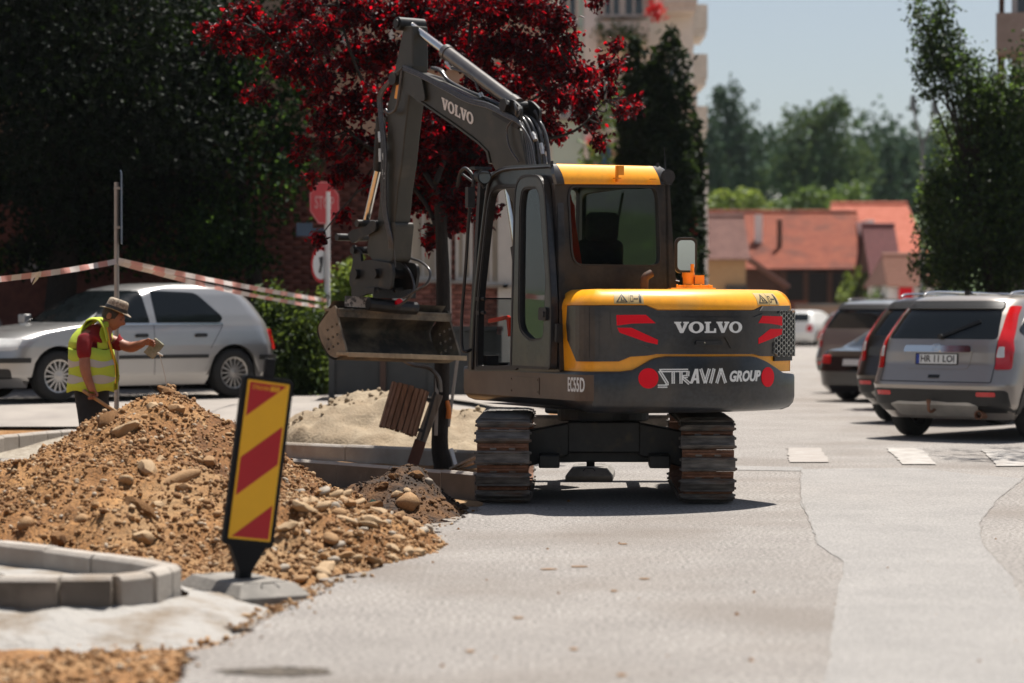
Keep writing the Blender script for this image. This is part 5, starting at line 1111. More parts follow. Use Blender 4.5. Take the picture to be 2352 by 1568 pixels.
# door leaf swung back against the cab side
dl = rpoly(s1p([(441, 1395), (446, 300), (470, 225), (520, 208), (598, 212), (634, 280), (690, 1000), (690, 1408)]), [.02, .1, .06, .06, .06, .1, .1, .05])
dw = rpoly(s1p([(482, 1110), (478, 400), (490, 300), (520, 284), (580, 282), (602, 330), (652, 860), (640, 1222), (560, 1235), (500, 1180)]), [.08, .05, .05, .03, .03, .05, .05, .05, .05, .06])
b = MB(); b.plate([dl, dw], smap, .012, .065); door = b.build('door', M_GREY, EXC, bevel=.014, bseg=3); door['label'] = 'charcoal cab door folded back against the cab'
b = MB(); ring(b, dw, .016, smap, .02, .06); ring(b, dl, .02, smap, .06, .069); b.build('window_seal', M_BLACK, door)
b = MB(); b.plate([dw], smap, .030, .036); b.build('window_pane', M_CABGLASS, door)
lx = s1p([(622, 1025), (668, 1025), (668, 1105), (622, 1105)]); b = MB(); b.plate([rpoly(lx, .02)], smap, .06, .085)
b.plate([rpoly(s1p([(640, 1050), (660, 1050), (660, 1085), (640, 1085)]), .01)], smap, .085, .095); b.plate([s1p([(700, 1125), (712, 1130), (710, 1240), (698, 1235)])], smap, .0, .05)
b.build('door_latch', M_BLACK, door, bevel=.004)
# small triangular quarter window edge seen behind the leaf
b = MB(); pa = s1p([(482, 975), (548, 858), (648, 852)])
b.tube([smap(x, y, .02) for x, y in pa], .006, 6); b.tube([smap(x, y, .02) for x, y in s1p([(482, 972), (640, 968)])], .006, 6); b.build('window_bar', M_BLACK, door)
# rear wall with window
rout = rpoly(r1p([(672, 1000), (690, 900), (668, 300), (664, 262), (1370, 266), (1386, 560), (1412, 915), (1420, 1000)]), [.01, .05, .2, .01, .01, .3, .06, .01])
rwin = rpoly(r1p([(740, 330), (762, 272), (1280, 276), (1306, 330), (1320, 740), (1296, 778), (800, 772), (764, 720)]), .07)
b = MB(); b.plate([rout, rwin], rmap, -.05, 0); rw_ = b.build('cab_rear', M_GREY, EXC, bevel=.012, bseg=3)
b = MB(); ring(b, rwin, .016, rmap, -.045, .010); b.build('window_seal', M_BLACK, rw_)
b = MB(); b.plate([rwin], rmap, -.03, -.024); b.build('window_pane', M_CABGLASS, rw_)
# yellow roof visor with a rolled profile
ZV = 0; zt = hy(*Z1(980, 145), YR)[1]; zb_ = hy(*Z1(980, 270), YR)[1]
def vmap(x, y, t):
    k = max(0, (y - zb_) / (zt - zb_)); return Vector((x, YR - .035 + .085 * k ** 2.2 - t, y))
b = MB(); b.plate([r1p([(690, 140), (1283, 155), (1300, 272), (712, 268)])], vmap, -.04, 0, stepy=.018); vis = b.build('roof_visor', M_YEL, EXC, smooth=60); vis['label'] = 'yellow strip along the rear edge of the cab roof'
for P in ([(664, 268), (654, 205), (670, 142), (691, 140), (713, 269)], [(1284, 155), (1330, 153), (1362, 205), (1372, 272), (1301, 273)]):
    b = MB(); b.plate([r1p(P)], vmap, -.05, -.002, stepy=.018); b.build('roof_corner', M_GREY, EXC, smooth=60)
b = MB(); x0, z0 = hy(*Z1(1000, 235), YR); b.add([], []); b.box((x0 + .03, YR - .06, z0 + .035), (.012, .03, .12)); b.box((x0 + .055, YR - .075, z0 + .06), (.05, .01, .07)); b.box((x0 + .02, YR - .08, z0), (.05, .04, .008)); b.build('visor_bracket', M_ORN, vis); b = MB(); x1, z1 = hy(*Z1(1240, 240), YR); b.box((x1, YR - .07, z1), (.05, .03, .006)); b.build('visor_clip', M_ORN, vis)
# roof
zr = zt
b = MB(); rr = rpoly([(XL + .05, YR + .055), (XR + .02, YR + .055), (XR - .02, YF - .08), (XL + .09, YF - .06)], .12, 6)
c = Vector((sum(p[0] for p in rr) / len(rr), sum(p[1] for p in rr) / len(rr)))
b.rows([[Vector((lerp(p[0], c.x, k), lerp(p[1], c.y, k), z)) for p in rr] for z, k in ((zr - .07, 0), (zr - .03, -.01), (zr - .008, .02), (zr, .08), (zr + .004, .5))], closed=True, cap=True)
b.build('roof', M_GREY, EXC, smooth=40)
b = MB()
for q in ((1300, 140), (650, 128)):
    x0, z0 = hy(*Z1(*q), YR + .05); b = MB(); b.cyl((x0, YR + .06, z0 - .06), (x0, YR + .06, z0 + .004), .012, 10); b.build('roof_stud', M_BLACK, EXC)
b = MB(); x0, z0 = hy(*Z1(1345, 160), YR + .1); x1, z1 = hy(*Z1(1336, 38), YR + .1)
b.tube([(x0, YR + .1, z0 - .05), (x1, YR + .1, z1)], [.005, .002], 6); b.build('antenna', M_BLACK, EXC)
b = MB(); x0, z0 = hy(*Z1(1345, 225), YR); b.cyl((x0 - .01, YR - .05, z0), (x0 + .03, YR + .01, z0), .055, 18, .05); b.cyl((x0 - .012, YR - .055, z0), (x0 - .011, YR - .05, z0), .04, 18); b.build('work_lamp', M_BLACK, EXC, smooth=40)
# right wall, front frame, floor
b = MB(); zf = hx(*Z1(300, 1412), -.925)[1]
rs_out = [(YR, zf), (YF, zf), (YF - .06, zr - .1), (YF - .2, zr - .03), (YR, zr - .03)]
def xmap(x, y, t): return Vector((XR - .0 - .03 * (y - 1) / 1.5 + t, x, y))
b.plate([rs_out, rpoly([(YR + .12, 1.5), (YF - .12, 1.5), (YF - .16, zr - .16), (YR + .12, zr - .13)], .08)], xmap, -.04, 0); rw2 = b.build('cab_wall', M_GREY, EXC, bevel=.01)
b = MB(); b.plate([rpoly([(YR + .12, 1.5), (YF - .12, 1.5), (YF - .16, zr - .16), (YR + .12, zr - .13)], .08)], xmap, -.02, -.014); b.build('window_pane', M_CABGLASS, rw2)
b = MB()
def fmap(x, y, t): return Vector((x, YF + .02 - .09 * (y - zf) / 1.5 + t, y))
fo = [(XL + .0, zf), (XR, zf), (XR - .03, zr - .05), (XL + .05, zr - .05)]
fi = [(XL + .045, zf + .05), (XR - .05, zf + .05), (XR - .07, zr - .12), (XL + .09, zr - .12)]
b.plate([fo, rpoly(fi, .05)], fmap, -.05, 0); zm = hx(*Z1(240, 970), -.925)[1]
b.box(((XL + XR) / 2, YF - .04, zm), (XR - XL - .1, .02, .012)); ff = b.build('cab_front', M_BLACK, EXC)
b = MB(); b.plate([rpoly([fi[0], fi[1], (XR - .06, zm), (XL + .06, zm)], .12)], fmap, -.03, -.024); b.build('window_pane', M_CABGLASS, ff)
b = MB(); b.box(((XL + XR) / 2, (YR + YF) / 2, zf - .02), (XR - XL - .06, YF - YR - .04, .05)); b.box((XL + .35, .25, zf + .02), (.5, .45, .02)); b.build('cab_floor', M_BLACK, EXC)
b = MB(); b.box((XL + .12, .40, zf + .06), (.10, .14, .10)); b.tube([(XL + .22, .25, zf + .03), (XL + .3, .2, zf + .08), (XL + .42, .25, zf + .06)], .02, 6)
b.build('floor_pedal', M_BLACK, EXC)
M_SEAT = mat('seat_fabric', (.022, .022, .024), rough=.9, var=.3, vscale=30)
b = MB(); cx = XL + .53
b.box((cx, -.32, 1.33), (.50, .50, .14)); b.build('seat', M_SEAT, EXC, bevel=.05, bseg=4)
b = MB(Matrix.Translation((cx, -.62, 1.68)) @ Matrix.Rotation(R(10), 4, 'X')); b.box((0, 0, 0), (.46, .13, .62), taper=.85); sb_ = b.build('backrest', M_SEAT, EXC, bevel=.06, bseg=4)
b = MB(Matrix.Translation((cx, -.70, 2.08)) @ Matrix.Rotation(R(8), 4, 'X')); b.box((0, 0, 0), (.27, .10, .22)); b.build('headrest', M_SEAT, EXC, bevel=.045, bseg=4)
b = MB()
for sx in (-.33, .33): b.box((cx + sx, -.28, 1.42), (.13, .55, .22))
b.box((cx, -.32, 1.14), (.4, .4, .25)); b.build('armrest_console', M_BLACK, EXC, bevel=.02)
M_ORED = mat('orange_red', (.75, .05, .015), rough=.5, var=.05)
x0, z0 = hy(*Z1(772, 380), -.80); b = MB(); b.plate([[hy(*Z1(*p), -.80) for p in [(752, 300), (768, 372), (783, 400), (790, 520), (828, 765), (800, 790), (755, 730), (750, 400)]]], lambda x, y, t: Vector((x, -.80 - t, y)), -.02, .01)
b.build('safety_net', leaf_mat('orange_net', [(.8, .06, .015), (.85, .08, .02)], (.9, .07, .02), .6), EXC)
b = MB(); pl = [hx(*Z1(*p), -.55) for p in [(310, 1110), (430, 1085)]]; b.beam((-.62, pl[0][0], pl[0][1]), (-.62, pl[1][0], pl[1][1]), .025, .03); b.beam((-.62, pl[1][0], pl[1][1]), (-.62, pl[1][0] - .03, pl[1][1] - .15), .03, .04); b.build('safety_lever', M_ORED, EXC, bevel=.004)
b = MB()
for sx, sy in ((-.32, .02), (.32, .02)):
    b.tube([(cx + sx, sy, 1.5), (cx + sx, sy + .03, 1.62), (cx + sx + .01, sy + .06, 1.74)], [.02, .014, .025], 8)
for sx in (-.1, .1): b.tube([(cx + sx, .36, zf), (cx + sx, .30, zf + .3), (cx + sx, .24, zf + .42)], .013, 8)
b.tube([(XL + .55, .45, zr - .15), (XL + .75, .43, zm + .1), (XL + .8, .42, zm - .35)], .012, 6)
b.build('control_lever', M_BLACK, EXC, smooth=60)
b = MB(); hp = [hy(*Z1(*q), .3) for q in ((945, 400), (985, 315), (1140, 290))]
b.tube([(x, .3, z) for x, z in hp], .01, 6); b.build('wiper_arm', M_BLACK, EXC)
b = MB()
for i_ in range(26):   # loose cables and hoses lying on the ledge behind the seat
    a0 = RNG.uniform(XL + .2, XR - .25); pts = [(a0 + .09 * k + RNG.uniform(-.04, .04), YR + .12 + RNG.uniform(0, .1), 1.68 + .06 * sin(k * 1.7 + i_) + RNG.uniform(-.04, .08)) for k in range(6)]
    if i_ < 7: b.tube(spline(pts, 3), .007, 5)
b.build('loose_cable', M_BLACK, EXC)
# grab rail and lamp beside the left front pillar
def sp(u, v, x=-1.02, q=Z1): y, z = hx(*q(u, v), x); return (x, y, z)
b = MB(); b.tube(spline([sp(232, 290, -.96), sp(190, 240, -1.0), sp(150, 330, -1.02), sp(115, 800, -1.02), sp(92, 1100, -1.02), sp(95, 1270, -1.02), sp(120, 1295, -1.0), sp(150, 1285, -.95)], 5), .013, 8)
b.tube(spline([sp(65, 285, -1.05), sp(85, 195, -1.05), sp(120, 172, -1.05), sp(165, 230, -1.03), sp(160, 330, -1.02)], 5), .013, 8)
b.tube([sp(95, 205, -1.05), sp(170, 260, -1.03)], .010, 8); b.build('grab_rail', M_BLACK, EXC, smooth=60)
b = MB(); a = Vector(sp(215, 225, -.99)); b.cyl(a + Vector((0, -.05, 0)), a + Vector((0, .06, .01)), .06, 16, .045); b.box(a + Vector((0, .02, .07)), (.15, .1, .02)); b.box(a + Vector((-.1, .0, -.16)), (.06, .05, .16)); wl = b.build('work_lamp', M_BLACK, EXC, smooth=40)
b = MB(); b.cyl(a + Vector((0, -.054, 0)), a + Vector((0, -.051, 0)), .05, 16); b.build('lamp_lens', M_MIRROR, wl)
# clips on the doorway
b = MB()
for q in ((205, 972), (205, 1057)): b.box(sp(q[0], q[1], -.93), (.05, .06, .03)); b.cyl(sp(q[0] + 12, q[1], -.93), sp(q[0] + 30, q[1], -.93), .014, 8)
b.build('door_catch', M_BLACK, cabs)
# right-hand mirror on its stalk
mc = at(1576, 586, 19.3); b = MB(MHi @ Matrix.Translation(mc) @ Matrix.Rotation(R(4), 4, 'Z') @ Matrix.Rotation(R(.3), 4, 'X'))
def fz(x, y, t): return Vector((x, -t, y))
mo = rrect(-.088, -.143, .088, .143, .045); mi_ = rrect(-.07, -.12, .07, .12, .035)
b.plate([mo], fz, -.06, 0); mr = b.build('mirror', M_BLACK, EXC, bevel=.012)
b = MB(MHi @ Matrix.Translation(mc) @ Matrix.Rotation(R(4), 4, 'Z') @ Matrix.Rotation(R(.3), 4, 'X')); b.plate([mi_], fz, 0, .004); b.build('mirror_glass', M_MIRROR, mr)
b = MB(MHi @ Matrix.Translation(mc)); b.tube([(.02, .03, -.1), (.03, .03, -.3), (.03, .03, -.42)], .012, 8); b.build('mirror_stalk', M_YEL, mr)
# ------------------------------------------------------------------ undercarriage
MU = Matrix.Rotation(-TH - R(1.36), 4, 'Z')
b = MB(MU); b.box((0, 0, .47), (.56, 1.0, .24)); b.box((0, 0, .38), (1.0, .7, .22)); b.cyl((0, 0, .58), (0, 0, .70), .36, 32)
for sx in (-1, 1):
    b.add([(sx * .27, -.5, .58), (sx * .27, -.5, .33), (sx * .60, -.5, .24), (sx * .60, -.5, .52), (sx * .27, -.3, .58), (sx * .27, -.3, .33), (sx * .60, -.3, .24), (sx * .60, -.3, .52)],
          [(0, 1, 2, 3), (4, 7, 6, 5), (0, 4, 5, 1), (1, 5, 6, 2), (2, 6, 7, 3), (3, 7, 4, 0)])
    b.box((sx * .42, -.62, .30), (.16, .3, .1)); b.box((sx * .45, .4, .36), (.34, .3, .2))
b.build('undercarriage_frame', M_BLKM, EXC, bevel=.012)
sh = MB(); SWd, SP = .40, .160
sh.box((0, 0, .018), (SWd, .100, .036)); sh.m = 1; sh.box((0, .03, -.012), (SWd * .96, .150, .012)); sh.box((0, .078, .004), (SWd * .9, .016, .022)); sh.m = 0
for yy in (-.036, .036): sh.box((0, yy, .041), (SWd - .006, .016, .012), taper=.8)
for xx in (-SWd / 2 - .006, SWd / 2 + .006):
    for yy in (-.035, .035): sh.box((xx, yy, .012), (.016, .02, .016))
for xx in (-.07, .07): sh.box((xx, .07, .004), (.05, .03, .02))
sme = None
Rt = .275; Lt = .92
def tpath(s):
    per = 4 * Lt + 2 * pi * Rt; s %= per
    if s < 2 * Lt: return (-Lt + s, .325 + Rt, 0)
    s -= 2 * Lt
    if s < pi * Rt: a = s / Rt; return (Lt + Rt * sin(a), .325 + Rt * cos(a), -a)
    s -= pi * Rt
    if s < 2 * Lt: return (Lt - s, .325 - Rt, -pi)
    s -= 2 * Lt; a = s / Rt; return (-Lt - Rt * sin(a), .325 - Rt * cos(a), -pi - a)
per = 4 * Lt + 2 * pi * Rt; NS = round(per / SP)
for sx in (-1, 1):
    tr = empty('track', (0, 0, 0), 0, parent=EXC); tr.name = 'track'
    tr.matrix_local = MU @ Matrix.Translation((sx * .76, 0, 0))
    for k in range(NS):
        y, z, a = tpath(k * per / NS + (.03 if sx > 0 else .075))
        if sme is None:
            o = sh.build('track_shoe', [M_SHOE, M_RUST], tr, bevel=.004, bseg=1); sme = o.data
        else:
            o = bpy.data.objects.new('track_shoe', sme); COL.objects.link(o); o.parent = tr
            bv = o.modifiers.new('bevel', 'BEVEL'); bv.width = .004; bv.segments = 1
        o.matrix_local = Matrix.Translation((RNG.uniform(-.002, .002), y, z)) @ Matrix.Rotation(a + RNG.uniform(-.015, .015), 4, 'X')
    b = MB()
    for nm, yy, zz, rr_, hw in (('drive_sprocket', -Lt, .325, .235, .06), ('idler_wheel', Lt, .325, .235, .06), ('track_roller', -.55, .14, .085, .1), ('track_roller', -.18, .14, .085, .1), ('track_roller', .18, .14, .085, .1), ('track_roller', .55, .14, .085, .1), ('carrier_roller', 0, .52, .05, .1)):
        b = MB(); b.cyl((-hw, yy, zz), (hw, yy, zz), rr_, 24); b.build(nm, M_BLKM, tr, smooth=40)
    b = MB(); b.box((0, 0, .33), (.17, 1.7, .22)); b.box((-sx * .1, 0, .30), (.05, 1.9, .12)); b.build('track_frame', M_BLKM, tr, bevel=.01)
# dozer blade at the far end
b = MB(MU); n = 10
prof = [(1.42 + .10 * ((k / n) - .5) ** 2 * 4 * -.6 + .08, .19 + .35 * k / n) for k in range(n + 1)]
b.rows([[(x, y + o, z) for (y, z) in prof] for x, o in ((-.96, 0), (.96, 0))]); b.rows([[(x, y + .03, z) for (y, z) in prof] for x in (-.96, .96)])
b.rows([[(x, prof[-1][0], prof[-1][1]), (x, prof[-1][0] + .03, prof[-1][1])] for x in (-.96, .96)])
b.box((0, 1.44, .545), (1.92, .06, .03)); b.box((0, 1.50, .2), (1.92, .03, .05))
b.build('dozer_blade', M_BARE, EXC, smooth=40)
b = MB(MU)
for sx in (-.33, .33): b.beam((sx, .4, .36), (sx, 1.42, .34), .09, .12)
b.build('blade_arm', M_BLKM, EXC, bevel=.01)
# ------------------------------------------------------------------ boom, dipper, bucket
BX, BY, PH = .22, .98, R(9)
fwd = Vector((-sin(PH), cos(PH), 0)); lft = Vector((-cos(PH), -sin(PH), 0))
MBm = Matrix(((fwd.x, lft.x, 0, BX), (fwd.y, lft.y, 0, BY), (0, 0, 1, 0), (0, 0, 0, 1))); MBi = MBm.inverted()
BO = MBi @ EO; B3 = MBi.to_3x3() @ M3
def bp(u, v, off): d = B3 @ ray(u, v); p = BO + d * ((off - BO.y) / d.y); return (p.x, p.z)
def b3(u, v, off): r, z = bp(u, v, off); return Vector((r, off, z))
def bmap(x, y, t): return Vector((x, t, y))
BW = .10
b = MB(MBm)
boom_px = [(931, 160), (982, 176), (1131, 248), (1170, 266), (1194, 299), (1209, 374), (1262, 520), (1310, 640), (1280, 650), (1215, 540), (1128, 374), (1122, 347), (1101, 326), (1053, 290), (974, 236), (964, 230), (938, 205)]
b.plate([[bp(*p, BW) for p in boom_px]], bmap, -BW, BW); boom = b.build('boom', M_BOOM, EXC, bevel=.012)
b = MB(MBm); b.plate([[bp(*p, BW) for p in [(934, 197), (964, 230), (974, 236), (1053, 290), (1101, 326), (1122, 347), (1128, 374), (1124, 376), (1118, 349), (1098, 329), (1050, 293), (972, 240), (960, 233)]]], bmap, -BW - .01, BW + .01); b.build('boom_flange', M_BOOM, boom)
p0 = bp(*Z2(1042, 832), BW); p1 = bp(*Z2(1285, 962), BW); ph = bp(*Z2(1038, 745), BW); hgt = ph[1] - p0[1]
b = MB(MBm); volvo(b, lambda x, y, t: Vector((lerp(p0[0], p1[0], x / VW), t, lerp(p0[1], p1[1], x / VW) + y * hgt)), BW, BW + .004); b.build('lettering', M_WHITE, boom)
# dipper stick: left plate outline, box section
dip_px = [(923, 60), (943, 58), (944, 150), (936, 220), (926, 300), (918, 380), (910, 430), (903, 505), (893, 570), (866, 570), (858, 545), (866, 470), (875, 390), (886, 300), (884, 245), (897, 195), (904, 150), (919, 76)]
DW = .085
b = MB(MBm); b.plate([[bp(*p, DW + .02) for p in dip_px]], bmap, -DW, DW); dip = b.build('dipper', M_BOOM, EXC, bevel=.012)
b = MB(MBm); q = b3(940, 56, 0); b.cyl(q + Vector((0, -.15, 0)), q + Vector((0, .13, 0)), .062, 20); b.cyl(q + Vector((0, .12, 0)), q + Vector((0, .15, 0)), .04, 16)
b.build('pivot_pin', M_BLKM, dip, smooth=40); b = MB(MBm); q2 = b3(932, 182, 0); b.cyl(q2 + Vector((0, -.16, 0)), q2 + Vector((0, .15, 0)), .06, 20); b.build('pivot_pin', M_BLKM, dip, smooth=40)
b = MB(MBm); b.plate([[bp(*Z2(*p), DW + .02) for p in [(694, 600), (720, 606), (697, 765), (670, 752)]]], bmap, DW, DW + .012); yst = b.build('warning_label', M_YEL, dip)
# cheek plates where the boom holds the dipper
for o in (-.13, .115):
    b = MB(MBm); b.plate([rpoly([bp(*p, BW) for p in [(928, 160), (975, 178), (984, 232), (966, 232), (930, 205), (922, 182)]], .05)], bmap, o, o + .018); b.build('boom_cheek', M_BOOM, boom)
# dipper cylinder along the boom top
A = b3(1190, 243, 0); D = b3(946, 60, 0); Mid = A.lerp(D, .66)
b = MB(MBm); b.cyl(A, Mid, .062, 24); b.cyl(A.lerp(D, .64), A.lerp(D, .67), .07, 24); b.cyl(A.lerp(D, .0), A.lerp(D, .05), .07, 24); cy = b.build('cylinder_barrel', mat('cylinder_paint', (.16, .15, .14), rough=.3, metal=.55, var=.15, coat=.2), boom, smooth=40)
b = MB(MBm); b.cyl(Mid, D, .038, 20); b.build('cylinder_rod', M_STEEL, boom, smooth=40)
b = MB(MBm)
for o in (-.11, .085): b.plate([rpoly([bp(*p, 0) for p in [(1150, 262), (1172, 236), (1200, 228), (1222, 250), (1215, 300), (1180, 280)]], .05)], bmap, o, o + .025)
b.cyl(A + Vector((0, -.14, 0)), A + Vector((0, .15, 0)), .045, 20); b.cyl(A + Vector((0, .14, 0)), A + Vector((0, .165, 0)), .06, 6)
b.build('cylinder_bracket', M_BLKM, boom, bevel=.008)
# boom cylinder, between the boom and the windscreen
A2 = b3(1150, 330, -.05); A2.x += .1; C2 = Vector((.32, -.02, .72)); 
b = MB(MBm); pa = Vector((.50, -.02, 1.0)); pb = b3(1158, 350, 0); pb.x += .02
b.cyl(pa, pa.lerp(pb, .55), .06, 20); bc = b.build('boom_cylinder', M_BLKM, boom, smooth=40)
b = MB(MBm); b.cyl(pa.lerp(pb, .55), pb, .036, 16); b.build('cylinder_rod', M_STEEL, boom, smooth=40)
# swing post at the foot
b = MB(MBm); b.box((.0, 0, .80), (.34, .26, .42)); b.cyl((-.12, 0, .62), (-.12, 0, 1.0), .14, 20); b.build('swing_post', M_BLKM, EXC, bevel=.02)
# hydraulic hoses
M_HOSE = mat('hydraulic_hose', (.06, .06, .062), rough=.28, var=.3, vscale=25, spec=.6)
def hose(pts, r=.013, q=Z2, name='hose', par=None, m=M_HOSE, n=5):
    bb = MB(MBm); bb.tube(spline([b3(*q(p[0], p[1]), p[2]) for p in pts], n), r, 7); return bb.build(name, m, par or boom, smooth=60)
for k, o in enumerate((.120, .124, .128)):
    hose([(745, 506 + 15 * k, o), (880, 562 + 15 * k, o), (1080, 667 + 16 * k, o), (1240, 752 + 15 * k, o), (1400, 796 + 16 * k, o), (1530, 866 + 14 * k, o + .02), (1640, 935 + 10 * k, o + .01), (1690 + 14 * k, 1080, o), (1715 + 18 * k, 1255, o), (1760 + 18 * k, 1400, o - .02)], .0105)
for k, o in enumerate((-.02, -.055)):
    hose([(965 + 20 * k, 520, o), (1030 + 15 * k, 545, o), (1090, 615, o), (1200, 680, o), (1330, 735, o), (1480, 800, o), (1600, 880, o)], .016)
for k, o in enumerate((.05, .01, -.03, -.07, -.10)):   # bundle running down the back of the boom
    x = 1625 + 38 * k
    hose([(1575 + 22 * k, 880, o), (x, 905 + 4 * k, o), (x + 52, 1010, o), (x + 78, 1130, o), (x + 92, 1260, o), (x + 140, 1420, o)], .0165)
hose([(1755, 850, -.09), (1785, 900, -.1), (1795, 1000, -.1), (1800, 1110, -.1), (1830, 1260, -.1), (1860, 1400, -.1)], .02)
M_FIT = mat('hose_fitting', (.62, .61, .58), rough=.3, metal=.7, var=.1)
for (xa, ya, xb, yb, o) in ((1680, 1195, 1690, 1252, .04), (1800, 1100, 1815, 1185, -.05), (1735, 1020, 1760, 1075, 0), (1845, 1200, 1856, 1250, -.1), (1075, 475, 1115, 520, .02), (1335, 715, 1350, 750, 0), (1640, 815, 1640, 850, .1), (565, 1010, 570, 1090, .12), (570, 1140, 572, 1240, .12), (600, 1175, 602, 1225, .12), (600, 1300, 602, 1375, .12)):
    bb = MB(MBm); P, Q = b3(*Z2(xa, ya), o), b3(*Z2(xb, yb), o); bb.cyl(P, Q, .02, 10); bb.cyl(P.lerp(Q, .3), P.lerp(Q, .55), .024, 6); bb.build('hose_fitting', M_FIT, boom, smooth=40)
hose([(1115, 520, .03), (1170, 540, .04), (1240, 560, .05), (1290, 600, .05), (1320, 690, .04)], .012)
hose([(1640, 840, .12), (1625, 890, .13), (1560, 950, .13), (1540, 1010, .13), (1560, 1130, .13), (1630, 1240, .12)], .008)
hose([(1600, 790, .12), (1612, 840, .13), (1610, 885, .12)], .012)
# hoses on the dipper's outer side
for k in range(3):
    hose([(740 + 8 * k, 520, .12 - .02 * k), (660 + 12 * k, 590, .13), (560 + 12 * k, 720, .12), (560 + 10 * k, 850, .12), (575 + 12 * k, 1000, .13), (585 + 14 * k, 1200, .13), (580 + 14 * k, 1450, .13), (600 + 10 * k, 1650, .12), (640 + 12 * k, 1850, .1), (640 + 20 * k, 2050, .06)], .0125, par=dip)
hose([(735, 540, .14), (715, 700, .14), (690, 830, .14), (640, 865, .14), (610, 840, .14)], .014, par=dip)
hose([(780, 1380, -.04), (745, 1560, -.06), (740, 1680, -.07), (700, 1740, -.08), (700, 1840, -.1), (760, 1960, -.14), (880, 2010, -.18), (950, 2080, -.18), (930, 2170, -.15), (840, 2230, -.08), (740, 2290, .0)], .0125, par=dip)
hose([(600, 1880, .02), (700, 1980, -.05), (790, 2080, -.08), (825, 2180, -.1), (810, 2260, -.08), (720, 2340, -.02), (640, 2350, .02)], .0125, par=dip)
# bucket cylinder on the front of the dipper
for nm, xa, ya, xb, yb, r, m in (('cylinder_barrel', 575, 900, 550, 1310, .048, M_BLKM), ('cylinder_rod', 550, 1310, 462, 1690, .034, M_STEEL)):
    bb = MB(MBm); bb.cyl(b3(*Z2(xa, ya), .0), b3(*Z2(xb, yb), .0), r, 18); bb.build(nm, m, dip, smooth=40)
# linkage and coupler
b = MB(MBm)
for o in (-.14, .11):
    b.plate([rpoly([bp(*Z3(*p), 0.1) for p in [(340, 430), (370, 395), (480, 370), (530, 315), (565, 330), (560, 400), (470, 440), (380, 500)]], .04)], bmap, o, o + .03)
    b.plate([rpoly([bp(*Z3(*p), 0.1) for p in [(375, 500), (440, 560), (450, 640), (400, 800), (365, 840), (355, 760), (385, 640)]], .04)], bmap, o, o + .03)
for q in ((350, 450), (505, 345), (470, 550)): c = b3(*Z3(*q), 0); b.cyl(c + Vector((0, -.17, 0)), c + Vector((0, .17, 0)), .035, 16)
lk = b.build('bucket_link', M_BLKM, dip, bevel=.008)
b = MB(MBm); b.plate([rpoly([bp(*Z3(*p), 0.1) for p in [(500, 360), (690, 330), (670, 520), (660, 640), (520, 640), (460, 560)]], .05)], bmap, -.10, .10); b.build('dipper_end', M_BOOM, dip, bevel=.01)
b = MB(MBm)
for o in (-.15, .12): b.plate([rpoly([bp(*Z3(*p), 0.1) for p in [(430, 640), (520, 620), (690, 650), (700, 720), (680, 850), (560, 850), (470, 900), (380, 920), (380, 760)]], .05)], bmap, o, o + .03)
for q in ((500, 735), (650, 730)): c = b3(*Z3(*q), 0); b.cyl(c + Vector((0, -.18, 0)), c + Vector((0, .19, 0)), .045, 16)
b.box(b3(*Z3(560, 800), 0), (.2, .22, .1)); b.build('quick_coupler', M_BLKM, EXC, bevel=.01)
b = MB(MBm); c = b3(*Z3(640, 860), -.02); b.box(c, (.16, .44, .06)); b.box(c + Vector((-.08, 0, -.03)), (.03, .46, .08))
for o in (-.2, 0, .2): b.cyl(c + Vector((-.10, o, .0)), c + Vector((-.115, o, .0)), .02, 8)
b.tube([c + Vector((-.05, -.26, -.16)), c + Vector((-.05, -.05, -.15)), c + Vector((-.02, .25, -.12))], .06, 12); tilt = b.build('tilt_unit', M_BLKM, EXC, bevel=.006)
b = MB(MBm); c = b3(*Z3(705, 955), -.05); b.cyl(c, c + Vector((-.03, 0, .01)), .035, 12); b.build('red_cap', M_RED, tilt)
# ditching bucket: profile in the boom plane, tilted a little about the arm
YL, YRt = .50, -.77
lp = [bp(*Z3(*p), YL) for p in [(210, 960), (85, 1130), (110, 1240), (175, 1350), (230, 1380), (315, 1335), (270, 1190), (225, 1030)]]
bc_r = sum(p[0] for p in lp) / len(lp); bc_z = sum(p[1] for p in lp) / len(lp)
MBk = MBm @ Matrix.Translation((bc_r, YL, bc_z)) @ Matrix.Rotation(R(2.2), 4, 'X') @ Matrix.Translation((-bc_r, -YL, -bc_z))
BK = empty('bucket', parent=EXC); BK['label'] = 'wide dusty ditching bucket with perforated end plates'
b = MB(MBk)
hl = []
for (x, y) in [(232, 1118), (195, 1137), (162, 1160), (238, 1195), (204, 1215), (170, 1232), (245, 1265), (210, 1290), (177, 1308)]:
    r, z = bp(*Z3(x, y), YL); hl.append([(r + .022 * cos(a), z + .014 * sin(a)) for a in np.linspace(0, 2 * pi, 8, False)])
b.plate([rpoly(lp, .05)] + hl, bmap, YL - .02, YL); b.build('end_plate', mat('dusty_plate', (.22, .17, .115), rough=.75, vscale=4, col2=(.34, .27, .185), bump=.25, bscale=50, col3=(.10, .085, .065), s3=6, lo3=.55, hi3=.75), BK)
b = MB(MBk); b.plate([rpoly(lp, .05)] + hl, bmap, YRt, YRt + .02); b.build('end_plate', M_BUCK, BK)
back = [lp[5], lp[4], lp[3], lp[2], lp[1], (lp[0][0] + .04, lp[0][1] + .03)]
pts = [(p.x, p.y) for p in [Vector((q.x, q.y)) for q in spline([(a, b_, 0) for a, b_ in back], 5)]]
b = MB(MBk); b.rows([[(r, o, z) for r, z in pts] for o in (YL - .01, YRt + .01)]); b.rows([[(r + .02, o, z - .012) for r, z in pts] for o in (YL - .01, YRt + .01)])
b.build('bucket_shell', M_BUCK, BK, smooth=50)
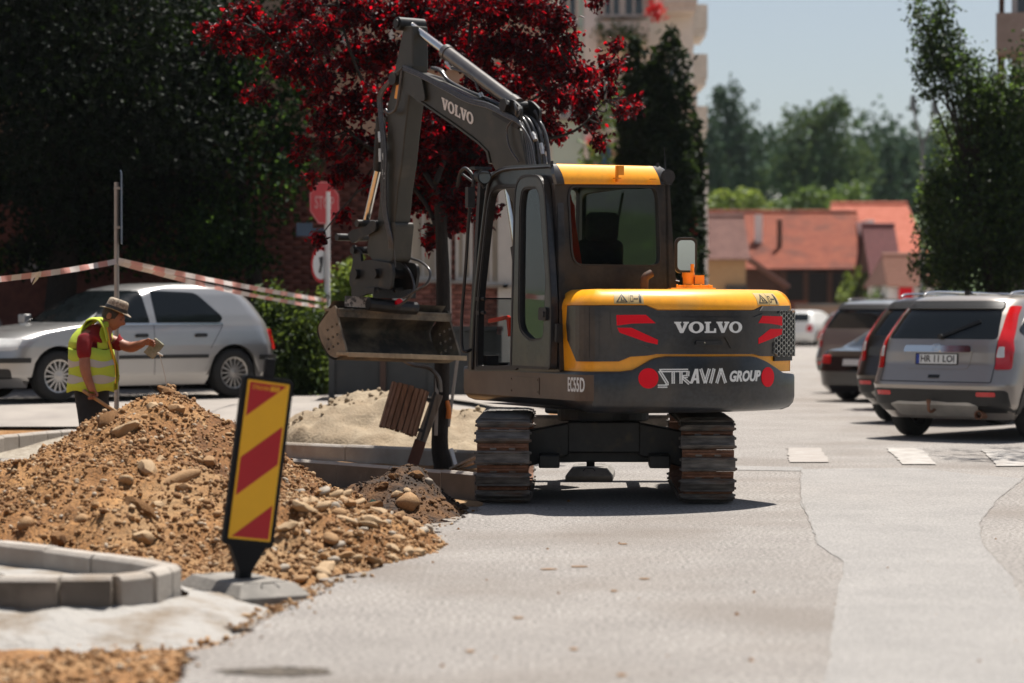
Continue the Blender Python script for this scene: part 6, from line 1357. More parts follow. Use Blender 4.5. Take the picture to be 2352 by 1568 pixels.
b = MB(MBk); r0, z0 = lp[5]; b.box((r0 + .05, (YL + YRt) / 2, z0 - .012), (.20, YL - YRt + .04, .03)); b.box((r0 - .05, (YL + YRt) / 2, z0 - .016), (.02, YL - YRt + .04, .045)); b.build('cutting_edge', mat('dusty_edge', (.42, .33, .21), rough=.7, var=.25, vscale=8, bump=.2), BK, bevel=.004)
b = MB(MBk); r0, z0 = lp[7]; b.box((r0 + .10, (YL + YRt) / 2, z0 + .03), (.26, YL - YRt - .02, .03)); b.box((r0 + .0, (YL + YRt) / 2, z0 + .0), (.05, YL - YRt - .02, .075)); b.box((r0 + .16, (YL + YRt) / 2 + .1, z0 + .08), (.2, .55, .1)); b.build('top_beam', M_BUCK, BK, bevel=.006)
b = MB(MBk); b.box((r0 + .0, YL - .24, z0 + .11), (.01, .30, .10), ); b.build('scraped_plate', mat('scraped_paint', (.10, .10, .10), rough=.5, vscale=22, col2=(.5, .48, .44), lo=.45, hi=.55), BK)
# ================================================================== PARKED CARS
M_TYRE = mat('tyre', (.014, .014, .014), rough=.85, var=.3, vscale=20); M_RIM = mat('alloy_rim', (.50, .48, .46), rough=.35, metal=.8, var=.05); M_CGLASS = mat('car_glass', (.006, .008, .009), rough=.04, var=.1, spec=.4)
M_TRIM = mat('black_trim', (.012, .012, .012), rough=.5, var=.2); M_LAMPR = mat('red_lamp', (.55, .008, .010), rough=.12, var=.1, coat=.6); M_LAMPW = mat('clear_lamp', (.70, .70, .68), rough=.12, var=.1, coat=.6); M_CHROME = mat('chrome', (.8, .8, .78), rough=.12, metal=1, var=.02)
M_PLATE = mat('plate_white', (.72, .72, .70), rough=.4, var=.02); M_BLUE = mat('plate_blue', (.02, .05, .30), rough=.4, var=.02)
def paint(nm, c, metal=.5, rough=.3): return mat('paint_' + nm, c, rough=rough, metal=metal, var=.03, vscale=2, coat=.8, spec=.5)
HATCH = dict(L=[(.17, 1.98, -1.90, .79), (.30, 2.10, -2.00, .85), (.52, 2.12, -2.03, .868), (.66, 2.08, -2.00, .868), (.76, 1.98, -1.97, .86), (.84, 1.72, -1.95, .852), (.90, 1.35, -1.93, .84), (.94, 1.00, -1.92, .825), (1.04, .84, -1.86, .79), (1.18, .58, -1.77, .735), (1.30, .33, -1.66, .69), (1.37, .14, -1.55, .655), (1.415, -.10, -1.35, .60), (1.437, -.32, -1.10, .48), (1.444, -.50, -.90, .25)], ax=(1.255, -1.255), R=.305, Ra=.365, rc=(.42, .32), belt=.93)
SEDAN = dict(L=[(.17, 2.10, -2.15, .78), (.30, 2.22, -2.26, .85), (.55, 2.24, -2.28, .875), (.70, 2.18, -2.25, .87), (.82, 1.95, -2.22, .86), (.92, 1.30, -2.15, .83), (.97, 1.0, -1.75, .81), (1.08, .80, -1.50, .76), (1.22, .50, -1.25, .70), (1.34, .20, -1.0, .65), (1.40, -.05, -.80, .56), (1.425, -.3, -.55, .3)], ax=(1.34, -1.34), R=.315, Ra=.375, rc=(.45, .38), belt=.95)
SUV = dict(L=[(.24, 2.05, -1.98, .80), (.40, 2.18, -2.16, .88), (.62, 2.20, -2.19, .908), (.70, 2.19, -2.15, .908), (.85, 2.12, -2.08, .905), (.98, 1.85, -2.07, .89), (1.06, 1.25, -2.05, .87), (1.12, 1.0, -2.03, .855), (1.25, .78, -1.94, .81), (1.40, .50, -1.83, .755), (1.50, .30, -1.74, .715), (1.565, .10, -1.68, .67), (1.60, -.2, -1.62, .58), (1.62, -.5, -1.45, .30)], ax=(1.31, -1.31), R=.35, Ra=.42, rc=(.45, .30), belt=1.06)
class Car:
    def __init__(s, name, label, spec, pos, yaw, pnt, group=None, z=0.0, simple=False):
        s.sp = spec; Z = [l[0] for l in spec['L']]; s.Z = Z; s.XF = [l[1] for l in spec['L']]; s.XR = [l[2] for l in spec['L']]; s.W = [l[3] for l in spec['L']]
        s.root = empty(name, (pos[0], pos[1], z), yaw, label, 'car', group); s.pnt = pnt; s.simple = simple
        s.body()
    def f(s, z):
        w_ = interp(z, s.Z, s.W); k = min(1, w_ / .6); return interp(z, s.Z, s.XF), interp(z, s.Z, s.XR), w_, s.sp['rc'][0] * k, s.sp['rc'][1] * k
    def side(s, x, z, t=0, sg=1):
        xf, xr, w_, a, b_ = s.f(z); y = w_
        if x > xf - a: d = min(1, (x - xf + a) / a); y = w_ - a * .9 + a * .9 * math.sqrt(max(0, 1 - d * d))
        elif x < xr + b_: d = min(1, (xr + b_ - x) / b_); y = w_ - b_ * .9 + b_ * .9 * math.sqrt(max(0, 1 - d * d))
        return Vector((x, sg * (y + t), z))
    def rear(s, y, z, t=0):
        xf, xr, w_, a, b_ = s.f(z); m = abs(y); x = xr + .06 * (m / w_) ** 2
        if m > w_ - b_ * .9: d = min(1, (m - w_ + b_ * .9) / (b_ * .9)); x += (b_ - .06) * (1 - math.sqrt(max(0, 1 - d * d)))
        return Vector((x - t, y, z))
    def front(s, y, z, t=0):
        xf, xr, w_, a, b_ = s.f(z); m = abs(y); x = xf - .08 * (m / w_) ** 2
        if m > w_ - a * .9: d = min(1, (m - w_ + a * .9) / (a * .9)); x -= (a - .08) * (1 - math.sqrt(max(0, 1 - d * d)))
        return Vector((x + t, y, z))
    def ring(s, z):
        xf, xr, w_, a, b_ = s.f(z); half = []
        for k in range(6): half.append(s.front((w_ - a * .9) * k / 5, z))
        for k in range(1, 7): d = sin(pi / 2 * k / 6); yy = w_ - a * .9 + a * .9 * sin(pi / 2 * k / 6); half.append(s.front(min(yy, w_ * .9999), z))
        x0, x1 = half[-1].x, xr + b_; N = 18 if s.simple else 56
        for k in range(1, N): half.append(s.side(lerp(x0, x1, k / N), z))
        for k in range(7): yy = w_ - b_ * .9 + b_ * .9 * sin(pi / 2 * (6 - k) / 6); half.append(s.rear(min(yy, w_ * .9999), z))
        for k in range(4, -1, -1): half.append(s.rear((w_ - b_ * .9) * k / 5, z))
        full = half + [Vector((p.x, -p.y, p.z)) for p in reversed(half[1:-1])]
        for p in full:
            if abs(p.y) > .55:
                for xa in s.sp['ax']:
                    d = p.x - xa
                    if abs(d) < s.sp['Ra']: p.z = max(p.z, s.sp['R'] + math.sqrt(s.sp['Ra'] ** 2 - d * d))
        return full
    def body(s):
        zs = sorted(set([s.Z[0] + (s.Z[-1] - s.Z[0]) * i / 30 for i in range(31)] + s.Z)); rg = [s.ring(z) for z in zs]
        b = MB(); b.rows(rg, closed=True); b.add(rg[-1], [tuple(range(len(rg[-1])))]); s.bd = b.build('body', s.pnt, s.root, smooth=38)
        b = MB(); b.box((0, 0, .42), (3.9, 1.1, .36)); b.box((0, 0, .36), (1.6, 1.5, .2)); b.build('underbody', M_TRIM, s.root)
    def patch(s, name, kind, loops, m, t0=-.01, t1=.005, par=None, sg=1, step=.06):
        mp = {'side': lambda x, y, t: s.side(x, y, t, sg), 'rear': s.rear, 'front': s.front}[kind]
        b = MB(); b.plate(loops, mp, t0, t1, step, .05); return b.build(name, m, par or s.root, smooth=40)
    def wheels(s, spokes=14, w_=.20, r=None, tr=.03):
        R_ = s.sp['R']; yy = s.sp['L'][2][3] - .105
        wm = None
        for xa in s.sp['ax']:
            for sg in (1, -1):
                e = empty('wheel', (xa, sg * yy, R_), 0 if sg > 0 else pi, parent=s.root)
                if wm is None:
                    T_ = Matrix.Rotation(-pi / 2, 4, 'X'); b = MB()
                    b.lathe([(.62 * R_, -.09), (.66 * R_, -.1), (.93 * R_, -.1), (R_, -.075), (R_, .075), (.93 * R_, .1), (.68 * R_, .1), (.64 * R_, .09)], 32, T_); ty = b.build('tyre', M_TYRE, e, smooth=50)
                    b = MB(); b.lathe([(.66 * R_, -.08), (.66 * R_, .095), (.60 * R_, .09), (.57 * R_, .04), (.57 * R_, -.08)], 32, T_); b.lathe([(.16 * R_, .05), (.15 * R_, .085), (0, .09)], 16, T_)
                    for k in range(spokes): a = 2 * pi * k / spokes; b.beam((.12 * R_ * cos(a), .07, .12 * R_ * sin(a)), (.6 * R_ * cos(a), .07, .6 * R_ * sin(a)), tr, .03, up=(0, 1, 0))
                    rm = b.build('rim', M_RIM, e, smooth=40); b = MB(); b.lathe([(.58 * R_, .0), (0, .0)], 20, T_); hb = b.build('brake_disc', M_TRIM, e); wm = (ty, rm, hb)
                else:
                    for o in wm: c = o.copy(); COL.objects.link(c); c.parent = e
def hatch_trim(c, lamps=True):
    B = c.sp['belt']
    for sg in (1, -1):
        if sg == 1 or not c.simple:
            c.patch('side_window', 'side', [rpoly([(.80, B + .015), (.32, 1.30), (.02, 1.345), (-.03, B + .015)], [.03, .1, .03, .02])], M_CGLASS, sg=sg)
            c.patch('side_window', 'side', [rpoly([(-.13, B + .015), (-.12, 1.345), (-.78, 1.32), (-1.12, B + .08), (-1.06, B + .015)], [.02, .03, .08, .06, .04])], M_CGLASS, sg=sg)
            c.patch('rub_strip', 'side', [[(.86, .50), (-.86, .50), (-.86, .545), (.86, .545)]], M_TRIM, t1=.014, sg=sg)
            for xx in (.83, -.08, -.92 + .0): c.patch('door_gap', 'side', [[(xx - .004, .30), (xx + .004, .30), (xx + .004, B), (xx - .004, B)]], M_TRIM, t1=.001, sg=sg) if xx > -.9 else None
            c.patch('door_gap', 'side', [[(-.90, .62), (-.892, .62), (-1.10, B), (-1.11, B)][::-1]], M_TRIM, t1=.001, sg=sg)
            for xx in (.02, -.84): c.patch('door_handle', 'side', [rpoly([(xx, .765), (xx + .17, .765), (xx + .17, .81), (xx, .81)], .02)], M_TRIM, t1=.025, sg=sg, step=None)
            c.patch('belt_trim', 'side', [[(.84, B - .012), (-1.1, B - .012), (-1.1, B + .008), (.84, B + .008)]], M_CHROME, t1=.008, sg=sg)
            c.patch('tail_lamp', 'side', [rpoly([(-1.84, .60), (-2.02, .60), (-2.0, .86), (-1.91, .86)], .03)], M_LAMPR, t1=.008, sg=sg, step=.03)
            b = MB(); b.box((.72, sg * .97, .99), (.11, .17, .12)); b.beam((.70, sg * .82, .95), (.72, sg * .90, .97), .05, .04); b.build('wing_mirror', c.pnt, c.root, bevel=.035, bseg=3)
            c.patch('bumper_strip', 'side', [[(-1.63, .47), (-2.0, .47), (-2.0, .53), (-1.63, .53)]], M_TRIM, t1=.012, sg=sg, step=.03); c.patch('bumper_strip', 'side', [[(1.64, .47), (2.06, .47), (2.06, .53), (1.64, .53)]], M_TRIM, t1=.012, sg=sg, step=.03)
            c.patch('headlamp', 'front', [rpoly([(sg * .50, .60), (sg * .845, .62), (sg * .82, .76), (sg * .52, .765)], .04)], M_LAMPW, t1=.006, step=.03)
    c.patch('windscreen', 'front', [rpoly([(-.70, .955), (.70, .955), (.585, 1.345), (-.585, 1.345)], .05)], M_CGLASS)
    c.patch('rear_window', 'rear', [rpoly([(-.64, 1.0), (.64, 1.0), (.56, 1.33), (-.56, 1.33)], .06)], M_CGLASS)
    c.patch('number_plate', 'rear', [[(-.26, .42), (.26, .42), (.26, .53), (-.26, .53)]], M_PLATE, t1=.012)
    c.patch('tail_lamp', 'rear', [rpoly([(.58, .60), (.80, .60), (.78, .86), (.60, .86)], .03)], M_LAMPR, t1=.008, step=.03); c.patch('tail_lamp', 'rear', [rpoly([(-.58, .60), (-.80, .60), (-.78, .86), (-.60, .86)], .03)], M_LAMPR, t1=.008, step=.03)
    c.patch('grille', 'front', [rpoly([(-.46, .61), (.46, .61), (.46, .74), (-.46, .74)], .02)], M_TRIM); c.patch('air_intake', 'front', [rpoly([(-.6, .26), (.6, .26), (.6, .40), (-.6, .40)], .03)], M_TRIM)
    c.patch('fog_intake', 'front', [rpoly([(.64, .27), (.80, .28), (.80, .40), (.64, .40)], .03)], M_TRIM)
P_SIL = paint('silver', (.40, .395, .39), .7, .34)
golf = Car('silver_hatchback', 'silver five door hatchback parked side-on behind the worker', HATCH, (-5.04, 30.56), R(220), P_SIL, 'cars on the side street', .35)
hatch_trim(golf); golf.wheels(15, tr=.022)
golf2 = Car('white_car', 'white car mostly out of frame behind the silver hatchback, red tail lamp showing', HATCH, (-9.0, 33.2), R(186), paint('white', (.72, .72, .70), 0, .3), 'cars on the side street', .36, True); hatch_trim(golf2); golf2.wheels(10)
# --- the parked row on the right
def suv_trim(c, brn=False, detail=True):
    B = c.sp['belt']; ty = (-.70, .70)
    c.patch('rear_window', 'rear', [rpoly([(-.70, 1.13), (.70, 1.13), (.615, 1.455), (-.615, 1.455)], .05)], M_CGLASS, t1=.004)
    c.patch('spoiler', 'rear', [rpoly([(-.63, 1.47), (.63, 1.47), (.59, 1.555), (-.59, 1.555)], .03)], M_TRIM, t1=.035, step=.08)
    for sg in (1, -1):
        c.patch('tail_lamp', 'rear', [rpoly([(sg * .72, .80), (sg * .862, .80), (sg * .86, 1.0), (sg * .795, 1.25), (sg * .715, 1.50), (sg * .655, 1.50), (sg * .70, 1.25), (sg * .72, 1.05)], .02)], M_LAMPR, t1=.012, step=.025)
        tl = c.patch('tail_lamp', 'rear', [rpoly([(sg * .725, .93), (sg * .80, .93), (sg * .785, 1.05), (sg * .735, 1.05)], .015)], M_LAMPW, t0=.01, t1=.016, step=.03); tl['label'] = 'clear lens in the red tail lamp'
        c.patch('reflector', 'rear', [rpoly([(sg * .55, .50), (sg * .76, .50), (sg * .76, .55), (sg * .55, .55)], .015)], M_LAMPR, t1=.014, step=.04)
        c.patch('side_window', 'side', [rpoly([(-1.18, B + .10), (-1.10, 1.42), (-1.42, 1.42), (-1.72, B + .16), (-1.60, B + .10)], .07)], M_CGLASS, sg=sg)
        c.patch('side_window', 'side', [rpoly([(-1.05, B + .06), (-.98, 1.47), (-.2, 1.49), (-.15, B + .06)], .05)], M_CGLASS, sg=sg); c.patch('side_window', 'side', [rpoly([(-.05, B + .06), (-.08, 1.49), (.25, 1.45), (.80, B + .06)], .05)], M_CGLASS, sg=sg)
        c.patch('arch_trim', 'side', [[(-1.31 + .50 * cos(a), max(.3, .35 + .50 * sin(a))) for a in np.linspace(-.1, pi + .1, 22)] + [(-1.31 + .42 * cos(a), max(.3, .35 + .42 * sin(a))) for a in np.linspace(pi + .1, -.1, 22)]], M_TRIM, t1=.012, sg=sg)
        b = MB(); b.tube(spline([(.2, sg * .56, 1.60), (.1, sg * .56, 1.64), (-1.2, sg * .56, 1.66), (-1.45, sg * .56, 1.62)], 4), .016, 6); b.build('roof_rail', M_CHROME, c.root, smooth=60)
    c.patch('lower_bumper', 'rear', [rpoly([(-.86, .32), (.86, .32), (.86, .57), (-.86, .57)], .04)], M_TRIM, t1=.012)
    c.patch('skid_plate', 'rear', [rpoly([(-.5, .27), (.5, .27), (.56, .40), (.45, .435), (.2, .43), (0, .445), (-.2, .43), (-.45, .435), (-.56, .40)], .02)], MATS['dull_silver'], t1=.022)
    if detail:
        for (a0, z0, a1, z1) in ((-.715, .66, -.705, 1.12), (.705, .66, .715, 1.12)): c.patch('tailgate_gap', 'rear', [[(a0, z0), (a1, z0), (a1, z1), (a0, z1)]], M_TRIM, t1=.001)
        c.patch('tailgate_gap', 'rear', [[(-.71, .652), (.71, .652), (.71, .662), (-.71, .662)]], M_TRIM, t1=.001); c.patch('number_recess', 'rear', [rpoly([(-.40, .80), (.40, .80), (.45, 1.02), (-.45, 1.02)], .04)], c.pnt, t1=.008)
        c.patch('chrome_bar', 'rear', [rpoly([(-.44, .985), (.44, .985), (.42, 1.06), (-.42, 1.06)], .03)], M_CHROME, t1=.03)
        em = MB()   # maker's badge: an upright open letter shape in a rounded frame
        em.plate([rrect(-.055, .985, .055, 1.075, .025), rrect(-.045, .993, .045, 1.067, .02)], c.rear, .025, .040)
        for q in ([(-.035, 1.06), (-.02, 1.06), (-.012, 1.0), (-.024, 1.0)], [(.035, 1.06), (.02, 1.06), (.012, 1.0), (.024, 1.0)], [(-.02, 1.02), (.02, 1.02), (.02, 1.034), (-.02, 1.034)]): em.plate([q], c.rear, .028, .040)
        em.build('badge', M_CHROME, c.root)
        pl = c.patch('number_plate', 'rear', [rpoly([(-.275, .845), (.275, .845), (.275, .97), (-.275, .97)], .01)], M_TRIM, t1=.016); c.patch('plate_face', 'rear', [[(-.26, .855), (.26, .855), (.26, .96), (-.26, .96)]], M_PLATE, t0=.015, t1=.019, par=pl); c.patch('plate_band', 'rear', [[(.22, .855), (.26, .855), (.26, .96), (.22, .96)]], M_BLUE, t0=.018, t1=.0205, par=pl)
        b = MB(); b.text('HR 11 LOI', lambda x, y, t: c.rear(.20 - x, .872 + y, t), .018, .021, size=.105, bold=.002, width=.43); b.build('lettering', M_INK, pl)
        b = MB(); P0 = c.rear(-.02, 1.155, .02); P1 = c.rear(-.44, 1.33, .02); b.cyl(P0, P0 + Vector((-.03, 0, 0)), .03, 10); b.beam(P0, P1, .035, .02, up=(-1, 0, .3)); b.build('rear_wiper', M_TRIM, c.root)
        c.patch('tow_cover', 'rear', [[(-.07, .70), (.07, .70), (.07, .735), (-.07, .735)]], M_TRIM, t1=.01)
        b = MB(); b.tube(spline([(-2.05, 0, .40), (-2.16, 0, .33), (-2.24, 0, .34), (-2.25, 0, .42)], 4), .018, 8); b.cyl((-2.25, 0, .42), (-2.25, 0, .46), .026, 10); b.build('tow_hook', M_RUST, c.root, smooth=60)
        b = MB(); b.lathe([(.03, -.1), (.045, -.1), (.05, .1), (.04, .1), (.035, 0)], 16, Matrix.Translation((-2.02, -.55, .30)) @ Matrix.Rotation(-pi / 2, 4, 'Y')); b.build('exhaust_tip', M_RUST, c.root, smooth=60)
        b = MB(); b.add([(-1.45, .03, 1.615), (-1.32, .03, 1.615), (-1.45, .03, 1.675), (-1.45, -.03, 1.615), (-1.32, -.03, 1.615), (-1.45, -.03, 1.675)], [(0, 1, 2), (3, 5, 4), (0, 2, 5, 3), (1, 4, 5, 2)]); b.build('roof_antenna', M_TRIM, c.root)
mat('dull_silver', (.42, .40, .37), rough=.45, metal=.4)
GR = 'cars parked at an angle along the right'
C0 = Vector((6.12, 28.45)); YW = R(48)
crv = Car('silver_suv', 'silver sport utility car with number plate HR 11 LOI, nearest of the parked row', SUV, C0, YW, paint('grey_silver', (.36, .325, .295), .55, .34), GR)
suv_trim(crv); crv.wheels(8, tr=.06)
c2 = Car('brown_suv', 'dark brown tall car parked directly behind the silver one', SUV, C0 + Vector((.33, 3.7)), YW, paint('brown', (.055, .042, .034), .5, .3), GR); suv_trim(c2, True, False); c2.wheels(8, tr=.06)
c3 = Car('red_car', 'red hatchback squeezed between the dark brown car and the black saloon', HATCH, C0 + Vector((.78, 7.6)), YW, paint('red', (.50, .012, .014), 0, .25), GR, 0, True); hatch_trim(c3); c3.wheels(10)
def sedan_trim(c):
    for sg in (1, -1):
        c.patch('side_window', 'side', [rpoly([(.78, .98), (.25, 1.29), (-.1, 1.32), (-.12, .98)], .05)], M_CGLASS, sg=sg); c.patch('side_window', 'side', [rpoly([(-.2, .98), (-.2, 1.32), (-.75, 1.27), (-1.2, 1.0), (-1.2, .98)], .05)], M_CGLASS, sg=sg)
        c.patch('tail_lamp', 'rear', [rpoly([(sg * .50, .68), (sg * .82, .70), (sg * .80, .84), (sg * .52, .84)], .03)], M_LAMPR, t1=.008, step=.03)
    c.patch('rear_window', 'rear', [rpoly([(-.62, 1.0), (.62, 1.0), (.52, 1.32), (-.52, 1.32)], .06)], M_CGLASS); c.patch('number_plate', 'rear', [[(-.26, .66), (.26, .66), (.26, .77), (-.26, .77)]], M_PLATE, t1=.012)
    c.patch('windscreen', 'front', [rpoly([(-.66, 1.0), (.66, 1.0), (.55, 1.33), (-.55, 1.33)], .05)], M_CGLASS)
c4 = Car('black_saloon', 'black saloon car, fourth in the parked row', SEDAN, C0 + Vector((.80, 11.2)), YW, paint('black', (.008, .008, .009), .2, .2), GR, 0, True); sedan_trim(c4); c4.wheels(10); c4.root.scale = (1, 1, .88)
c5 = Car('grey_car', 'pale grey tall car behind the black saloon', SUV, C0 + Vector((1.22, 15.0)), YW, paint('pale_grey', (.30, .31, .32), .5, .3), GR, 0, True); suv_trim(c5, True, False); c5.wheels(8)
for k_, (nm_, dsc, pt) in enumerate((('white', 'small white car further along the parked row', (.68, .68, .66)), ('blue_grey', 'blue grey car second last in the parked row', (.10, .12, .15)), ('beige', 'beige silver car last in the parked row', (.42, .39, .35)))):
    cc = Car('parked_car', dsc, HATCH, C0 + Vector((2.55 + 1.05 * k_, 25 + 9 * k_)), YW, paint(nm_, pt), GR, 0, True); hatch_trim(cc); cc.wheels(8)
c6 = Car('dark_car', 'dark small car near the far end of the parked row', HATCH, C0 + Vector((1.95, 18.8)), YW, paint('dark', (.05, .05, .055), .4, .3), GR, 0, True); hatch_trim(c6); c6.wheels(10)
p = at(1838, 760, 100); c7 = Car('distant_car', 'distant dark grey car with a bright roof before the barn', HATCH, (p.x, 100), R(68), paint('grey', (.22, .23, .24), .5, .25), 'distant cars before the barn', 0, True); hatch_trim(c7); c7.wheels(8)
p = at(1872, 760, 97); c8 = Car('distant_car', 'distant white car right of the dark grey distant car', HATCH, (p.x, 98.5), R(62), paint('white', (.72, .72, .70)), 'distant cars before the barn', 0, True); hatch_trim(c8); c8.wheels(8)
# ================================================================== SITE FURNITURE
M_SRED = mat('sign_red', (.42, .004, .012), rough=.42, var=.03); M_SYEL = mat('sign_yellow', (.80, .42, .008), rough=.42, var=.03); M_PBLK = mat('board_black', (.008, .008, .009), rough=.6, var=.2, spec=.2); M_RUB = mat('grey_rubber', (.14, .13, .115), rough=.8, vscale=6, col2=(.24, .22, .195), bump=.2)
def board(label, pos, yaw, lean, H_, Wd, back=False, z0=0.0):
    r = empty('striped_board', (pos[0], pos[1], z0), yaw, label, 'striped board', 'striped warning boards')
    # local: x right, -y towards the viewer, z up
    Lr = Matrix.Translation((0, 0, .10)) @ Matrix.Rotation(lean, 4, 'Y')
    zb = .17
    b = MB(Lr); b.plate([rpoly([(-Wd / 2 - .026, zb), (Wd / 2 + .026, zb), (Wd / 2 + .026, zb + H_ + .06), (-Wd / 2 - .026, zb + H_ + .06)], .03)], lambda x, y, t: Vector((x, t, y)), -.018, .012); b.build('board_frame', M_PBLK, r, bevel=.008)
    b = MB(Lr)
    b.add([(-.035, -.03, -.02), (.035, -.03, -.02), (.035, .03, -.02), (-.035, .03, -.02), (-.035, -.03, .04), (.035, -.03, .04), (.035, .03, .04), (-.035, .03, .04), (-Wd * .42, -.02, zb), (Wd * .42, -.02, zb), (Wd * .42, .02, zb), (-Wd * .42, .02, zb)],
          [(0, 3, 2, 1)] + [(i, (i + 1) % 4, 4 + (i + 1) % 4, 4 + i) for i in range(4)] + [(4 + i, 4 + (i + 1) % 4, 8 + (i + 1) % 4, 8 + i) for i in range(4)] + [(8, 9, 10, 11)]); b.build('board_foot', M_PBLK, r)
    b = MB(Lr); b.box((.0, 0, zb + H_ + .11), (.055, .035, .10)); b.build('carry_grip', M_PBLK, r, bevel=.006)
    fp = lambda x, y, t: Vector((x, -.018 - t, zb + .035 + y))
    if not back:
        b = MB(Lr); b.plate([rrect(-Wd / 2, 0, Wd / 2, H_, .006)], fp, 0, .004); b.build('yellow_face', M_SYEL, r)
        m = .012; ed = (-Wd / 2 + m, m, Wd / 2 - m, H_ - m); hgt = .24 * H_
        sl_ = .60
        def stripe(yl):  # band clipped to the face; yl = height at the left edge of its lower side
            pts = []; w_ = ed[2] - ed[0]; rise_ = .22 * H_
            poly = [(ed[0], yl), (ed[2], yl + rise_), (ed[2], yl + rise_ + hgt), (ed[0], yl + hgt)]
            def clip(P, f, inter):
                o = []
                for i in range(len(P)):
                    a, c = P[i - 1], P[i]; fa, fc = f(a), f(c)
                    if fa >= 0: 
                        if fc >= 0: o.append(c)
                        else: o.append(inter(a, c, fa, fc))
                    elif fc >= 0: o.append(inter(a, c, fa, fc)); o.append(c)
                return o
            it = lambda a, c, fa, fc: (lerp(a[0], c[0], fa / (fa - fc)), lerp(a[1], c[1], fa / (fa - fc)))
            poly = clip(poly, lambda p: p[1] - ed[1], it); poly = clip(poly, lambda p: ed[3] - p[1], it) if poly else poly
            return poly
        for k in range(-2, 6):
            P = stripe(H_ * (.77 - .5 * k))
            if len(P) > 2: bb = MB(Lr); bb.plate([P], fp, .003, .0055); bb.build('red_stripe', M_SRED, r)
        b = MB(Lr); b.text('STRAVIA', lambda x, y, t: fp(-Wd / 2 + .03 + x, H_ - .048 + y, t), .005, .007, size=.032, width=.095); b.text('GROUP', lambda x, y, t: fp(-Wd / 2 + .13 + x, H_ - .048 + y, t), .005, .007, size=.032, bold=.002, width=.055); b.build('lettering', M_SYEL, r)
    # recycled rubber foot plate
    b = MB(); hw, hl, ch = .20, .40, .05
    b.add([(-hw, -hl, 0), (hw, -hl, 0), (hw, hl, 0), (-hw, hl, 0), (-hw, -hl, .045), (hw, -hl, .045), (hw, hl, .045), (-hw, hl, .045), (-hw + .05, -hl + .09, .105), (hw - .05, -hl + .09, .105), (hw - .05, hl - .09, .105), (-hw + .05, hl - .09, .105)],
          [(0, 3, 2, 1)] + [(i, (i + 1) % 4, 4 + (i + 1) % 4, 4 + i) for i in range(4)] + [(4 + i, 4 + (i + 1) % 4, 8 + (i + 1) % 4, 8 + i) for i in range(4)] + [(8, 9, 10, 11)])
    ft = b.build('foot_plate', M_RUB, r, bevel=.006)
    for sy in (-1, 1):
        for sx in (-.075, .075):
            b = MB(); y0 = sy * (hl - .05); b.add([(sx - .05, y0, .0745), (sx + .05, y0, .0745), (sx + .045, sy * (hl - .13), .1075), (sx - .045, sy * (hl - .13), .1075), (sx, sy * (hl - .15), .1085)], [(0, 1, 2, 4, 3)]); b.build('grip_recess', M_PBLK, ft)
    b = MB()
    b.tube([(-.05, -hl + .06, .086), (-.03, -hl + .10, .108), (.03, -hl + .10, .108), (.05, -hl + .06, .086)], .004, 4); b.build('moulded_mark', M_PBLK, ft)
    return r
bp_ = gnd(560, 1368, -.045)
board('red and yellow striped warning board leaning right in the foreground', (bp_.x + .0, bp_.y - .06), R(31), R(8.0), .83, .24, z0=-.05)
b2 = gnd(1362, 1110, 0); board('striped warning board seen from behind between the excavator tracks', (b2.x, b2.y + .62), R(-4), R(1), .86, .245, True)
# --- thin round post, edge-on sign, barrier tape
M_GALV = mat('galvanised', (.36, .34, .32), rough=.45, metal=.5, var=.15, vscale=3)
pb = Vector(((267 - 1176) / FPX * 23.3, 23.3, -.05)); sp_ = empty('sign_post', pb, 0, 'thin galvanised post with a sign seen edge-on, beside the worker', 'sign post')
def pl(u, v, dy=0): return at(u, v, 23.3 + dy) - pb
b = MB(); b.cyl((0, 0, -.1), pl(268, 418), .024, 14); b.build('post', M_GALV, sp_, smooth=50)
b = MB(); zt, zb_ = pl(278, 393).z, pl(278, 560).z; b.plate([rrect(-.25, zb_, .25, zt, .04)], lambda x, y, t: Vector((.052 + t - .135 * x, x, y)), -.004, .004); b.build('sign_panel', mat('sign_back_blue', (.06, .09, .14), rough=.4, metal=.3), sp_)
b = MB()
for v in (432, 522): b.box((.02, 0, pl(268, v).z), (.07, .06, .025))
b.build('sign_clamp', M_GALV, sp_)
M_TW = mat('tape_white', (.66, .58, .54), rough=.5, var=.04); M_TR = mat('tape_red', (.62, .30, .25), rough=.5, var=.05)
def tape(label, A, B_, sag, wd=.07, n=64, tw=.5, tw0=.2, per=6):
    b = MB(); A = Vector(A); B_ = Vector(B_); c0 = A
    root_m = []
    P = [A.lerp(B_, i / n) + Vector((0, 0, -sag * 4 * (i / n) * (1 - i / n))) for i in range(n + 1)]
    sd = (B_ - A).cross(Vector((0, 0, 1))).normalized()
    for i in range(n):
        q = []
        for j in (i, i + 1):
            a = tw0 + tw * sin(j * .13) + .15 * sin(j * .7); d = Vector((0, 0, 1)) * cos(a) + sd * sin(a); q += [P[j] - d * wd / 2, P[j] + d * wd / 2]
        b.m = 1 if (i // (n // (per * 2))) % 2 else 0; b.add([q[0], q[2], q[3], q[1]], [(0, 1, 2, 3)])
    o = b.build('barrier_tape', [M_TW, M_TR], fix=False); return props(o, label, 'barrier tape', 'red and white barrier tapes')
T0 = at(268, 600, 23.27); tape('faded red and white tape running left from the thin post', T0, at(-140, 652, 21.5), .03, .055, 72, .3, .1, 9)
T1 = at(272, 598, 23.26); tape('wide red and white tape from the thin post to the stop sign post', T1, at(752, 690, 33.0), .02, .055, 96, .3, .1, 12)
tape('narrow lower red and white tape drooping to the stop sign post', at(272, 603, 23.27), at(752, 705, 33.0), .05, .05, 96, .5, .3, 12)
b = MB()
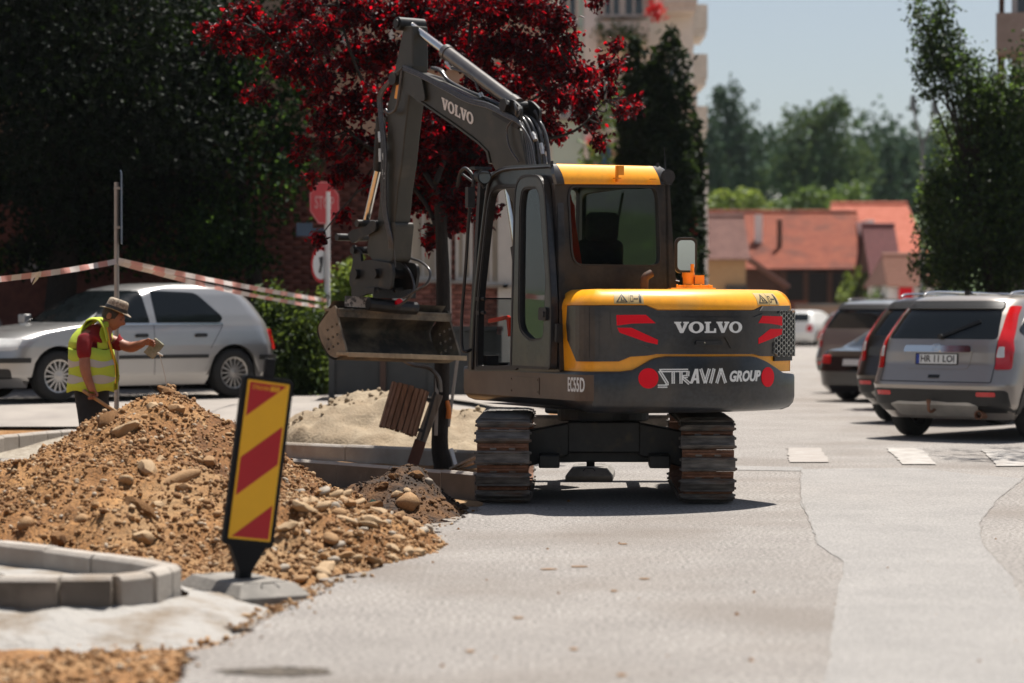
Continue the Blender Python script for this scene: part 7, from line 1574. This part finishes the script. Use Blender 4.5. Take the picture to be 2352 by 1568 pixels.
for q in ([(92, 620, 0), (88, 640, .02), (74, 655, .0), (80, 640, -.02)], [(90, 622, 0), (80, 635, .02), (72, 650, 0), (70, 640, 0)]): b.add([at(u, v, 21.9 + d) for u, v, d in q], [(0, 1, 2, 3)])
props(b.build('tape_knot', M_TW), 'loose knotted end of tape hanging left of the thin post', 'barrier tape')
# --- stop sign with a round sign below
Ys = 33.0; sb = Vector((at(752, 700, Ys).x, Ys, .36)); st = empty('stop_sign', sb, 0, 'red stop sign above a round red rimmed sign on a white post', 'road sign')
b = MB(); b.cyl((0, 0, -.2), (0, 0, at(752, 440, Ys).z - sb.z), .04, 14); b.build('post', M_WHITEW, st, smooth=50)
M_FADE = mat('faded_print', (.60, .26, .25), rough=.5, var=.1); cz = at(745, 466, Ys).z - sb.z; ccx = at(746, 466, Ys).x - sb.x; ro = .315
o8 = lambda r_: [(ccx + r_ * cos(R(22.5 + 45 * k)), cz + r_ * sin(R(22.5 + 45 * k))) for k in range(8)]
fpl = lambda x, y, t: Vector((ccx + (x - ccx) * cos(R(51)) , -.06 - t + (x - ccx) * sin(R(51)), y))
b = MB(); b.plate([o8(ro)], fpl, -.01, 0); pn = b.build('octagon_panel', mat('stop_red', (.52, .02, .03), rough=.25, var=.05), st); b = MB(); b.plate([o8(ro - .010), o8(ro - .022)], fpl, 0, .003); b.build('white_border', M_FADE, pn)
b = MB(); b.text('STOP', lambda x, y, t: fpl(ccx + x, cz - .085 + y, t), 0, .004, size=.24, bold=.004, width=.38, align='MID'); b.build('lettering', M_FADE, pn)
c2z = at(738, 608, Ys).z - sb.z; c2x = at(738, 608, Ys).x - sb.x
rp2 = lambda x, y, t: Vector((c2x + (x) * cos(R(62)), -.08 + x * sin(R(62)) - t * cos(R(62)), c2z + y))
cir = lambda r_: [(r_ * cos(a), r_ * sin(a)) for a in np.linspace(0, 2 * pi, 28, False)]
b = MB(); b.plate([cir(.25)], rp2, -.01, 0); rs = b.build('round_panel', M_WHITE, st); b = MB(); b.plate([cir(.25), cir(.20)], rp2, 0, .003); b.build('red_rim', MATS['stop_red'], rs); b = MB(); b.plate([[(-.06, -.1), (.0, -.12), (.05, .02), (.06, .12), (-.05, .1), (-.02, .0)]], rp2, 0, .003); b.build('pictogram', M_INK, rs); b = MB(); b.box((-.03, 0, c2z + .25), (.12, .05, .04)); b.box((-.03, 0, c2z - .2), (.12, .05, .04)); b.build('sign_clamp', M_GALV, st)
b = MB(); q = at(698, 526, Ys) - sb; b.box((q.x, .1, q.z), (.22, .02, .18)); b.box((q.x + .16, .1, q.z), (.36, .03, .03)); b.build('blue_panel', mat('sign_blue', (.05, .10, .17), rough=.3), st)
# --- tilted wooden litter bin on a leaning post
M_SLAT = mat('bin_slat', (.15, .075, .042), rough=.75, vscale=3, col2=(.28, .15, .09), stretch=(14, 14, 1), bump=.2, bscale=40)
Yb = 22.95; bo = at(928, 940, Yb); LB = empty('litter_bin', bo, 0, 'wooden slatted litter bin hanging tilted by the leaning post', 'litter bin')
TL = Matrix.Rotation(R(16), 4, 'Y') @ Matrix.Rotation(R(-6), 4, 'X')
rb, hb_ = .175, .44
for k in range(20):
    a = 2 * pi * k / 20 + .08; bb = MB(TL @ Matrix.Rotation(a, 4, 'Z')); bb.box((rb, 0, RNG.uniform(-.008, .008)), (.018, .046, hb_)); bb.build('slat', M_SLAT, LB, bevel=.003)
b = MB(TL)
for z in (-.17, .17): b.lathe([(rb - .012, z - .012), (rb - .008, z - .012), (rb - .008, z + .012), (rb - .012, z + .012)], 28, close=True)
b.build('hoop', M_BLKM, LB); b = MB(TL); b.lathe([(0, -hb_ / 2 + .02), (rb - .01, -hb_ / 2 + .02)], 24); b.lathe([(rb - .014, -hb_ / 2 + .02), (rb - .014, hb_ / 2 - .03)], 24); b.build('bin_liner', M_BLKM, LB)
b = MB(TL); b.box((rb + .03, -.02, .15), (.06, .03, .03)); b.box((rb + .03, -.02, -.15), (.06, .03, .03)); b.box((rb + .065, -.02, 0), (.025, .04, .48)); b.build('hanger', M_BLKM, LB)
def stake(label, u0, v0, u1, v1, Y0, Y1, wd, th_, m, name='stake'):
    A, B_ = at(u0, v0, Y0), at(u1, v1, Y1); o = (A + B_) / 2; o = A; bb = MB(); bb.beam(A - o, B_ - o, wd, th_, up=(0, -1, .1)); ob = bb.build(name, m, bevel=.004); ob.location = o; return props(ob, label, 'stake', 'stakes round the plum tree')
M_OLDW = mat('weathered_wood', (.17, .125, .09), rough=.9, vscale=2.5, col2=(.34, .29, .235), stretch=(10, 10, .8), bump=.2); M_PALEW = mat('pale_lath', (.46, .40, .34), rough=.85, var=.1, stretch=(10, 10, .8))
stake('weathered post leaning beside the plum trunk, holding the litter bin', 948, 1065, 1006, 905, 23.0, 23.08, .10, .06, M_OLDW)
b = MB(); A = at(948, 1066, 22.97); b.beam((0, 0, 0), at(966, 1012, 22.97) - A, .11, .07, up=(0, -1, .1)); o = b.build('post_sleeve', mat('red_brown_wood', (.13, .05, .03), rough=.8, var=.3), bevel=.004); o.location = A; props(o, 'red brown wooden sleeve at the foot of the leaning post', 'stake', 'stakes round the plum tree')
stake('pale lath standing against the left side of the plum trunk', 1001, 1000, 1005, 830, 23.1, 23.25, .035, .02, M_PALEW); stake('white painted lath leaning on the right of the plum trunk', 1050, 1078, 1036, 1030, 23.0, 23.1, .035, .02, M_WHITEW); stake('thin pale lath behind the trunk below the bucket', 1030, 980, 1052, 815, 23.5, 23.6, .03, .02, M_PALEW)
b = MB(); b.tube(spline([at(928, 828, 23.2), at(950, 838, 23.15), at(985, 845, 23.1), at(1008, 868, 23.1), at(1012, 900, 23.1)], 4), .02, 6); o = b.build('torn_strap', M_BARE); props(o, 'torn grey strap dangling under the bucket by the trunk', 'strap')
for i, (a, c) in enumerate((((1035, 1076), (1092, 1050)), ((1045, 1078), (1094, 1060)))):
    A, B_ = at(*a, 22.4), at(*c, 21.6); b = MB(); b.beam((0, 0, 0), B_ - A, .03, .02); o = b.build('wood_strip', M_OLDW); o.location = A; props(o, ('upper' if i == 0 else 'lower') + ' thin wooden strip lying by the front planter kerb near the left track', 'wood strip')
# ================================================================== WORKER
M_SKIN = mat('skin', (.30, .12, .07), rough=.55, var=.12, vscale=12); M_SHIRT = mat('red_shirt', (.20, .006, .010), rough=.9, var=.15, vscale=8, bump=.3, bscale=20); M_VEST = mat('hi_vis_vest', (.46, .58, .05), rough=.8, var=.06, vscale=5, bump=.25, bscale=12); M_REFL = mat('reflective_band', (.42, .42, .40), rough=.5, var=.05); M_JEANS = mat('dark_trousers', (.012, .014, .018), rough=.9, var=.3, vscale=8, bump=.4, bscale=14); M_STRAW = mat('straw_hat', (.40, .33, .25), rough=.9, vscale=60, col2=(.20, .16, .12), lo=.45, hi=.55, bump=.5, bscale=90); M_HAIR = mat('dark_hair', (.03, .022, .018), rough=.7)
WY = 21.8; WK = empty('person', ((215 - 1176) / FPX * WY, WY, -.07), 0, 'worker in straw hat and yellow reflective vest, looking down, holding out a line block', 'person')
WL = WK.location
def wp(u, v, dy=0): p = at(u, v, WY); return Vector((p.x, p.y + dy, p.z)) - WL
def skin(name, chains, m, sub=2):
    """one continuous skinned figure; chains: list of [(point, radius or (rx,ry))...] with shared start points merged"""
    vs = []; es = []; rs = []; idx = {}
    for ch in chains:
        prev = None
        for (p, r) in ch:
            k = tuple(round(x, 3) for x in p)
            if k not in idx: idx[k] = len(vs); vs.append(tuple(p)); rs.append(r if isinstance(r, tuple) else (r, r))
            if prev is not None and prev != idx[k]: es.append((prev, idx[k]))
            prev = idx[k]
    me = bpy.data.meshes.new(name); me.from_pydata(vs, es, []); o = link_mesh(name, me, m, WK)
    md = o.modifiers.new('skin', 'SKIN'); md.use_smooth_shade = True; md.branch_smoothing = .4
    for i, sv in enumerate(me.skin_vertices[0].data): sv.radius = rs[i]; sv.use_root = (i == 0)
    if sub: s_ = o.modifiers.new('sub', 'SUBSURF'); s_.levels = sub; s_.render_levels = sub
    return o
pel = wp(212, 905); ch_ = wp(212, 800); nk = wp(246, 750); hd_ = wp(262, 728)
sR = wp(203, 768, -.19); eR = wp(207, 848, -.27); wR = wp(222, 893, -.25)
sL = wp(226, 772, .19); eL = wp(292, 800, .18); wL = wp(328, 788, .05)
kR = wp(213, 1005, -.10); aR = wp(205, 1088, -.10); kL = wp(236, 1000, .10); aL = wp(232, 1088, .12)
def hand(w_, d, side, curl):
    """palm and five fingers rooted in it; d = pointing direction, side = thumb side"""
    d = Vector(d).normalized(); sd = Vector(side).normalized(); n = d.cross(sd); out = []
    palm = w_ + d * .045
    out.append([(w_, .026), (palm, (.034, .024))])
    for k, L in enumerate((.070, .078, .072, .056)):
        q0 = palm + sd * (.027 - .018 * k) + d * .018; q1 = q0 + (d * cos(curl) + n * sin(curl)) * L * .5; q2 = q1 + (d * cos(curl * 2.1) + n * sin(curl * 2.1)) * L * .5
        out.append([(palm, (.034, .024)), (q0, .0105), (q1, .0095), (q2, .008)])
    t0 = w_ + d * .02 + sd * .03; t1 = t0 + (sd * .5 + d * .6 + n * .45) * .045; out.append([(w_, .026), (t0, .014), (t1, .011), (t1 + (d + n * .6).normalized() * .028, .009)])
    return out
chains = [[(pel, (.10, .12)), (ch_, (.15, .18)), (wp(225, 765), (.10, .13)), (nk, .066), (wp(252, 742), .07)],
          [(wp(225, 765), (.10, .13)), (sR, .052), (eR, .056), (wR, .038)], [(wp(225, 765), (.10, .13)), (sL, .052), (eL, .056), (wL, .036)],
          [(pel, (.10, .12)), (wp(208, 925, -.1), .065), (kR, .05), (aR, .04)], [(pel, (.10, .12)), (wp(222, 925, .1), .065), (kL, .05), (aL, .04)]]
chains += hand(wR, (.10, .02, -.9), (.8, -.1, .2), 1.1); chains += hand(wL, (.95, -.1, .10), (.1, -.5, .7), .55)
body = skin('body', chains, M_SKIN, 1)
# head, shaped in rings: profile looks to +x and down
hm = Matrix.Translation(wp(259, 728)) @ Matrix.Rotation(R(24), 4, 'Y'); b = MB(hm)
V, F_ = IV2, IF2
bmh = bmesh.new(); bmesh.ops.create_icosphere(bmh, subdivisions=4, radius=1)
for v in bmh.verts:
    x, y, z = v.co
    px, py, pz = x * .098, y * .076, z * .118
    if z < 0: py *= 1 - .28 * (-z) ** 1.2; px = px * (1 - .18 * (-z)) + .018 * (-z)
    g = math.exp(-((y / .20) ** 2)); f = max(0, x)
    px += .030 * g * f * math.exp(-((z + .12) / .16) ** 2) + .012 * g * f * math.exp(-((z + .02) / .3) ** 2)      # nose
    px += .010 * f * math.exp(-((z + .50) / .10) ** 2) * math.exp(-(y / .4) ** 2) - .006 * f * math.exp(-((z + .56) / .04) ** 2) * math.exp(-(y / .35) ** 2)   # lips
    px += .016 * f * math.exp(-((z + .86) / .16) ** 2) * math.exp(-(y / .4) ** 2)   # chin
    px -= .012 * f * math.exp(-((z - .10) / .10) ** 2) * (math.exp(-((abs(y) - .38) / .16) ** 2))  # eye sockets
    px += .008 * f * math.exp(-((z - .28) / .08) ** 2)      # brow
    v.co = (px, py, pz)
b.add([v.co.copy() for v in bmh.verts], [tuple(v.index for v in f.verts) for f in bmh.faces]); bmh.free()
for sg in (-1, 1):
    ev = []; 
    for k in range(10): a = 2 * pi * k / 10; ev.append((-.012 + .016 * cos(a) - .004, sg * .078, .002 + .030 * sin(a)))
    ev2 = [(p[0] - .012, p[1] + sg * .012, p[2] * 1.05) for p in ev]; b.rows([ev, ev2], closed=True, cap=True)
head = b.build('head', M_SKIN, WK, smooth=80)
b = MB(hm)
for sg in (-1, 1): b.box((.083, sg * .031, .012), (.008, .022, .008)); b.box((.090, sg * .031, .033), (.008, .034, .007))
b.box((.089, 0, -.066), (.006, .040, .004)); b.build('eye_and_brow', M_HAIR, head)
b = MB(hm); rg = []
for z, rx, ry in ((-.035, .088, .068), (.0, .098, .079), (.03, .101, .081), (.06, .098, .078)): rg.append([(min(.045, rx * cos(a) - .006), ry * sin(a), z) for a in np.linspace(.9, 2 * pi - .9, 18)])
b.rows(rg); b.build('hair', M_HAIR, head, smooth=80)
b = MB(hm @ Matrix.Translation((.002, 0, .062)) @ Matrix.Rotation(R(-4), 4, 'Y'))
def el(rx, ry, z, dz=0): return [(rx * cos(a), ry * sin(a), z + dz * cos(2 * a)) for a in np.linspace(0, 2 * pi, 28, False)]
b.rows([el(.148, .132, .0, -.012), el(.150, .134, .004, -.012), el(.105, .088, .008), el(.100, .084, .03), el(.096, .080, .075), el(.090, .074, .098), el(.072, .058, .108), el(.03, .03, .098)], closed=True, cap=True); hat = b.build('hat', M_STRAW, WK, smooth=50)
b = MB(hm @ Matrix.Translation((.002, 0, .062)) @ Matrix.Rotation(R(-4), 4, 'Y')); b.rows([el(.107, .090, .008), el(.108, .091, .012), el(.104, .088, .038), el(.100, .084, .040)], closed=True); b.build('hat_band', M_INK, hat, smooth=50)
# clothes
skin('trousers', [[(wp(212, 870), (.17, .19)), (wp(212, 892), (.185, .20)), (wp(212, 915), (.175, .19)), (wp(206, 935, -.10), .118), (kR, .088), (wp(207, 1050, -.10), .078), (aR, .075)], [(wp(212, 915), (.175, .19)), (wp(222, 935, .1), .118), (kL, .088), (wp(234, 1050, .11), .078), (aL, .075)]], M_JEANS, 2)
for i, a in enumerate((aR, aL)):
    b = MB(); b.box(a + Vector((.05, 0, -.03)), (.28, .10, .09), taper=.75); b.build('boot', mat('work_boot', (.03, .025, .02), rough=.8), WK, bevel=.025, bseg=3)
skin('shirt', [[(wp(216, 890), (.165, .19)), (wp(222, 850), (.185, .20)), (wp(214, 805), (.165, .205)), (wp(222, 768), (.115, .15)), (wp(243, 753), (.072, .075))], [(wp(222, 768), (.115, .15)), (sR, .088), (wp(204, 800, -.23), .075), (wp(205, 828, -.255), .066)], [(wp(222, 768), (.115, .15)), (sL, .088), (wp(258, 788, .2), .072), (wp(280, 797, .19), .062)]], M_SHIRT, 2)
# vest: shell round the trunk, open in front, shoulder straps over the shirt
b = MB(); rings = []; bands = []
sec = [(898, 212, .225, .235), (880, 213, .222, .235), (862, 216, .222, .238), (840, 215, .215, .24), (820, 211, .205, .24), (800, 209, .195, .238), (785, 208, .185, .20), (770, 212, .17, .165), (755, 218, .14, .13), (738, 232, .10, .09)]
def vring(v, u, rx, ry, off=0, gap=.42): c = wp(u, v); return [Vector((c.x + (rx + off) * cos(a) * (1 + .03 * sin(a * 7)), c.y + (ry + off) * sin(a), c.z + .012 * sin(a * 5 + v))) for a in np.linspace(gap, 2 * pi - gap, 40)]
rg = [vring(*s_) for s_ in sec[:6]]; b.rows(rg)
# shoulder part: strips front and back of the arm holes
def strip(a0, a1): 
    rr = []
    for i, s_ in enumerate(sec[5:]): c = wp(s_[1], s_[0]); rr.append([Vector((c.x + s_[2] * cos(a), c.y + s_[3] * sin(a) * (1 - .0 * i), c.z)) for a in np.linspace(a0, a1, 12)])
    return rr
for a0, a1 in ((2.05, 4.23), (.42, 1.05), (5.23, 5.86)): b.rows(strip(a0, a1))
# straps over the shoulders
for sg in (-1, 1):
    top = [wp(196, 768, sg * .12), wp(206, 745, sg * .125), wp(228, 740, sg * .125), wp(244, 757, sg * .12), wp(252, 790, sg * .12)]
    pp = spline(top, 4); b.rows([[p + Vector((0, -.065, .02)), p + Vector((0, 0, .035)), p + Vector((0, .065, .015))] for p in pp])
ve = b.build('vest', M_VEST, WK, smooth=80)
md = ve.modifiers.new('thick', 'SOLIDIFY'); md.thickness = .01; md.offset = 1
for (v0, v1) in ((826, 840), (862, 877)):
    def at_v(v): 
        vs_ = [s_[0] for s_ in sec[::-1]]; return tuple(float(np.interp(v, vs_, [s_[k] for s_ in sec[::-1]])) for k in (1, 2, 3))
    b = MB(); b.rows([vring(v, *at_v(v), .013) for v in (v0, (v0 + v1) / 2, v1)]); b.build('reflective_band', M_REFL, ve, smooth=80)
b = MB(); c = [wp(248, 752, -.07), wp(256, 790, -.1), wp(266, 830, -.09), wp(268, 880, -.09)]; b.tube(spline(c, 4), .010, 5); b.build('vest_piping', M_SYEL, ve)
# held things
A, B_ = wp(178, 868, -.29) + WL, wp(285, 952, -.18) + WL
A = wR + WL + Vector((-.075, -.02, -.005)); B_ = at(284, 957, WY - .1)
b = MB(); b.tube([A - A, (B_ - A) * 1.35], .017, 8); o = b.build('tool_handle', mat('ash_handle', (.36, .22, .11), rough=.7, var=.15, stretch=(8, 8, 1)), smooth=60); o.location = A; props(o, 'wooden tool handle gripped in the worker\'s lowered right hand', 'tool handle')
c = at(354, 800, WY + .10); b = MB(Matrix.Rotation(R(38), 4, 'Y')); b.box((0, 0, 0), (.105, .075, .165)); o = b.build('line_block', mat('mossy_block', (.36, .33, .25), rough=.9, vscale=14, col2=(.20, .20, .12), bump=.5), bevel=.008); o.location = c; props(o, 'small pale block held out in the worker\'s left hand', 'block')
b = MB(); b.tube([at(366, 812, WY) - c, at(371, 830, WY) - c, at(380, 866, WY) - c, at(386, 905, WY) - c], .0035, 5); b.tube([at(362, 810, WY) - c, at(374, 817, WY) - c], .010, 6); o = b.build('string', mat('white_string', (.62, .58, .52), rough=.9)); o.location = c; props(o, 'pale string hanging from the block down to the earth heap', 'string')
